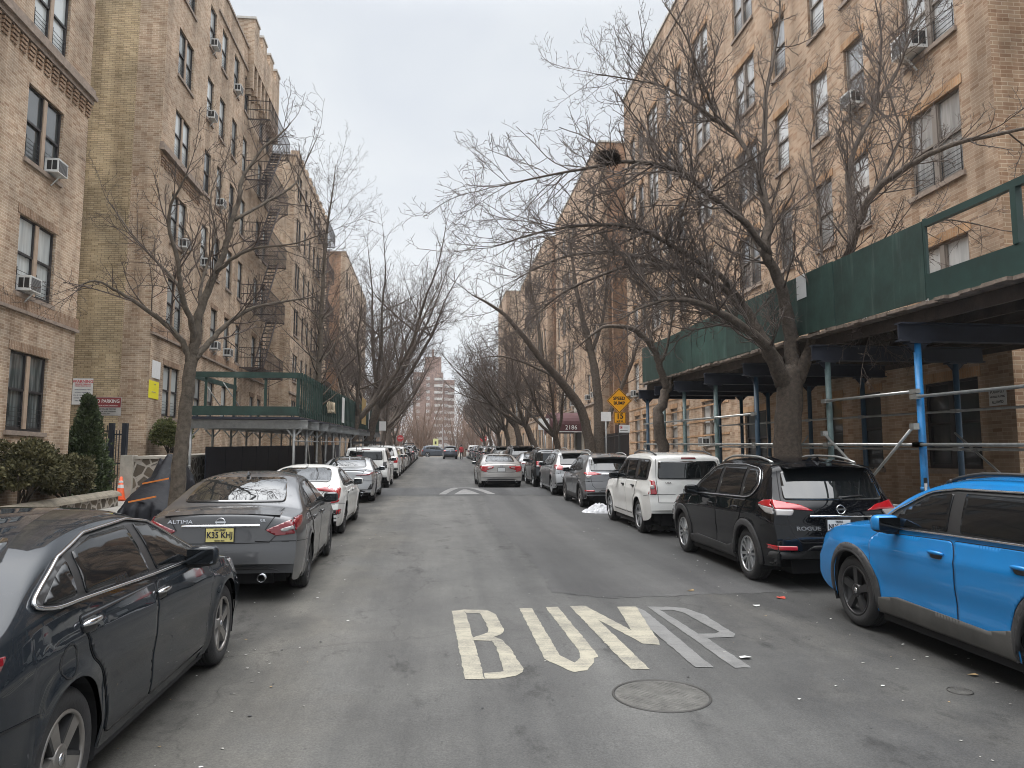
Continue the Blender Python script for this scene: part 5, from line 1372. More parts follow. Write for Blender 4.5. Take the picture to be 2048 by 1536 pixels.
mb = MB(); mb.lathe([(0, -.06), (.14, -.06), (.17, -.02), (.17, .05)], 20, M=Matrix.Translation((-.25, -.04, 1.23)) @ Matrix.Rotation(R(90), 4, 'X')); mb.build('spare_light', mat('pink_flag', (.6, .16, .2), .6), c.o)
exs = scaled(SUV, L=4.95, W=1.98, H=1.79, k=.34, clad=False, rim=('bar', 5, RIM_S), emblem=(.98, .05, 'oval'), rt=.375, ra=.42,
    tails=[([('rear', [(.72, .86), (.93, .86), (.92, 1.15), (.74, 1.13)], .014, 0), ('side', [(.05, .86), (.3, .9), (.45, 1.12), (.05, 1.15)], .014, 0)], [RED, LENS_W])])
exs['low_black'] = [(-.95, .36), (.95, .36), (.95, .60), (-.95, .60)]
exs['extra'] = []
c = dress(Car(exs, 'parked_car', P_WHITE)); EXPL = c; drive(c, -1.82 - .99, 40.3, 'white family SUV with black lower bumper, sixth on the left kerb')

# ---- right row
RX = 4.36
rav = scaled(SUV, emblem=(1.0, .06, 'oval'), fine=.75, L=4.60, W=1.855, H=1.66, rt=.363, ra=.415, k=.36, rim=('bar', 5, RIM_B), chrome=CHROME, rails=(.62, .7, 2.5, BLACKP), sill_m=CLAD_D, sill_h=.19, flare=.03,
    dlo=[(.55, 1.37), (.72, 1.2), (.95, 1.13), (2.2, 1.10), (3.22, 1.07), (2.94, 1.25), (2.54, 1.44), (2.2, 1.487), (1.4, 1.502), (.75, 1.45)],
    glass=[[(2.18, 1.125), (3.06, 1.10), (2.84, 1.25), (2.51, 1.405), (2.22, 1.452)], [(1.18, 1.145), (2.02, 1.13), (2.07, 1.457), (1.22, 1.467)], [(.74, 1.33), (.80, 1.22), (1.09, 1.16), (1.13, 1.462), (.80, 1.43)]], mirror=(2.9, 1.09), ms=1.12,
    top=[(0, .52), (.01, .66), (.04, .78), (.07, .86), (.085, .99), (.12, 1.10), (.24, 1.28), (.38, 1.46), (.42, 1.54), (.56, 1.575), (1.2, 1.61), (1.9, 1.62), (2.5, 1.585), (2.95, 1.43), (3.30, 1.18), (3.42, 1.13), (3.6, 1.105), (4.1, 1.05), (4.40, .97), (4.52, .88), (4.57, .80), (4.59, .62), (4.60, .50)], belt=[(0, 1.0), (.4, 1.10), (1.2, 1.08), (2.5, 1.05), (3.4, 1.03), (4.1, .98), (4.45, .90), (4.6, .7)], head=[(4.12, .93), (4.42, .84), (4.42, .91), (4.2, .97), (4.05, .985)])
c = dress(Car(rav, 'parked_car', P_BLUE)); drive(c, RX + .93, 3.98, 'bright blue SUV with black wheels, nearest car on the right kerb')
rog = scaled(SUV, fine=.75, chrome=CHROME, hm=P_BLACK, rim=('twin', 6, RIM_S))
c = dress(Car(rog, 'parked_car', P_BLACK)); ROG = c; drive(c, RX + .92, 9.3, 'glossy black SUV with silver roof rails, second on the right kerb')
c.plate(-.06, .83, [('NLY·6478', -.01, .092, PLATE_T), ('TEXAS', .055, .036, PLATE_T)], PLATE_W)
c.rear_text('ROGUE', -.46, .79, .07, BADGE, xs=1.35, bold=.002)
esc = scaled(BOXY, H=1.705, hm=BLACKP, mm=BLACKP)
c = dress(Car(esc, 'parked_car', P_WHITE)); ESC = c; drive(c, RX + .905, 14.98, 'white boxy SUV with square red tail lights, third on the right kerb')
c.rear_text('USA', -.46, 1.08, .06, mat('sticker_text', (.12, .1, .1), .6)); c.plate(0, .88, [], PLATE_W)
hrv = scaled(SUV, L=4.30, W=1.77, H=1.60, yr=.85, yf=3.46, rt=.34, ra=.38, k=.46, rim=('swirl', 5, RIM_G), rails=(.55, .8, 2.3, STEEL), chrome=None,
    dlo=[(.62, 1.16), (.78, 1.26), (1.1, 1.40), (1.6, 1.475), (2.1, 1.475), (2.5, 1.40), (2.8, 1.2), (2.98, 1.02), (2.0, 1.05), (.9, 1.10)], dc=(1.8, 1.2),
    glass=[[(1.98, 1.075), (2.86, 1.045), (2.7, 1.2), (2.42, 1.385), (2.02, 1.445)], [(.80, 1.15), (1.88, 1.08), (1.92, 1.445), (1.6, 1.44), (1.14, 1.365)]],
    tails=[([('rear', [(.36, 1.0), (.55, 1.055), (.93, 1.05), (.93, .97), (.55, .97)], .014, 0), ('side', [(.05, .97), (.35, 1.0), (.42, 1.05), (.05, 1.05)], .014, 0), ('rear', [(.62, .968), (.90, .968), (.74, .86)], .013, 1)], [RED, LENS_W])])
hrv['extra'] = [('chrome_strip', [(-.36, .985), (.36, .985), (.36, 1.02), (-.36, 1.02)], 'rear', CHROME, False, .02), ('reflector', [(.58, .50), (.84, .50), (.84, .545), (.58, .545)], 'rear', RED, True, .014)]
c = dress(Car(hrv, 'parked_car', P_GREY2)); HRV = c; drive(c, RX + .885, 21.5, 'mid grey rounded crossover behind a heap of snow, fourth on the right kerb')
c.plate(0, .80, [], PLATE_W)
ro2 = scaled(SUV, L=4.65, W=1.80, H=1.66, k=.44, clad=False, rails=(.58, .8, 2.4, STEEL), rim=('bar', 5, RIM_S),
    tails=[([('rear', [(.50, 1.0), (.62, 1.1), (.93, 1.15), (.93, .97), (.6, .93)], .014, 0), ('side', [(.05, .97), (.38, 1.0), (.46, 1.12), (.05, 1.15)], .014, 0)], [RED, LENS_W])])
ro2['extra'] = []
c = dress(Car(ro2, 'parked_car', P_SILV)); RO2 = c; drive(c, RX + .90, 26.85, 'pale silver SUV with large round red tail lights, fifth on the right kerb')
jp = scaled(BOXY, L=4.6, W=1.83, H=1.68, rails=(.58, .5, 2.2, STEEL),
    tails=[([('rear', [(.66, .88), (.93, .88), (.93, 1.12), (.68, 1.12)], .014, 0), ('side', [(.05, .88), (.16, .88), (.16, 1.12), (.05, 1.12)], .014, 0), ('rear', [(.70, .88), (.9, .88), (.9, .95), (.7, .95)], .018, 1)], [RED, LENS_W])])
c = dress(Car(jp, 'parked_car', P_DKG)); JP = c; drive(c, RX + .915, 32.1, 'dark grey square-backed SUV beside the silver sedan in the roadway')
ac2 = scaled(SEDAN, L=4.88, W=1.86, H=1.45, rim=('bar', 5, RIM_D), emblem=(.93, .05, 'H'), exhaust=[(.62, .05, .3), (-.62, .05, .3)],
    top=[(0, .50), (.012, .62), (.04, .74), (.05, .90), (.07, 1.0), (.10, 1.04), (.2, 1.05), (.45, 1.075), (.8, 1.17), (1.3, 1.35), (1.8, 1.44), (2.2, 1.452), (2.6, 1.43), (3.05, 1.22), (3.45, 1.02), (3.6, .985), (4.1, .93), (4.55, .83), (4.75, .72), (4.85, .58), (4.88, .46)],
    tails=[([('rear', [(.30, .93), (.93, .945), (.93, .80), (.74, .72), (.60, .70), (.64, .765), (.36, .85)], .014, 0), ('side', [(.04, .80), (.3, .86), (.38, .94), (.04, .95)], .014, 0), ('rear', [(.40, .86), (.58, .84), (.58, .885), (.40, .90)], .018, 1)], [RED, LENS_W])])
ac2['extra'] = []; ac2['rear_glass'] = [(-.64, 1.11), (.64, 1.11), (.55, 1.34), (.42, 1.38), (-.42, 1.38), (-.55, 1.34)]
c = dress(Car(ac2, 'standing_car', P_SILV2)); AC2 = c; drive(c, 2.86, 31.5, 'silver sedan with red tail lights standing in the right lane just past the speed hump')
c.plate(0, .80, [], PLATE_W)

# ---- farther cars: copies of the fully built ones, repainted, each its own thing
def recolour(o, p):
    if o.type == 'MESH':
        for sl in o.material_slots:
            if sl.material and sl.material.name.startswith('paint_'): sl.link = 'OBJECT'; sl.material = p
    for k in CHILDREN.get(o.name, ()): recolour(k, p)
def far_car(src, x, y, p, label, rz=0, name='parked_car', group=None, cat='car'):
    o = dup_tree(src.o); recolour(o, p)
    o.location = (x, y, gz(min(y, YE - 3))); o.rotation_euler = (math.atan(SLOPE) if not rz else 0, 0, rz); setp(o, label, cat, group)
    if name != 'parked_car': CHILDREN[name] = []; o.name = name
    return o
GL, GRR = 'cars farther up the left kerb', 'cars farther up the right kerb'
for src, y, p, lb in ((RO2, 46.4, P_TAN, 'tan SUV parked directly ahead of the white family SUV on the left'), (ESC, 51.8, P_WHITE, 'white boxy SUV parked ahead of the tan SUV on the left'),
                      (CAMRY, 57.2, P_DKG, 'dark grey sedan parked ahead of the white boxy SUV on the left'), (HRV, 63.0, P_BLACK, 'black crossover on the left kerb, second ahead of the white boxy SUV'),
                      (CAMRY, 68.4, P_REDD, 'dark red sedan far up the left kerb'), (ROG, 74.2, P_DKG, 'dark grey SUV ahead of the dark red sedan on the left'), (AC2, 80.0, P_WHITE, 'white sedan far up the left kerb'),
                      (BOXW, 86.0, P_BLACK, 'tall black vehicle with roof rack near the far left corner'), (HRV, 92.5, P_WHITE, 'white crossover, last car on the left before the avenue')):
    far_car(src, -1.84 - src.Wd / 2, y, p, lb, group=GL)
for src, y, p, lb in ((CAMRY, 37.9, P_SILV, 'silver sedan mostly hidden beside the dark square-backed SUV on the right'), (EXPL, 44.0, P_BLACK, 'large black SUV with roof rails ahead of the hidden silver sedan'),
                      (AC2, 50.2, P_SILV2, 'warm silver sedan parked beyond the large black SUV on the right'), (ROG, 56.0, P_DKG, 'dark grey SUV with roof rails midway up the right kerb'), (ESC, 61.8, P_BLACK, 'black boxy SUV midway up the right kerb'),
                      (HRV, 67.4, P_GREY2, 'grey crossover ahead of the black boxy SUV on the right'), (JP, 73.0, P_DKG, 'dark grey square SUV far up the right kerb'), (ROG, 78.6, P_BLACK, 'black rounded SUV far up the right kerb'),
                      (RO2, 84.4, P_NAVY, 'slate blue SUV far up the right kerb'), (CAMRY, 90.2, P_DKG, 'dark sedan second from the far right corner'), (ESC, 96.0, P_WHITE, 'white boxy SUV at the far right corner')):
    far_car(src, RX + src.Wd / 2, y, p, lb, group=GRR)
far_car(RO2, 2.1, 92, P_TAN, 'brownish SUV driving away at the far end of the street beside the person in red', name='moving_car')
far_car(EXPL, -1.9, 117.0, P_NAVY, 'slate blue SUV crossing sideways on the avenue at the end of the street', rz=R(-90), name='moving_car')

# ================================================================== SIDEWALK SHEDS
def ypipe(mb, X, ya, yb, h, r=.024, n=8): mb.tube([(X, ya, gz(ya) + h), (X, yb, gz(yb) + h)], r, n)
sh = empty('sidewalk_shed', (0, 0, 0), label='long green plywood sidewalk shed on steel posts along the right pavement', cat='sidewalk shed')
SX, SXI = 7.06, 9.6
Y0s, Y1s, YS = -9.0, 24.7, 9.9
def slope_box(mb, x0, x1, ya, yb, h0, h1, mi=0):
    P = [(x, y, gz(y) + h) for h in (h0, h1) for x, y in ((x0, ya), (x1, ya), (x1, yb), (x0, yb))]
    mb.add(P, [(0, 3, 2, 1), (4, 5, 6, 7), (0, 1, 5, 4), (1, 2, 6, 5), (2, 3, 7, 6), (3, 0, 4, 7)], mi)
y = Y1s; k = 0
while y > YS + .1:
    ya = max(YS, y - 2.46); mb = MB(); j = random.uniform(-.012, .012); j2 = random.uniform(-.015, .015)
    slope_box(mb, SX - .02 + j, SX + .0 + j, ya + .010, y - .010, 3.97 + j2, 5.13 + j2); mb.build('parapet_panel', GREEN, sh)
    mb = MB(); slope_box(mb, SX + .01, SX + .08, (ya + y) / 2 - .04, (ya + y) / 2 + .04, 4.0, 5.1); mb.build('parapet_stud', GREEN_D, sh)
    y = ya
mb = MB(); slope_box(mb, SX, 10.9, Y1s - .02, Y1s, 4.0, 5.12); mb.build('end_panel', GREEN, sh)
mb = MB(); slope_box(mb, SX - .02, SX + .02, YS - .02, YS + .03, 3.98, 5.15); slope_box(mb, SX - .03, SX + .01, Y0s, YS - .03, 3.93, 4.32); mb.build('toe_board', GREEN_D, sh)
mb = MB(); slope_box(mb, SX - .04, SX + .04, Y0s, YS - .02, 5.02, 5.12)
for y in (8.2, 5.8, 3.4, 1.0, -1.4, -3.8, -6.2): slope_box(mb, SX - .045, SX + .045, y - .045, y + .045, 4.32, 5.02)
mb.build('guard_rail', GREEN_D, sh)
mb = MB(); y = Y0s                       # decking planks, seen from below, ragged ends over the street
while y < Y1s: w = .23; slope_box(mb, SX - .06 - random.uniform(0, .09), 10.92, y, y + w - .012, 3.88 + random.uniform(-.012, .012), 3.925); y += w
mb.build('deck', WOOD_E, sh)
mb = MB(); x = SX + .12
while x < 10.9: slope_box(mb, x, x + .06, Y0s, Y1s - .05, 3.68, 3.87); x += .62
mb.build('joist', WOOD_D, sh)
rows = [(-6.6, POST_DB), (-4.2, POST_DB), (-1.8, POST_DB), (.6, POST_DB), (3.0, POST_DB), (5.4, POST_DB), (7.8, POST_DB), (10.3, POST_B), (12.85, POST_G), (15.9, POST_DB), (18.3, POST_G), (20.7, POST_G), (22.6, POST_G), (24.4, POST_DB)]
PCLAMP = mat('clamp_rusty', (.12, .09, .07), .6, metal=.4, var=.3)
for i, (y, m) in enumerate(rows):
    for X, mm in ((SX + .05, m), (SXI, POST_DB)):
        z0 = gz(y) + .15; mb = MB(); mb.tube([(X, y, z0 + .02), (X, y, z0 + 1.2), (X, y, z0 + 3.22)], .052, 14)
        mb.box(X - .12, X + .12, y - .12, y + .12, z0 + .004, z0 + .022); mb.tube([(X, y, z0 + 1.05), (X, y, z0 + 1.12)], .062, 14)
        for s in (-1, 1): mb.add([(X + s * .04, y - .006, z0 + 3.08), (X + s * .17, y - .006, z0 + 3.22), (X + s * .04, y - .006, z0 + 3.22), (X + s * .04, y + .006, z0 + 3.08), (X + s * .17, y + .006, z0 + 3.22), (X + s * .04, y + .006, z0 + 3.22)], [(0, 1, 2), (5, 4, 3), (0, 3, 4, 1)], 1)
        mb.box(X - .17, X + .17, y - .09, y + .09, z0 + 3.22, z0 + 3.245, 1); mb.build('post', [mm, WOOD_DB], sh)
    mb = MB(); z = gz(y) + 3.4
    for h0, h1, w in ((0, .022, .08), (.022, .258, .012), (.258, .28, .08)): mb.box(SX - .24, SXI + .55, y - w, y + w, z + h0, z + h1)
    mb.build('cross_beam', WOOD_DB, sh)
pipes = [(SX - .03, -6.6, 10.3, 2.58), (SX - .03, 10.3, 12.9, 2.66), (SX - .03, 15.9, 24.6, 2.55), (SX - .03, -6.6, 10.3, 1.88), (SX - .03, 10.3, 24.6, 1.88), (SX - .03, 8.6, 14.0, .95), (SXI - .06, 3, 24.4, 2.5), (SXI - .06, 3, 24.4, 1.8)]
for X, ya, yb, h in pipes:
    mb = MB(); ypipe(mb, X, ya, yb, h)
    for yr, _ in rows:
        if ya - .05 <= yr <= yb + .05: mb.box(X - .034, X + .034, yr - .08, yr + .08, gz(yr) + h - .034, gz(yr) + h + .034)
    mb.build('pipe_rail', STEEL if X < 8 else STEEL_D, sh)
for ya, ha, yb, hb in ((12.85, 2.08, 10.55, .72), (10.3, 2.15, 12.7, .45), (24.4, 1.8, 23.3, .4)):
    mb = MB(); mb.tube([(SX - .075, ya, gz(ya) + ha), (SX - .075, yb, gz(yb) + hb)], .022, 8); mb.box(SX - .11, SX - .02, ya - .05, ya + .05, gz(ya) + ha - .05, gz(ya) + ha + .04); mb.build('brace', STEEL, sh)
for ya, yb in ((12.85, 10.3), (18.3, 20.7)):
    mb = MB(); mb.tube([(SXI - .09, ya, gz(ya) + 2.1), (SXI - .09, yb, gz(yb) + .4)], .02, 6); mb.build('brace', STEEL_D, sh)
# sticker low on the blue post, paper notice high on the parapet
mb = MB(); mb.box(SX - .006, SX + .05, 10.3 - .058, 10.3 - .0545, 1.42, 1.66); mb.box(SX + .0, SX + .044, 10.3 - .0595, 10.3 - .058, 1.47, 1.58, 1); setp(mb.build('sticker', [SIGN_BLK, SIGN_W]), 'small black and white sticker low on the bright blue shed post', 'sticker')
mb = MB(); mb.box(SX - .036, SX - .030, 13.35, 13.72, gz(13.5) + 4.68, gz(13.5) + 5.14); setp(mb.build('paper_notice', SIGN_W), 'pale paper notice fixed high on the green plywood behind the big tree', 'notice')

# ---- left shed: open green frame at its near end, slatted parapet beyond
sl = empty('sidewalk_shed', (0, 0, 0), label='green open-framed sidewalk shed on galvanised posts along the left pavement', cat='sidewalk shed')
LX, LXI, LY0, LY1 = -4.45, -7.95, 25.2, 62.0
LB, LT = 2.78, 4.2
def sbar(mb, a, b, w, h): mb.bar((a[0], a[1], gz(a[1]) + a[2]), (b[0], b[1], gz(b[1]) + b[2]), w, h)
mb = MB()                                # near end frame
mb.bar((LXI, LY0, gz(LY0) + LT - .09), (LX, LY0, gz(LY0) + LT - .09), .05, .19); mb.bar((LXI, LY0, gz(LY0) + LB + .15), (LX, LY0, gz(LY0) + LB + .15), .05, .30)
for f in (0, .16, .42, .70, 1.0): x = LXI + (LX - LXI) * f; mb.bar((x, LY0 + .05, gz(LY0) + LB), (x, LY0 + .05, gz(LY0) + LT), .05, .11 if f in (0, 1.0) else .08, 0, (1, 0, 0))
mb.build('end_frame', GREEN, sl)
mb = MB()
for dx, dy in ((.5, 1.0), (1.1, 1.1)): mb.tube([(LXI + dx, LY0 + .05, gz(LY0) + LT - .35), (LXI + dx + .5, LY0 + dy, gz(LY0) + LB + .05)], .018, 6)
mb.build('brace', STEEL, sl)
mb = MB(); sbar(mb, (LX, LY0, LT - .09), (LX, LY1, LT - .09), .05, .17); sbar(mb, (LX, LY0, LB + .12), (LX, LY1, LB + .12), .05, .25); sbar(mb, (LXI, LY0, LT - .09), (LXI, LY0 + 6, LT - .09), .05, .17); mb.build('parapet_rail', GREEN, sl)
y = LY0 + .5; mb = MB()
while y < LY1:
    open_bay = y < LY0 + 4.8; st = .42 if open_bay else .62
    sbar(mb, (LX + .035, y, LB - .02), (LX + .035, y, LT + .04), .07, .05); y += st
mb.build('parapet_slat', GREEN, sl)
y = LY0 + 4.9
while y < LY1: ye = min(y + 2.44, LY1); mb = MB(); slope_box(mb, LX - .03, LX - .008, y + .006, ye - .006, LB + .01, LT - .02); mb.build('parapet_panel', GREEN_D, sl); y += 2.44
mb = MB(); slope_box(mb, LXI, LX + .1, LY0 - .05, LY1, LB - .12, LB - .04); mb.build('deck', WOOD_DB, sl)
y = LY0 + .2; i = 0
while y < LY1:
    mb = MB(); z = gz(y) + LB - .42
    for h0, h1, w in ((0, .02, .07), (.02, .26, .012), (.26, .28, .07)): mb.box(LXI - .2, LX + .32, y - w, y + w, z + h0, z + h1)
    mb.build('cross_beam', STEEL_D, sl)
    for X in (LX - .12, LXI + .1):
        mb = MB(); z0 = gz(y) + .15; mb.tube([(X, y, z0), (X, y, gz(y) + LB - .42)], .045, 12); mb.box(X - .1, X + .1, y - .1, y + .1, z0 + .004, z0 + .02)
        for s in (-1, 1): mb.bar((X + s * .03, y, gz(y) + LB - .68), (X + s * .25, y, gz(y) + LB - .43), .012, .05)
        mb.tube([(X, y, z0 + .95), (X, y, z0 + 1.02)], .054, 12); mb.build('post', STEEL_D, sl)
    if i % 3 == 1: mb = MB(); mb.tube([(LX - .07, y, gz(y) + 1.9), (LX - .07, y + 1.2, gz(y) + .4)], .02, 6); mb.build('brace', STEEL, sl)
    y += 2.45; i += 1
mb = MB(); ypipe(mb, LX - .06, LY0, LY1, 1.95, .02); mb.build('pipe_rail', STEEL_D, sl)
NAVY = mat('hoarding_navy', (.012, .016, .034), .6, var=.3)
y = LY0 + 1.5; hd = empty('hoarding', (0, 0, 0), label='dark navy panel hoarding under the left green shed', cat='hoarding')
while y < LY1: mb = MB(); slope_box(mb, LXI + .2, LXI + .24, y, y + 2.4, .15, 1.75); mb.build('panel', NAVY, hd); y += 2.44  # real navy panels; their added height stands in for shade under the deck
for yy, a, w in ((36.6, 'nearest the slim tree', .55), (51.5, 'beyond the second trunk', .6), (56.0, 'farthest along', .6)):
    mb = MB(); slope_box(mb, LX + .075, LX + .09, yy, yy + w * 1.6, LB + .1, LT - .1); setp(mb.build('banner', SIGN_W), f'white banner on the left green shed parapet, {a}', 'banner')
PLY = mat('plywood_ochre', (.38, .27, .11), .8, var=.2)
mb = MB(); slope_box(mb, LX + .075, LX + .09, 46.5, 49.4, LB + .3, LT + .5); setp(mb.build('plywood_sheet', PLY), 'ochre plywood sheet standing on the left green shed', 'plywood')
GRAF = mat('graffiti_cream', (.5, .42, .3), .7)
mb = MB(); random.seed(3)
for q in range(5):
    y0 = 31.4 + q * .5; P = [(LX - .002 + .075, y0 + .35 * math.sin(t * 1.3 + q) * .6 + t * .09, gz(y0) + LB + .62 + .28 * math.sin(t * 2.1 + q * 2)) for t in range(8)]
    mb.tube(P, .022, 4)
setp(mb.build('graffiti', GRAF), 'cream scrawled graffiti on the slatted parapet of the left shed', 'graffiti')

# ================================================================== LEFT FRONT GARDENS
def stone_mat():
    m = bpy.data.materials.new('rubble_stone'); m.use_nodes = True; t = m.node_tree; b = t.nodes['Principled BSDF']; b.inputs['Roughness'].default_value = .9
    tc = t.nodes.new('ShaderNodeTexCoord'); v = t.nodes.new('ShaderNodeTexVoronoi'); v.feature = 'DISTANCE_TO_EDGE'; v.inputs['Scale'].default_value = 3.4
    v2 = t.nodes.new('ShaderNodeTexVoronoi'); v2.inputs['Scale'].default_value = 3.4
    t.links.new(tc.outputs['Object'], v.inputs['Vector']); t.links.new(tc.outputs['Object'], v2.inputs['Vector'])
    r = t.nodes.new('ShaderNodeValToRGB'); r.color_ramp.elements[0].position = .07; r.color_ramp.elements[1].position = .11
    r.color_ramp.elements[0].color = (.44, .41, .37, 1); r.color_ramp.elements[1].color = (0, 0, 0, 1)
    c2 = t.nodes.new('ShaderNodeValToRGB'); c2.color_ramp.elements[0].color = (.07, .06, .05, 1); c2.color_ramp.elements[1].color = (.20, .165, .125, 1)
    t.links.new(v2.outputs['Color'], c2.inputs[0]); t.links.new(v.outputs['Distance'], r.inputs[0])
    a = t.nodes.new('ShaderNodeMix'); a.data_type = 'RGBA'; a.blend_type = 'LIGHTEN'; a.inputs[0].default_value = 1
    t.links.new(c2.outputs[0], a.inputs[6]); t.links.new(r.outputs[0], a.inputs[7])
    n = _noise(t, tc.outputs['Object'], 9, 6, .7); r3 = t.nodes.new('ShaderNodeValToRGB'); r3.color_ramp.elements[0].color = (.6, .6, .6, 1); r3.color_ramp.elements[1].color = (1.25, 1.22, 1.18, 1); t.links.new(n, r3.inputs[0])
    a2 = t.nodes.new('ShaderNodeMix'); a2.data_type = 'RGBA'; a2.blend_type = 'MULTIPLY'; a2.inputs[0].default_value = 1; t.links.new(a.outputs[2], a2.inputs[6]); t.links.new(r3.outputs[0], a2.inputs[7])
    t.links.new(a2.outputs[2], b.inputs['Base Color'])
    bp = t.nodes.new('ShaderNodeBump'); bp.inputs['Strength'].default_value = .8; bp.inputs['Distance'].default_value = .04; t.links.new(v.outputs['Distance'], bp.inputs['Height']); t.links.new(bp.outputs[0], b.inputs['Normal'])
    return m
STONE = stone_mat()
o = empty('stone_wall', (0, 0, 0), label='rubble stone retaining wall with pale mortar beneath the turret building', cat='wall')
mb = MB(); slope_box(mb, -9.18, -8.12, 24.3, 60, -.1, 1.38); mb.build('wall', STONE, o)
mb = MB(); slope_box(mb, -9.5, -9.16, 24.15, 24.6, -.1, 1.5); mb.build('pier', CONC, o)
mb = MB(); slope_box(mb, -9.14, -8.05, 24.25, 60, 1.385, 1.47); mb.build('coping', CONC, o)
COPE_T = mat('coping_weathered', (.20, .175, .135), .9, var=.35, vscale=5, bump=.5, bscale=18)
o = empty('garden_wall', (0, 0, 0), label='low stone garden wall with rounded concrete coping at the left edge', cat='wall')
mb = MB(); slope_box(mb, -9.0, -8.62, 3, 21.9, -.1, .42); mb.build('wall', STONE, o)
mb = MB(); P = []
for k in range(9): a = math.pi * k / 8; P.append((-8.81 + .27 * math.cos(a), .42 + .15 * math.sin(a)))
for k in range(len(P) - 1): mb.quad((P[k][0], 2.98, gz(3) + P[k][1]), (P[k + 1][0], 2.98, gz(3) + P[k + 1][1]), (P[k + 1][0], 21.95, gz(22) + P[k + 1][1]), (P[k][0], 21.95, gz(22) + P[k][1]))
mb.add([(x, 21.95, gz(22) + z) for x, z in P], [tuple(range(9))]); mb.build('coping', COPE_T, o)
sheet('planting_bed', -9.8, -9.0, [3, 21.9], .32, EARTH)
sheet('alley', -16, -8.6, [22, 26.9], .14, PAVE)

# gate and fence across the alley
def picket(mb, x, y, z0, z1, mi=0): mb.box(x - .011, x + .011, y - .011, y + .011, z0, z1, mi)
o = empty('gate_fence', (0, 0, 0), label='black picket fence and gate across the alley beside the parking signs', cat='fence')
z0 = gz(24.6) + .17
mb = MB(); x = -11.9
while x < -10.06: picket(mb, x, 24.6, z0 + .08, z0 + 2.25); x += .105
for h in (.12, 1.1, 2.05): mb.box(-12, -10.04, 24.585, 24.615, z0 + h, z0 + h + .04)
mb.build('picket_panel', BLACK, o)
mb = MB(); mb.box(-12, -10.05, 24.66, 24.67, z0 + .1, z0 + 1.7); mb.build('backing_sheet', mat('pale_metal_sheet', (.42, .44, .45), .5, metal=.2), o)
IRON_N = mat('iron_navy_black', (.014, .018, .028), .5)
for x in (-9.98, -9.58):
    mb = MB(); mb.box(x - .07, x + .07, 24.52, 24.68, z0 - .02, z0 + 2.32); mb.build('post', IRON_N, o)
mb = MB(); x = -9.90
while x < -9.64: picket(mb, x, 24.56, z0 + .1, z0 + 2.1); x += .085
for h in (.14, 1.05, 1.95): mb.box(-9.92, -9.62, 24.545, 24.575, z0 + h, z0 + h + .04)
mb.build('gate_leaf', IRON_N, o)

# ================================================================== SIGNS
def sign_board(name, label, cat, M, w, h, face, rows, parent=None, back=STEEL_D, thick=.006, frame=None):
    """flat board centred on M (local x right, y up, z out of the face) with lettering"""
    o = parent or empty(name, (0, 0, 0), label=label, cat=cat)
    mb = MB(); mb.box(-w / 2, w / 2, -h / 2, h / 2, -thick, 0, 0, M); b = mb.build('board', face, o)
    for t, dx, dy, sz, m, xs in rows:
        if t == '#': mb = MB(); mb.box(dx - sz[0] / 2, dx + sz[0] / 2, dy - sz[1] / 2, dy + sz[1] / 2, .0005, .002, 0, M); mb.build('colour_panel', m, b)
        else: put_text(t, sz, m, M @ Matrix.Translation((dx, dy, .003)), b, depth=.001, xs=xs, bold=sz * .022 if m is not SIGN_W else sz * .012)
    return o
def MY(x, y, z): return Matrix.Translation((x, y, z)) @ Matrix(((1, 0, 0), (0, 0, -1), (0, 1, 0))).to_4x4()       # faces the viewer (-Y)
def MXp(x, y, z): return Matrix.Translation((x, y, z)) @ Matrix(((0, 0, 1), (1, 0, 0), (0, 1, 0))).to_4x4()     # faces +X (left wall)
def MXm(x, y, z): return Matrix.Translation((x, y, z)) @ Matrix(((0, 0, -1), (-1, 0, 0), (0, 1, 0))).to_4x4()    # faces -X (right wall)
INK_B = mat('sign_ink_blue_grey', (.10, .12, .17), .6); INK_R = mat('sign_ink_red', (.5, .04, .06), .6)
sign_board('warning_sign', 'white and red WARNING private parking sign on the tan side wall', 'sign', MY(-11.95, 26.93, 4.30), .66, .9, SIGN_W,
    [('WARNING', 0, .34, .145, INK_R, .95), ('PRIVATE PARKING', 0, .245, .062, INK_R, 1.0), ('PARKING PERMITTED FOR', 0, .185, .044, INK_R, 1.0)] + [(t, 0, .06 - k * .095, .048, INK_B, 1.0) for k, t in enumerate(('VEHICLES PARKED HERE', 'WITHOUT PERMISSION', 'WILL BE TOWED AWAY AT', 'OWNER EXPENSE AT ALL', 'TIMES DAY OR NIGHT'))])
sign_board('no_parking_sign', 'maroon and grey NO PARKING sign on the tan wall behind the evergreen', 'sign', MY(-11.15, 26.93, 3.80), .98, .64, SIGN_GREY,
    [('#', 0, .13, (.94, .34), SIGN_MAR, 1), ('NO PARKING', 0, .17, .165, SIGN_W, .86), ('24 HOUR ACTIVE DRIVEWAY', 0, .02, .06, SIGN_W, .95), ('CARS WILL BE TOWED', 0, -.10, .062, SIGN_BLK, 1), ('AT YOUR RISK & EXPENSE', 0, -.18, .055, SIGN_BLK, 1), ('POLICE DEPT', 0, -.26, .05, SIGN_BLK, 1)])
sign_board('yellow_notice', 'bright yellow notice on the corner of the turret building', 'notice', MXp(-9.785, 27.4, 4.42), .95, .62, YELLOW2, [('PERMIT', .1, .2, .05, SIGN_GREY, 1), ('PUBLIC NOTICE', 0, -.08, .05, SIGN_GREY, 1)])
sign_board('white_notice', 'blank pale notice board above the yellow one on the turret building', 'notice', MXp(-9.785, 27.55, 5.15), .8, .62, SIGN_W, [])
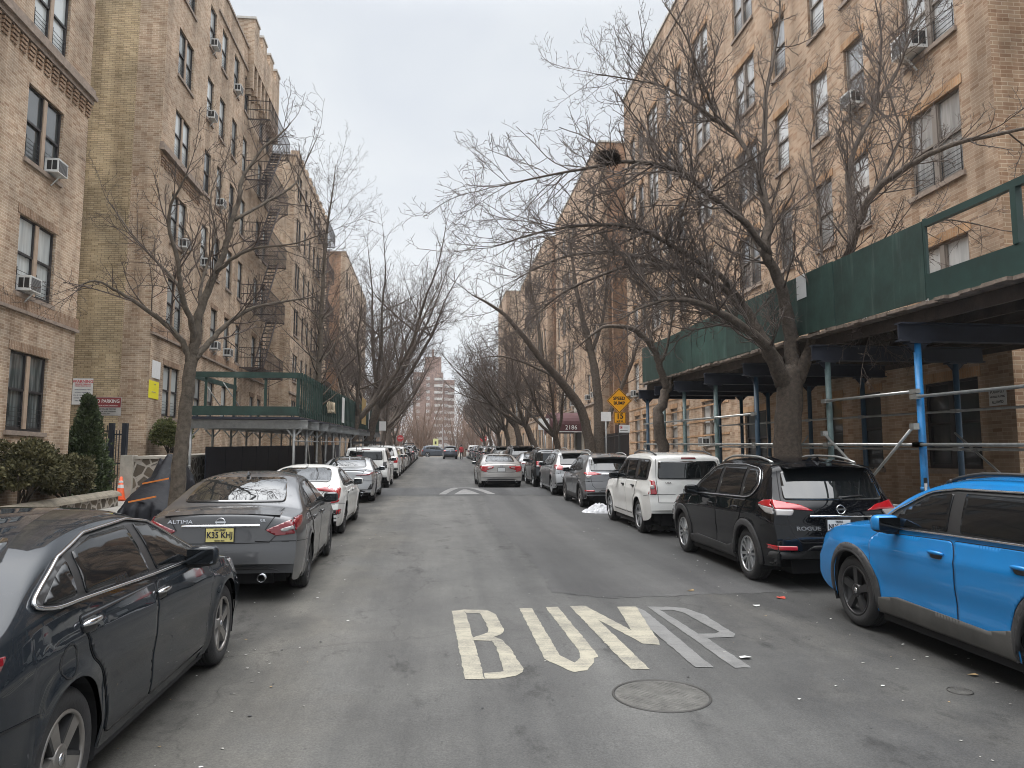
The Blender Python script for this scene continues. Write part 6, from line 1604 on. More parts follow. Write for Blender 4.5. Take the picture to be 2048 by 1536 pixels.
# speed bump sign post
py = 26.8; zp = gz(py) + .15
o = empty('speed_sign', (0, 0, 0), label='yellow SPEED BUMP diamond and 15 MPH plate on a street post', cat='road sign')
mb = MB(); mb.box(6.72, 6.78, py + .02, py + .07, zp, zp + 3.6); mb.build('post', mat('sign_post_dark', (.05, .05, .05), .6, metal=.3), o)
zc_ = 4.13; s_ = .465
M = MY(6.75, py, zc_)
mb = MB(); mb.prism([(0, -s_), (s_, 0), (0, s_), (-s_, 0)], .006, 0, M @ Matrix.Translation((0, 0, -.006))); d_ = mb.build('diamond', YELLOW, o)
mb = MB()
q = [(0, -s_ + .035), (s_ - .035, 0), (0, s_ - .035), (-s_ + .035, 0)]
for a in range(4): p1, p2 = q[a], q[(a + 1) % 4]; mb.bar(M @ Vector((*p1, .001)), M @ Vector((*p2, .001)), .022, .003, 0, (0, -1, 0))
mb.build('border', SIGN_BLK, d_)
put_text('SPEED', .165, SIGN_BLK, M @ Matrix.Translation((0, .085, .002)), d_, depth=.001, bold=.005, xs=1.0); put_text('BUMP', .165, SIGN_BLK, M @ Matrix.Translation((0, -.09, .002)), d_, depth=.001, bold=.005, xs=1.0)
M = MY(6.77, py + .004, zc_ - .62); mb = MB(); mb.box(-.22, .22, -.205, .205, -.006, 0, 0, M); p_ = mb.build('speed_plate', YELLOW, o)
mb = MB()
for a, b_ in (((-.205, -.19), (.205, -.19)), ((.205, -.19), (.205, .19)), ((.205, .19), (-.205, .19)), ((-.205, .19), (-.205, -.19))): mb.bar(M @ Vector((*a, .001)), M @ Vector((*b_, .001)), .014, .003, 0, (0, -1, 0))
mb.build('border', SIGN_BLK, p_)
put_text('15', .27, SIGN_BLK, M @ Matrix.Translation((0, .05, .002)), p_, depth=.001, bold=.007); put_text('M.P.H.', .095, SIGN_BLK, M @ Matrix.Translation((0, -.135, .002)), p_, depth=.001, bold=.003)
sign_board('parking_rule_sign', 'white parking rule sign with red symbol below the speed plates', 'road sign', MY(6.93, py - .01, zc_ - 1.02), .40, .28, SIGN_W, [('#', -.13, .055, (.10, .10), SIGN_R, 1), ('P', -.13, .053, .09, SIGN_W, 1), ('#', .05, .06, (.14, .012), SIGN_GREY, 1), ('#', .05, .025, (.14, .012), SIGN_GREY, 1), ('#', -.02, -.07, (.28, .018), SIGN_BLK, 1)])
sign_board('ball_sign', 'grey POSITIVELY NO BALL PLAYING ALLOWED sign under the right shed', 'sign', MXm(XR - .03, 13.55, 3.16), .46, .34, mat('sign_old_grey', (.5, .5, .48), .6), [('POSITIVELY', 0, .10, .085, SIGN_BLK, .85), ('NO BALL PLAYING', 0, .0, .055, SIGN_BLK, .85), ('ALLOWED', 0, -.105, .075, SIGN_BLK, .85)])
def small_post_sign(label, x, y, h, w, hh, m, rows=(), cat='road sign', shape=None):
    o = empty('street_sign', (0, 0, 0), label=label, cat=cat); z = gz(min(y, YE)) + .1
    mb = MB(); mb.tube([(x, y + .03, z), (x, y + .03, z + h + hh / 2)], .03, 6); mb.build('post', STEEL_D, o)
    M = MY(x, y, z + h)
    if shape == 'octagon':
        mb = MB(); mb.prism([(w / 2 * math.cos(R(22.5 + 45 * k)), w / 2 * math.sin(R(22.5 + 45 * k))) for k in range(8)], .006, 0, M @ Matrix.Translation((0, 0, -.006))); b = mb.build('board', m, o)
        put_text('STOP', w * .3, SIGN_W, M @ Matrix.Translation((0, 0, .003)), b, depth=.001)
    else: sign_board('', '', '', M, w, hh, m, list(rows), parent=o)
small_post_sign('red stop sign at the far left corner of the avenue', -4.5, 104, 2.5, .95, .95, SIGN_R, shape='octagon')
small_post_sign('red stop sign at the far right corner of the avenue', 6.9, 104, 2.5, .95, .95, SIGN_R, shape='octagon')
small_post_sign('white kerbside sign between the left trunks near the hump', -4.6, 66, 3.3, 1.0, .8, SIGN_W)
small_post_sign('white kerbside sign beyond the hump on the right', 6.8, 46, 3.0, .7, .7, SIGN_W)
small_post_sign('pale yellow sign beyond the avenue, straight down the street', .4, 127, 2.4, .9, 1.2, mat('sign_pale_yellow', (.62, .62, .3), .5), [('#', 0, -.1, (.3, .5), SIGN_BLK, 1)])
small_post_sign('small white plate behind the double trunk left of the speed sign', 7.0, 30.0, 2.9, .42, .38, SIGN_W)

# entrance canopy, court gate, street lamp
o = empty('entrance_canopy', (0, 0, 0), label='maroon domed entrance canopy numbered 2186 on the right pavement', cat='canopy')
ya, yb, xo = 54.0, 57.6, 8.55; zc0 = gz(55) + 2.75
mb = MB(); n = 12; P = []
for k in range(n + 1): a = math.pi * k / n; P.append((ya + (yb - ya) / 2 * (1 - math.cos(a)), zc0 + .55 + .95 * math.sin(a)))
for k in range(n): mb.quad((xo, P[k][0], P[k][1]), (XR, P[k][0], P[k][1]), (XR, P[k + 1][0], P[k + 1][1]), (xo, P[k + 1][0], P[k + 1][1]))
mb.add([(xo, y, z) for y, z in P], [tuple(range(n + 1))])
mb.quad((xo, ya, zc0), (XR, ya, zc0), (XR, ya, zc0 + .55), (xo, ya, zc0 + .55)); mb.quad((xo, yb, zc0 + .55), (XR, yb, zc0 + .55), (XR, yb, zc0), (xo, yb, zc0)); mb.quad((xo, yb, zc0), (xo, ya, zc0), (xo, ya, zc0 + .55), (xo, yb, zc0 + .55))
mb.build('fabric', MAROON, o)
mb = MB(); mb.box(xo, XR, ya - .012, ya - .006, zc0 - .03, zc0 + .02); mb.build('white_piping', SIGN_W, o)
put_text('2186', .45, SIGN_W, MY(10.0, ya - .012, zc0 + .3), o, depth=.002)
for y in (ya + .1, yb - .1): mb = MB(); mb.tube([(xo + .08, y, gz(y) + .15), (xo + .08, y, zc0 + .02)], .04, 8); mb.build('post', STEEL, o)
o = empty('entrance_door', (0, 0, 0), label='dark entrance doorway with pale surround under the maroon canopy', cat='door')
mb = MB(); mb.box(XR - .05, XR + .02, 54.6, 57.0, gz(55) + .1, gz(55) + 2.8); mb.build('door', BLACKP, o)
mb = MB()
for a, b_ in ((54.3, 54.6), (57.0, 57.3)): mb.box(XR - .14, XR + .02, a, b_, gz(55) + .1, gz(55) + 4.4)
mb.box(XR - .15, XR + .02, 54.3, 57.3, gz(55) + 4.4, gz(55) + 4.75); mb.box(XR - .12, XR + .02, 54.6, 57.0, gz(55) + 3.9, gz(55) + 4.4); mb.build('surround', CONC, o)
o = empty('court_gate', (0, 0, 0), label='black iron gate and brown screen across the court beside the speed sign', cat='gate')
zg = gz(45) + .15; mb = MB(); x = 11.0
mb.box(11.05, 14, 45.0, 45.05, zg, zg + 2.9); mb.build('screen', mat('court_screen_brown', (.10, .06, .05), .8, var=.3), o)
mb = MB(); y = 41.6
while y < 48.1: mb.box(10.98, 11.005, y, y + .025, zg, zg + 2.4); y += .14
for h in (.15, 2.2): mb.box(10.97, 11.01, 41.55, 48.15, zg + h, zg + h + .05)
mb.build('picket_panel', BLACK, o)
o = empty('street_lamp', (0, 0, 0), label='thin street lamp arm reaching over the road from the far right pavement', cat='street lamp')
yl = 62; zl = gz(yl); mb = MB(); mb.tube([(6.9, yl, zl), (6.9, yl, zl + 7.2)], [.09, .06], 8); mb.build('pole', STEEL_D, o)
mb = MB(); mb.tube([(6.9, yl, zl + 7.0), (6.2, yl, zl + 7.6), (4.6, yl, zl + 8.1)], .035, 6); mb.build('arm', STEEL_D, o)
mb = MB(); mb.box(3.9, 4.7, yl - .14, yl + .14, zl + 8.05, zl + 8.18); mb.build('lamp_head', STEEL_D, o)

# cone, covered motorcycle, snow, litter
cy = 23.9; o = empty('traffic_cone', (-9.35, cy, gz(cy) + .16), label='orange traffic cone with white collars by the black gate', cat='traffic cone')
mb = MB(); mb.box(-.18, .18, -.18, .18, 0, .035); mb.lathe([(.135, .035), (.035, .70), (.0, .705)], 20); mb.build('cone', CONE_O, o)
for h0, h1 in ((.36, .46), (.52, .58)):
    mb = MB(); r = lambda h: .1355 - (h - .035) * .1504 + .003; mb.lathe([(r(h0), h0), (r(h1), h1)], 20); mb.build('reflective_collar', SIGN_W, o)
def heap(name, label, cx, cy, lx, ly, h, m, seed, n=44, kind=None, cat=None):
    random.seed(seed); mb = MB(); N = n
    for i in range(N + 1):
        for j in range(N + 1):
            u, v = i / N * 2 - 1, j / N * 2 - 1; x, y = cx + u * lx, cy + v * ly
            d = max(0, 1 - u * u * .9 - v * v) ** .8
            nzv = noise.fractal(Vector((x * 2.3 + seed, y * 2.3, 0)), .9, 2.1, 4); nz2 = noise.noise(Vector((x * 9 + seed, y * 9, 3))) + .8 * abs(noise.noise(Vector((x * 22, y * 22 + seed, 7))))
            mb.v.append((x, y, gz(y) + max(-.02, d * h * (.55 + .75 * nzv) + .055 * nz2 * (d > .02) - .03)))
    for i in range(N):
        for j in range(N): mb.f.append([i * (N + 1) + j, (i + 1) * (N + 1) + j, (i + 1) * (N + 1) + j + 1, i * (N + 1) + j + 1]); mb.m.append(0); mb.sm.append(True); mb.uv.append(None)
    o = mb.build(name, m); setp(o, label, cat, None, kind); return o
heap('snow_heap', 'crumbling white snow heap behind the mid grey crossover', 4.70, 20.6, .60, .42, .32, SNOW, 4, 70, cat='snow heap')
heap('snow_heap', 'low dirty snow strip under the white boxy SUV by the right kerb', 5.3, 17.2, .7, 1.4, .14, SNOW, 9, cat='snow heap')
heap('snow_heap', 'small snow patch between parked cars at the foot of the nearest left street tree', -4.3, 14.8, .4, .6, .5, SNOW, 14, cat='snow heap')
for k, (x, y) in enumerate(((4.3, 52.6), (4.35, 58.6), (4.25, 47.4))): heap('snow_heap', f'thin snow ridge along the far right kerb, {["middle", "farthest", "nearest"][k]} of three', x, y, .3, 1.2, .16, SNOW, 20 + k, 20, cat='snow heap')
# tarpaulin over a motorcycle
random.seed(8); mb = MB(); N, K = 60, 36; tx, ty = -6.35, 18.7
for i in range(N + 1):
    u = i / N; yy = ty - 1.35 + 2.7 * u
    hgt = .50 + .95 * max(0, 1 - abs(u - .62) / .5) ** 1.1
    hgt *= min(1, 8 * u, 8 * (1 - u)) ** .35
    for j in range(K + 1):
        a = math.pi * j / K; w = .46 + .10 * math.sin(u * 9)
        x = math.cos(a) * w * (1 + .2 * (1 - math.sin(a))); z = max(0, math.sin(a)) ** .62 * hgt
        f = .11 * noise.noise(Vector((x * 4, yy * 3, z * 3 + 5))) + .05 * noise.noise(Vector((x * 11, yy * 9, z * 8))) + .04 * math.sin(a * 11 + u * 5)
        mb.v.append((tx + x * (1 + f), yy + f, gz(yy) + .155 + z * (1 + f)))
for i in range(N):
    for j in range(K): b_ = i * (K + 1) + j; mb.f.append([b_, b_ + 1, b_ + K + 2, b_ + K + 1]); mb.m.append(0); mb.sm.append(True); mb.uv.append(None)
o = empty('covered_motorcycle', (0, 0, 0), label='motorcycle under a black tarpaulin beside the nearest left street tree', cat='motorcycle'); mb.build('tarpaulin', TARP, o)
mb = MB()
for yy, zz in ((17.45, .42), (18.2, .78)): mb.bar((tx - .30, yy, gz(yy) + .16 + zz), (tx + .30, yy - .06, gz(yy) + .16 + zz + .12), .012, .035)
mb.build('orange_trim', ORANGE, o)
# leaves, scraps and grit in the gutters: too small and many to count
random.seed(11); mb = MB(); LM = [mat('leaf_tan', (.28, .19, .09), .8), mat('paper_scrap', (.55, .55, .53), .8), mat('wrapper_red', (.38, .05, .03), .6), mat('grit_pale', (.3, .29, .27), .9), mat('grit_dark', (.05, .05, .05), .9)]
def scrap(x, y, s, mi, up=.004):
    n = random.randint(4, 7); a0 = random.random() * 6; P = []
    for k in range(n): a = a0 + 2 * math.pi * k / n; r = s * random.uniform(.45, 1); P.append((x + r * math.cos(a), y + r * math.sin(a) * .8, gz(y) + .004 + random.uniform(0, up)))
    mb.add(P, [tuple(range(n))], mi)
for k in range(800):
    e = random.random(); y = 3.5 + 30 * random.random() ** 1.6
    x = (-1.85 - abs(random.gauss(0, .8)) + random.uniform(0, 1.0)) if e < .45 else (4.35 + random.gauss(.0, .75)) if e < .85 else random.uniform(-1.5, 4)
    if -3.95 < x < 6.4: scrap(x, y, random.choice((.006, .01, .014, .02)), random.choice((0, 1, 3, 3, 3, 4, 4)), .006)
o = mb.build('gutter_litter', LM); setp(o, 'scattered grit, leaf bits and paper flecks over the road', 'litter', None, 'stuff')
for nm_, x, y, s, mi, lb in (('fallen_leaf', 3.3, 9.55, .07, 0, 'curled tan leaf on the road beside the glossy black SUV'), ('wrapper', 4.25, 9.0, .09, 2, 'flat red wrapper on the road behind the glossy black SUV'), ('paper_scrap', 3.75, 8.6, .06, 1, 'torn white paper on the road near the blue car front'),
                         ('flattened_cup_lid', 2.75, 6.55, .065, 1, 'round white flattened lid on the road right of the painted word'), ('fallen_leaf', 4.4, 5.9, .055, 0, 'pale tan leaf on the road beside the blue car'), ('paper_scrap', -.75, 4.55, .09, 1, 'dirty flattened paper on the road below the charcoal sedan')):
    mb = MB(); scrap(x, y, s, mi, .02); setp(mb.build(nm_, LM), lb, 'litter')

# ================================================================== BARE TREES
class Tree:
    def __init__(s, seed, bark=BARK, twig=TWIG, sides=(9, 6, 4)):
        s.r = random.Random(seed); s.tr = MB(); s.cr = MB(); s.bark, s.twig = bark, twig; s.segs = 0; s.scale = 1
    def limb(s, pts, sub=4, wob=.02):
        """pts: (Vector, radius); a smooth tapering limb; returns dense path"""
        P = [p for p, r in pts]; Rr = [r for p, r in pts]; out = []
        n = len(P)
        for i in range(n - 1):
            p0, p1, p2, p3 = P[max(0, i - 1)], P[i], P[i + 1], P[min(n - 1, i + 2)]
            for k in range(sub):
                t = k / sub; q = .5 * ((2 * p1) + (p2 - p0) * t + (2 * p0 - 5 * p1 + 4 * p2 - p3) * t * t + (3 * p1 - p0 - 3 * p2 + p3) * t ** 3)
                w = wob * min(1, Rr[i] * 20)
                out.append((q + Vector((s.r.uniform(-w, w), s.r.uniform(-w, w), s.r.uniform(-w, w) * .5)), Rr[i] + (Rr[i + 1] - Rr[i]) * t))
        out.append((P[-1], Rr[-1]))
        big = Rr[0] > .03
        (s.tr if big else s.cr).tube([p for p, r in out], [r for p, r in out], 10 if Rr[0] > .08 else 7 if big else 4, caps=True)
        return out
    def tw(s, pts, r0, r1):
        mb = s.cr; b = len(mb.v); k = len(pts); n = 3
        for i in range(k):
            t = pts[min(i + 1, k - 1)] - pts[max(0, i - 1)]
            u = Vector((t.y, -t.x, .001)); l = u.length; u = u / l if l > 1e-5 else Vector((1, 0, 0)); w = t.cross(u); l = w.length; w = w / l if l > 1e-6 else Vector((0, 0, 1))
            r = r0 + (r1 - r0) * i / (k - 1); p = pts[i]
            for c, d in ((1, 0), (-.5, .866), (-.5, -.866)): q = p + u * (r * c) + w * (r * d); mb.v.append((q.x, q.y, q.z))
        for i in range(k - 1):
            a = b + i * 3
            for j in range(3): mb.f.append([a + j, a + (j + 1) % 3, a + 3 + (j + 1) % 3, a + 3 + j]); mb.m.append(0); mb.sm.append(True); mb.uv.append(None)
    def branch(s, p, d, L, r, lvl, up, maxl, dens):
        rnd = s.r; n = max(3, int(L / (.16 if lvl < 2 else .075 if lvl == 2 else .06))); n = min(n, 16); st = L / n; pts = [p.copy()]; d = d.normalized(); dirs = [d]
        kink = .16 if lvl < 2 else .30
        for i in range(n):
            d = (d + Vector((rnd.uniform(-kink, kink), rnd.uniform(-kink, kink), rnd.uniform(-kink, kink) + up * (.09 if lvl < 2 else .13)))).normalized()
            p = p + d * st; pts.append(p); dirs.append(d)
        if r > .02: s.cr.tube(pts, [r + (max(.004, r * .3) - r) * i / n for i in range(n + 1)], 5)
        else: s.tw(pts, r, max(.0028, r * .5))
        if lvl >= maxl: return
        cnt = max(1, int(L * dens[lvl] + rnd.random()))
        for c in range(cnt):
            f = .18 + .8 * (c + rnd.random()) / cnt; i = min(n - 1, int(f * n)); q = pts[i] + (pts[i + 1] - pts[i]) * (f * n - i) if i < n else pts[-1]
            bd = dirs[min(i + 1, n)]; a = Vector((rnd.gauss(0, 1), rnd.gauss(0, 1), rnd.gauss(0, 1) + .25 * up)); a = (a - bd * a.dot(bd))
            if a.length < 1e-3: continue
            a.normalize(); ang = rnd.uniform(.55, 1.05); nd = bd * math.cos(ang) + a * math.sin(ang)
            nl = L * rnd.uniform(.32, .62) * (1.1 - .45 * f)
            s.branch(q, nd, max(.10, nl), max(.0036, min(r * .62, r * (1 - .6 * f) * .8)), lvl + 1, up, maxl, dens)
    def clothe(s, path, per_m, Lr, up, maxl, dens, start=.12, droop=None, bias=None):
        rnd = s.r; tot = sum((path[i + 1][0] - path[i][0]).length for i in range(len(path) - 1))
        cnt = int(tot * per_m)
        for c in range(cnt):
            f = start + (1 - start) * (c + rnd.random()) / cnt; i = min(len(path) - 2, int(f * (len(path) - 1))); p, r = path[i]; bd = (path[i + 1][0] - p).normalized()
            p = p + (path[i + 1][0] - p) * rnd.random()
            a = Vector((rnd.gauss(0, 1), rnd.gauss(0, 1), rnd.gauss(0, 1) + .5 * up))
            if bias: a += bias
            a = a - bd * a.dot(bd)
            if a.length < 1e-3: continue
            a.normalize(); ang = rnd.uniform(.5, 1.1); L = rnd.uniform(*Lr) * (1.15 - .5 * f)
            s.branch(p, bd * math.cos(ang) + a * math.sin(ang), L, min(r * .55, .006 + L * .009), 1, up, maxl, dens)
        e, r = path[-1]; bd = (e - path[-2][0]).normalized(); s.branch(e, bd, Lr[1] * .7, max(.006, r * .8), 1, up, maxl, dens)
    def finish(s, name, label, group=None, roots=None):
        o = empty(name, (0, 0, 0), label=label, cat='tree', group=group); CHILDREN.setdefault(o.name, [])
        s.tr.build('trunk', s.bark, o); s.cr.build('crown', s.twig, o); return o
def A(pts): return [(at(px, py, y), r) for px, py, y, r in pts]

# ---- large spreading tree at the right kerb
t = Tree(21, BARK, TWIG_L)
base = at(1577, 1010, 13.8)
t.limb([(Vector((base.x, 13.8, gz(13.8) + .05)), .36), (Vector((base.x, 13.8, gz(13.8) + .35)), .29)] + A([(1576, 930, 13.8, .27), (1576, 850, 13.8, .255), (1580, 790, 13.8, .25), (1583, 750, 13.8, .22), (1590, 725, 13.8, .12)]), wob=.015)
D3 = (0, 4.4, 6.5, 7.5)
AL = lambda pts: [(p, max(.012, r * (.88 if r > .14 else .78))) for p, r in A(pts)]
LB_ = []
LB_.append((t.limb(AL([(1574, 775, 13.8, .17), (1545, 720, 13.5, .145), (1530, 690, 13.3, .115), (1470, 642, 12.9, .095), (1400, 608, 12.6, .07), (1345, 598, 12.4, .045), (1290, 612, 12.2, .028), (1238, 640, 12.0, .014)])), 1))
Bm = t.limb(AL([(1568, 770, 13.8, .19), (1540, 705, 13.9, .165), (1515, 665, 14.1, .15), (1486, 612, 14.3, .125), (1448, 578, 14.6, .10), (1382, 545, 14.9, .08), (1300, 518, 15.2, .062), (1200, 504, 15.5, .045), (1110, 520, 15.7, .03), (1030, 560, 15.9, .015)])); LB_.append((Bm, 0))
LB_.append((t.limb(AL([(1486, 612, 14.3, .09), (1450, 560, 13.8, .075), (1400, 525, 13.4, .062), (1324, 480, 13.0, .052), (1270, 455, 12.8, .045), (1180, 450, 12.5, .036), (1090, 462, 12.2, .025), (1000, 490, 12.0, .013)])), 0))
LB_.append((t.limb(AL([(1357, 537, 14.9, .05), (1270, 530, 14.3, .042), (1190, 555, 14.0, .034), (1120, 590, 13.8, .024), (1060, 640, 13.7, .012)])), 0))
C0 = t.limb(AL([(1590, 745, 13.8, .175), (1582, 674, 13.8, .155), (1566, 590, 13.7, .14), (1548, 540, 13.6, .125), (1531, 505, 13.5, .115), (1538, 435, 13.6, .10), (1527, 393, 13.7, .095), (1519, 352, 13.8, .085), (1527, 290, 14.0, .07), (1532, 199, 14.2, .055), (1545, 124, 14.4, .04), (1560, 41, 14.6, .028), (1556, -60, 14.8, .015)])); LB_.append((C0, 1))
LB_.append((t.limb(AL([(1540, 510, 13.5, .09), (1490, 447, 13.2, .078), (1424, 393, 12.9, .068), (1386, 360, 12.7, .06), (1340, 335, 12.5, .052), (1254, 323, 12.3, .042), (1180, 335, 12.1, .032), (1090, 352, 11.9, .022), (1000, 372, 11.8, .012)])), 0))
LB_.append((t.limb(AL([(1519, 352, 13.8, .072), (1482, 282, 14.2, .062), (1432, 240, 14.5, .052), (1382, 207, 14.8, .043), (1328, 174, 15.0, .034), (1270, 160, 15.2, .024), (1190, 148, 15.4, .012)])), 1))
LB_.append((t.limb(AL([(1432, 240, 14.5, .045), (1420, 200, 14.3, .038), (1395, 140, 14.1, .03), (1370, 70, 13.9, .022), (1330, 10, 13.8, .012)])), 1))
C1 = t.limb(AL([(1596, 760, 13.8, .17), (1622, 690, 13.5, .13), (1640, 605, 13.2, .12), (1676, 550, 12.9, .11), (1705, 488, 12.6, .10), (1722, 435, 12.4, .092), (1751, 381, 12.2, .082), (1821, 331, 11.8, .07), (1904, 290, 11.4, .055), (2048, 257, 11.0, .035), (2170, 235, 10.7, .018)])); LB_.append((C1, 1))
LB_.append((t.limb(AL([(1706, 488, 12.6, .085), (1700, 414, 12.9, .075), (1698, 331, 13.2, .066), (1730, 257, 13.4, .057), (1759, 199, 13.6, .048), (1796, 137, 13.8, .038), (1821, 62, 14.0, .028), (1845, -30, 14.2, .015)])), 1))
LB_.append((t.limb(AL([(1755, 200, 13.6, .036), (1758, 150, 13.3, .032), (1763, 80, 13.1, .025), (1750, 0, 12.9, .015)])), 1))
LB_.append((t.limb(AL([(1755, 372, 12.2, .042), (1790, 300, 12.4, .034), (1800, 260, 12.6, .028), (1775, 180, 12.7, .02), (1765, 120, 12.8, .012)])), 1))
LB_.append((t.limb(AL([(1690, 520, 12.7, .05), (1740, 500, 12.3, .035), (1800, 470, 12.0, .026), (1880, 440, 11.7, .018), (1960, 450, 11.5, .01)])), 0))
LB_.append((t.limb(AL([(1652, 585, 13.1, .04), (1720, 585, 12.6, .026), (1750, 620, 12.3, .018), (1740, 670, 12.1, .01)])), -1))
LB_.append((t.limb(AL([(1548, 540, 13.6, .05), (1500, 470, 14.6, .04), (1460, 380, 15.4, .03), (1440, 290, 16.0, .018)])), 1))
LB_.append((t.limb(AL([(1620, 690, 13.5, .05), (1640, 560, 14.6, .04), (1640, 430, 15.4, .03), (1620, 300, 16.0, .022), (1640, 190, 16.3, .012)])), 1))
for k_, (p, up) in enumerate(LB_): t.clothe(p, 1.85 * (4.2, 4.6, 4.8, 4.2, 3.0, 5.2, 4.4, 4.2, 3.4, 3.6, 3.4, 3.4, 3.6, 3.6, 3.4, 3.2)[k_], (.8, 2.0) if p[-1][0].x < 4.5 else (.7, 1.6), .8 if up > 0 else .25 if up == 0 else -.5, 4, D3, start=.16)
t.finish('street_tree', 'large spreading bare tree with forked trunk beside the right green shed')
# pruned stubs and the nest
mb = MB(); random.seed(2)
nc = at(1216, 318, 12.2)
for k in range(900):
    a, b_ = random.uniform(0, 6.28), random.gauss(0, .5); r = .155 * random.uniform(.5, 1.05); c = nc + Vector((math.cos(a) * math.cos(b_) * r * 1.1, math.sin(a) * math.cos(b_) * r, math.sin(b_) * r * .75 + .02))
    d = Vector((-math.sin(a) + random.gauss(0, .8), math.cos(a) + random.gauss(0, .8), random.gauss(0, .5))).normalized() * random.uniform(.05, .16)
    mb.tube([c - d, c + d * .2, c + d], [.004, .005, .003], 3, caps=False)
mb.lathe([(0, -.10), (.09, -.07), (.11, -.01), (0, .0)], 8, M=Matrix.Translation(nc))
setp(mb.build('bird_nest', mat('nest_twigs', (.035, .026, .02), .95)), 'dark twig nest on an arching limb of the large right tree', 'nest')

# ---- nearest left street tree
t = Tree(33, BARK2, TWIG); D2 = (0, 4.2, 6.5, 6.5)
b0 = at(350, 1040, 14.2); L_ = []
t.limb([(Vector((b0.x, 14.2, gz(14.2) + .05)), .18), (Vector((b0.x, 14.2, gz(14.2) + .4)), .142)] + A([(356, 960, 14.2, .132), (366, 870, 14.2, .12), (378, 760, 14.2, .112), (385, 715, 14.2, .10), (390, 690, 14.2, .06)]), wob=.012)
L_.append((t.limb(A([(387, 712, 14.2, .095), (393, 671, 14.2, .088), (397, 630, 14.2, .08), (420, 568, 14.3, .07), (444, 520, 14.4, .06), (462, 450, 14.5, .052), (478, 393, 14.6, .044), (487, 355, 14.7, .036), (523, 300, 14.9, .025), (560, 270, 15.0, .018), (582, 245, 15.1, .01)])), .5))
L_.append((t.limb(A([(386, 690, 14.2, .06), (384, 655, 14.0, .055), (372, 613, 13.8, .05), (359, 561, 13.6, .044), (354, 515, 13.5, .038), (338, 454, 13.4, .03), (342, 410, 13.3, .024), (365, 365, 13.2, .016), (380, 330, 13.1, .009)])), .6))
L_.append((t.limb(A([(381, 725, 14.2, .075), (369, 691, 14.1, .058), (342, 657, 14.0, .048), (294, 620, 13.8, .038), (239, 585, 13.6, .028), (191, 562, 13.4, .018), (150, 575, 13.2, .009)])), .35))
L_.append((t.limb(A([(364, 580, 13.7, .034), (330, 540, 14.1, .028), (300, 510, 14.4, .022), (265, 470, 14.7, .016), (212, 395, 15.0, .008)])), .4))
L_.append((t.limb(A([(391, 719, 14.2, .07), (420, 685, 14.4, .054), (455, 647, 14.6, .045), (506, 616, 14.9, .034), (575, 602, 15.2, .022), (632, 594, 15.5, .01)])), .35))
L_.append((t.limb(A([(432, 545, 14.3, .036), (472, 513, 14.0, .03), (513, 496, 13.8, .022), (581, 489, 13.6, .014), (640, 470, 13.4, .008)])), .3))
L_.append((t.limb(A([(470, 440, 14.5, .034), (523, 410, 14.9, .028), (581, 376, 15.2, .021), (600, 350, 15.4, .016), (632, 280, 15.6, .008)])), .5))
L_.append((t.limb(A([(400, 620, 14.2, .035), (405, 560, 14.8, .028), (430, 470, 15.2, .022), (420, 400, 15.5, .015), (440, 340, 15.7, .008)])), .5))
for p, up in L_: t.clothe(p, 3.6, (.6, 1.4), up, 4, D2, start=.2)
t.finish('street_tree', 'slim bare tree with lichen-pale trunk on the left pavement, nearest the viewer')

# ---- small crooked tree under the right shed edge
t = Tree(41, BARK, TWIG); L_ = []
b0 = at(1325, 930, 21.7)
t.limb([(Vector((b0.x, 21.7, gz(21.7) + .1)), .19)] + A([(1325, 890, 21.7, .17), (1314, 845, 21.7, .165), (1325, 800, 21.7, .15), (1337, 772, 21.7, .12)]), wob=.05)
L_.append((t.limb(A([(1334, 778, 21.7, .12), (1320, 735, 21.6, .105), (1308, 700, 21.5, .095), (1280, 668, 21.3, .085), (1255, 655, 21.1, .07), (1205, 655, 20.8, .045), (1160, 690, 20.6, .02)])), .5))
L_.append((t.limb(A([(1338, 775, 21.7, .085), (1350, 740, 21.9, .06), (1352, 700, 22, .05), (1375, 655, 22.1, .035), (1405, 630, 22.2, .015)])), .8))
L_.append((t.limb(A([(1310, 705, 21.5, .07), (1295, 650, 21.8, .05), (1285, 600, 22.0, .035), (1265, 540, 22.2, .015)])), .8))
L_.append((t.limb(A([(1318, 735, 21.6, .05), (1335, 690, 21.2, .04), (1345, 630, 21.0, .028), (1350, 570, 20.8, .012)])), .8))
for p, up in L_: t.clothe(p, 3.4, (.8, 1.6), up, 4, D2, start=.2)
t.finish('street_tree', 'small crooked bare tree at the far end of the right shed')

# ---- double-trunk tree behind the speed sign
t = Tree(52, BARK, TWIG); L_ = []
for P, up in (([(1183, 935, 31.4, .26), (1178, 880, 31.4, .22), (1160, 815, 31.2, .19), (1118, 758, 30.8, .17), (1085, 722, 30.4, .14), (1040, 665, 30, .10), (1000, 622, 29.6, .07), (945, 590, 29.2, .025)], .5),
              ([(1197, 935, 31.5, .27), (1198, 870, 31.5, .23), (1194, 780, 31.6, .19), (1182, 705, 31.8, .16), (1165, 640, 32, .12), (1150, 560, 32.3, .08), (1140, 480, 32.6, .03)], .7),
              ([(1203, 870, 31.5, .12), (1232, 800, 31.8, .10), (1258, 740, 32, .085), (1275, 690, 32.2, .06), (1300, 640, 32.4, .025)], .7),
              ([(1182, 705, 31.8, .09), (1205, 640, 31.2, .07), (1215, 560, 30.9, .05), (1220, 480, 30.7, .02)], .7), ([(1085, 722, 30.4, .08), (1075, 640, 30.6, .06), (1060, 560, 30.8, .04), (1065, 490, 31, .015)], .7), ([(1118, 758, 30.8, .07), (1060, 730, 31.4, .05), (1000, 712, 31.8, .03), (950, 720, 32, .012)], .3)):
    L_.append((t.limb(A(P)), up))
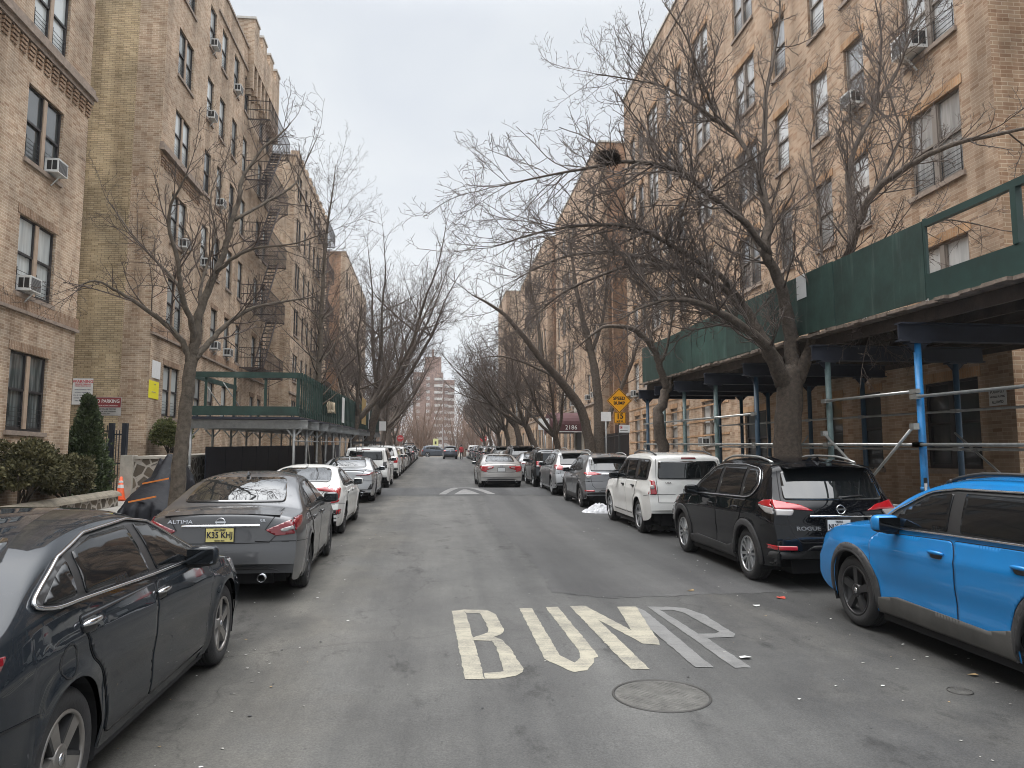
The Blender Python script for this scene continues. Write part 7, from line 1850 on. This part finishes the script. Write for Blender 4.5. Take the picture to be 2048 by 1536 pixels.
for p, up in L_: t.clothe(p, 3.4, (1.0, 2.2), up, 4, D2, start=.28)
t.finish('street_tree', 'double-trunked bare tree just left of the yellow speed sign')

# ---- upright young tree beside the left shed
t = Tree(61, BARK2, TWIG); L_ = []
P = A([(638, 950, 30.5, .16), (634, 860, 30.5, .14), (634, 800, 30.5, .125), (640, 700, 30.5, .105), (646, 580, 30.5, .08), (652, 470, 30.6, .055), (664, 390, 30.7, .03), (672, 330, 30.8, .012)])
main = t.limb(P, wob=.02)
rnd = t.r
for k in range(46):
    f = .26 + .7 * k / 46; i = min(len(main) - 2, int(f * (len(main) - 1))); p, r = main[i]; a = k * 2.4 + rnd.uniform(-.4, .4); L = (1 - f) * 4.2 + .9
    d = Vector((math.cos(a), math.sin(a), .9)); q = [(p, min(r * .5, .045))]
    for s_ in range(1, 5): q.append((p + d.normalized() * L * s_ / 4 + Vector((rnd.uniform(-.1, .1), rnd.uniform(-.1, .1), .05 * s_ * s_ * .6)), max(.006, .04 * (1 - f) * (1 - s_ / 4.6))))
    pa = t.limb(q, 3); t.clothe(pa, 3.4, (.45, 1.1), .5, 3, D2, start=.25)
t.finish('street_tree', 'upright straight-trunked bare tree against the left shed parapet')

# ---- farther street trees: four grown forms, then copies that are trees of their own
def street_tree(seed, lean, h=9.5, r=.2, spread=1.0, bark=BARK):
    t = Tree(seed, bark, TWIG); rnd = t.r; fk = Vector((lean * .5, 0, 2.9)); L_ = []
    t.limb([(Vector((0, 0, -.1)), r * 1.35), (Vector((.02, .0, .5)), r), (Vector((lean * .2, .02, 1.7)), r * .88), (fk, r * .8), (fk + Vector((lean * .1, 0, .4)), r * .4)], wob=.03)
    n = 6
    for k in range(n):
        a = 2 * math.pi * k / n + rnd.uniform(-.4, .4); hh = h * rnd.uniform(.72, 1.0) - 2.9; sp = spread * rnd.uniform(1.6, 3.4)
        dx, dy = math.cos(a) * sp + lean * 1.6, math.sin(a) * sp
        q = [(fk + Vector((0, 0, -.15)), r * .52)]
        for s_ in range(1, 6): f = s_ / 5; q.append((fk + Vector((dx * f ** .8, dy * f ** .8, hh * f ** 1.15)) + Vector((rnd.uniform(-.15, .15), rnd.uniform(-.15, .15), 0)), max(.012, r * .5 * (1 - f) ** .9)))
        pa = t.limb(q); L_.append(pa)
        for b_ in range(2):
            i = int(len(pa) * rnd.uniform(.25, .6)); p, rr = pa[i]; d = Vector((rnd.gauss(0, 1) + lean * .5, rnd.gauss(0, 1), rnd.uniform(.3, 1.1))).normalized(); L = rnd.uniform(1.8, 3.2)
            L_.append(t.limb([(p, rr * .7), (p + d * L * .4 + Vector((0, 0, .1)), rr * .5), (p + d * L * .75 + Vector((0, 0, .3)), rr * .3), (p + d * L + Vector((0, 0, .7)), .01)]))
    for p in L_: t.clothe(p, 3.6, (.8, 1.8), .5, 3, (0, 4.2, 6.0, 5), start=.2)
    return t
GT = 'bare street trees farther along both pavements'
protos = [street_tree(71, 1.3, 11, .24).finish('street_tree', '', GT), street_tree(72, .7, 12, .22, 1.1).finish('street_tree', '', GT), street_tree(73, -1.5, 9.5, .22).finish('street_tree', '', GT), street_tree(74, -1.0, 10.5, .24, 1.1).finish('street_tree', '', GT)]
used_p = set()
def put_tree(pi, x, y, sc, rz, label, z=None, group=GT):
    o = protos[pi]
    if pi in used_p: o = dup_tree(o)
    used_p.add(pi); o.location = (x, y, gz(min(y, YE)) + .1 if z is None else z); o.scale = (sc, sc, sc * random.uniform(.95, 1.08)); o.rotation_euler = (0, 0, rz); setp(o, label, 'tree', group); return o
random.seed(17)
ordn = ['nearest', 'second', 'third', 'fourth', 'fifth', 'sixth', 'seventh']
for k, (y, pi, sc, rz) in enumerate(((43.0, 1, 1.1, .3), (52.0, 0, 1.45, -.2), (60.0, 1, 1.25, 2.0), (68.5, 1, 1.15, .4), (77.5, 1, 1.05, 1.2), (87.0, 1, 1.0, 3.4), (97.0, 1, .85, 2.6))):
    put_tree(pi, -4.65, y, sc, rz, f'bare street tree on the left pavement beyond the upright one, {ordn[k]} of seven')
for k, (y, pi, sc, rz) in enumerate(((40.0, 3, .8, .5), (48.8, 2, 1.12, .1), (57.5, 3, 1.1, -.3), (66.5, 3, 1.0, .3), (76.0, 3, 1.0, .8), (86.5, 3, .95, -.2), (97.5, 3, .85, .4))):
    put_tree(pi, 6.85, y, sc, rz, f'bare street tree on the right pavement beyond the double-trunked one, {ordn[k]} of seven')
# park beyond the avenue
GP = 'trees of the park beyond the avenue'
pk = Tree(81, TWIG_R, TWIG_R)
for k in range(9):
    a = k * 2.4; f = Vector((math.cos(a) * .4, math.sin(a) * .4, 0)); q = [(f * .2, .14)] + [(f * s_ * 1.3 + Vector((0, 0, 1.5 * s_)), .12 * (1 - s_ / 5.2)) for s_ in range(1, 6)]
    pa = pk.limb(q); pk.clothe(pa, 3.2, (1.0, 2.2), .4, 3, (0, 3.4, 4.5, 4), start=.15)
pko = pk.finish('park_tree', '', GP); first = True
side = ['far left', 'left', 'centre left', 'centre', 'centre right', 'right', 'far right']
random.seed(29); n_ = 0
for row, yy in enumerate((131, 140, 151, 164)):
    for k in range(7):
        o = pko if first else dup_tree(pko); first = False; sc = random.uniform(.8, 1.5)
        o.location = (-27 + k * 8.6 + random.uniform(-2.5, 2.5) + row * 2.2, yy + random.uniform(-2.5, 2.5), gz(YE) + .05); o.scale = (sc * 1.15, sc * 1.15, sc); o.rotation_euler = (0, 0, random.uniform(0, 6))
        setp(o, f'reddish bare park tree beyond the avenue, {side[k]} of the {["front", "second", "third", "back"][row]} row', 'tree', GP)
sheet('park_hill', -80, 90, [YE + 16.5, 190, 260], .0, EARTH, lambda y: gz(YE - 3) + .1 + max(0, (y - 170) * .03))
for k, (x, y, sc) in enumerate(((-8.5, 122, 1.35), (11.5, 121, 1.2), (-16, 126, 1.2), (19, 126, 1.2))):
    put_tree((1, 3, 0, 2)[k], x, y, sc, k, ['bare tree at the park edge, left of the avenue view', 'bare tree at the park edge, right of the avenue view', 'bare tree at the park edge, farthest left', 'bare tree at the park edge, farthest right'][k], gz(YE), 'bare trees at the park edge')

# ================================================================== EVERGREENS
def leaf_mat(name, a, b_):
    m = bpy.data.materials.new(name); m.use_nodes = True; t = m.node_tree; b = t.nodes['Principled BSDF']; b.inputs['Roughness'].default_value = .75; b.inputs['Specular IOR Level'].default_value = .25
    g = t.nodes.new('ShaderNodeNewGeometry'); r = t.nodes.new('ShaderNodeValToRGB'); r.color_ramp.elements[0].color = (*a, 1); r.color_ramp.elements[1].color = (*b_, 1)
    tc = t.nodes.new('ShaderNodeTexCoord'); n = _noise(t, tc.outputs['Object'], 2.2, 3, .6); ma = t.nodes.new('ShaderNodeMath'); ma.operation = 'MULTIPLY_ADD'; ma.inputs[1].default_value = .55
    t.links.new(g.outputs['Random Per Island'], ma.inputs[0]); mm = t.nodes.new('ShaderNodeMath'); mm.operation = 'MULTIPLY_ADD'; mm.inputs[1].default_value = .9; mm.inputs[2].default_value = -.25
    t.links.new(n, mm.inputs[0]); t.links.new(mm.outputs[0], ma.inputs[2]); t.links.new(ma.outputs[0], r.inputs[0]); t.links.new(r.outputs[0], b.inputs['Base Color']); return m
YEW = leaf_mat('yew_foliage', (.04, .042, .021), (.155, .14, .068)); ARB = leaf_mat('arborvitae_foliage', (.025, .04, .02), (.10, .125, .055)); BOX_ = leaf_mat('box_foliage', (.04, .06, .02), (.17, .17, .065))
def evergreen(name, label, c, rx, ry, rz_, n, leaf, m, seed, shape='mound', lumps=14, cat='shrub'):
    rnd = random.Random(seed); mb = MB(); o = empty(name, (0, 0, 0), label=label, cat=cat)
    L = []
    for k in range(lumps):
        a = rnd.uniform(0, 6.28); e = rnd.uniform(-.3, 1.2)
        if shape == 'column': h = (k + .5) / lumps; L.append((Vector((math.cos(a) * rx * .22 * (1 - h), math.sin(a) * ry * .22 * (1 - h), (h * 2 - 1) * rz_ * .86)), max(.25, (1 - h) ** .75 + .12) * rx))
        else: L.append((Vector((math.cos(a) * rx * .62 * math.cos(e), math.sin(a) * ry * .62 * math.cos(e), math.sin(e) * rz_ * .55)), rnd.uniform(.32, .55) * min(rx, ry, rz_)))
    for k in range(n):
        p0, rr = rnd.choice(L); d = Vector((rnd.gauss(0, 1), rnd.gauss(0, 1), rnd.gauss(0, 1))).normalized()
        p = Vector(c) + p0 + d * rr * rnd.uniform(.72, 1.08) * (1 + .25 * noise.noise(p0 * 3 + d * 2))
        gd = (d + Vector((rnd.gauss(0, .4), rnd.gauss(0, .4), .55 if shape == 'column' else .15))).normalized(); u = gd.cross(Vector((rnd.gauss(0, 1), rnd.gauss(0, 1), rnd.gauss(0, 1)))).normalized(); s = leaf * rnd.uniform(.6, 1.4)
        v = gd.cross(u)
        mb.add([p - u * s * .28, p + gd * s * .5 - u * s * .42 + v * s * .1, p + gd * s * 1.2, p + gd * s * .5 + u * s * .42 + v * s * .1, p + u * s * .28], [(0, 1, 2, 3, 4)])
    mb.build('foliage', m, o)
    mb = MB()
    for k in range(9):
        p0, rr = rnd.choice(L); b_ = Vector(c) + Vector((rnd.uniform(-.1, .1), rnd.uniform(-.1, .1), -rz_)); e = Vector(c) + p0
        mb.tube([b_, (b_ + e) / 2 + Vector((rnd.uniform(-.1, .1), rnd.uniform(-.1, .1), -.05)), e], [.03, .022, .01], 5)
    mb.build('stems', BARK, o); return o
evergreen('yew_bush', 'broad dark green yew bush behind the low garden wall at the left edge', (-9.15, 17.9, gz(18) + 1.15), .75, 1.6, .85, 15000, .06, YEW, 5, lumps=20)
evergreen('yew_bush', 'smaller green yew bush between the broad one and the pointed evergreen', (-9.2, 20.3, gz(20) + .95), .62, 1.1, .62, 8500, .06, YEW, 6, lumps=14)
evergreen('arborvitae', 'pointed columnar evergreen in front of the parking signs', (-9.75, 22.4, gz(22) + 1.75), .62, .62, 1.62, 9000, .075, ARB, 7, 'column', 16, 'evergreen tree')
evergreen('clipped_bush', 'rounded clipped bush on the stone wall under the turret building window', (-9.2, 27.6, gz(27.6) + 2.15), .62, 1.1, .62, 8000, .055, BOX_, 9, lumps=12)

# ================================================================== PERSON far up the road
def person(x, y, label, jacket, legs, face=0):
    o = empty('person', (x, y, gz(y)), rz=face, label=label, cat='person')
    me = bpy.data.meshes.new('body'); J = {}
    vs = []; es = []; rad = []
    def v(p, r): vs.append(p); rad.append(r); return len(vs) - 1
    pel = v((0, 0, .96), .15); ch = v((0, 0, 1.28), .17); nk = v((0, .01, 1.47), .065); hd = v((0, .02, 1.56), .085); hd2 = v((0, .02, 1.68), .09); es += [(pel, ch), (ch, nk), (nk, hd), (hd, hd2)]
    for s in (-1, 1):
        sh_ = v((s * .19, 0, 1.40), .07); el = v((s * .24, .03, 1.14), .05); wr = v((s * .22, .12, .92), .038); ha = v((s * .21, .15, .84), .04); es += [(ch, sh_), (sh_, el), (el, wr), (wr, ha)]
        hp = v((s * .09, 0, .88), .095); kn = v((s * .10, .06 * s, .50), .065); an = v((s * .10, -.04 * s, .09), .045); ft = v((s * .10, .10 - .04 * s, .05), .045); es += [(pel, hp), (hp, kn), (kn, an), (an, ft)]
    me.from_pydata(vs, es, []); b = bpy.data.objects.new('body', me); COL.objects.link(b); reg(b, o)
    b.modifiers.new('s', 'SKIN')
    for i, sv in enumerate(me.skin_vertices[0].data): sv.radius = (rad[i], rad[i]); sv.use_root = i == 0
    md = b.modifiers.new('d', 'SUBSURF'); md.levels = md.render_levels = 2
    dg = bpy.context.evaluated_depsgraph_get(); dg.update(); m2 = bpy.data.meshes.new_from_object(b.evaluated_get(dg)); b.modifiers.clear(); b.data = m2
    m2.materials.clear()
    for m in (SKIN, jacket, legs): m2.materials.append(m)
    for p in m2.polygons:
        z = p.center.z; p.material_index = 0 if (z > 1.5 or (z < .9 and abs(p.center.x) > .17)) else 1 if z > .86 else 2; p.use_smooth = True
    mb = MB(); mb.lathe([(0, 1.80), (.07, 1.785), (.10, 1.73), (.105, 1.66), (.09, 1.60)], 14, M=Matrix.Translation((0, 0, -.015))); mb.build('hair', DARK_C, o)
    return o
person(3.35, 90, 'person in a red jacket and dark trousers walking beside the far car', RED_C, DARK_C)
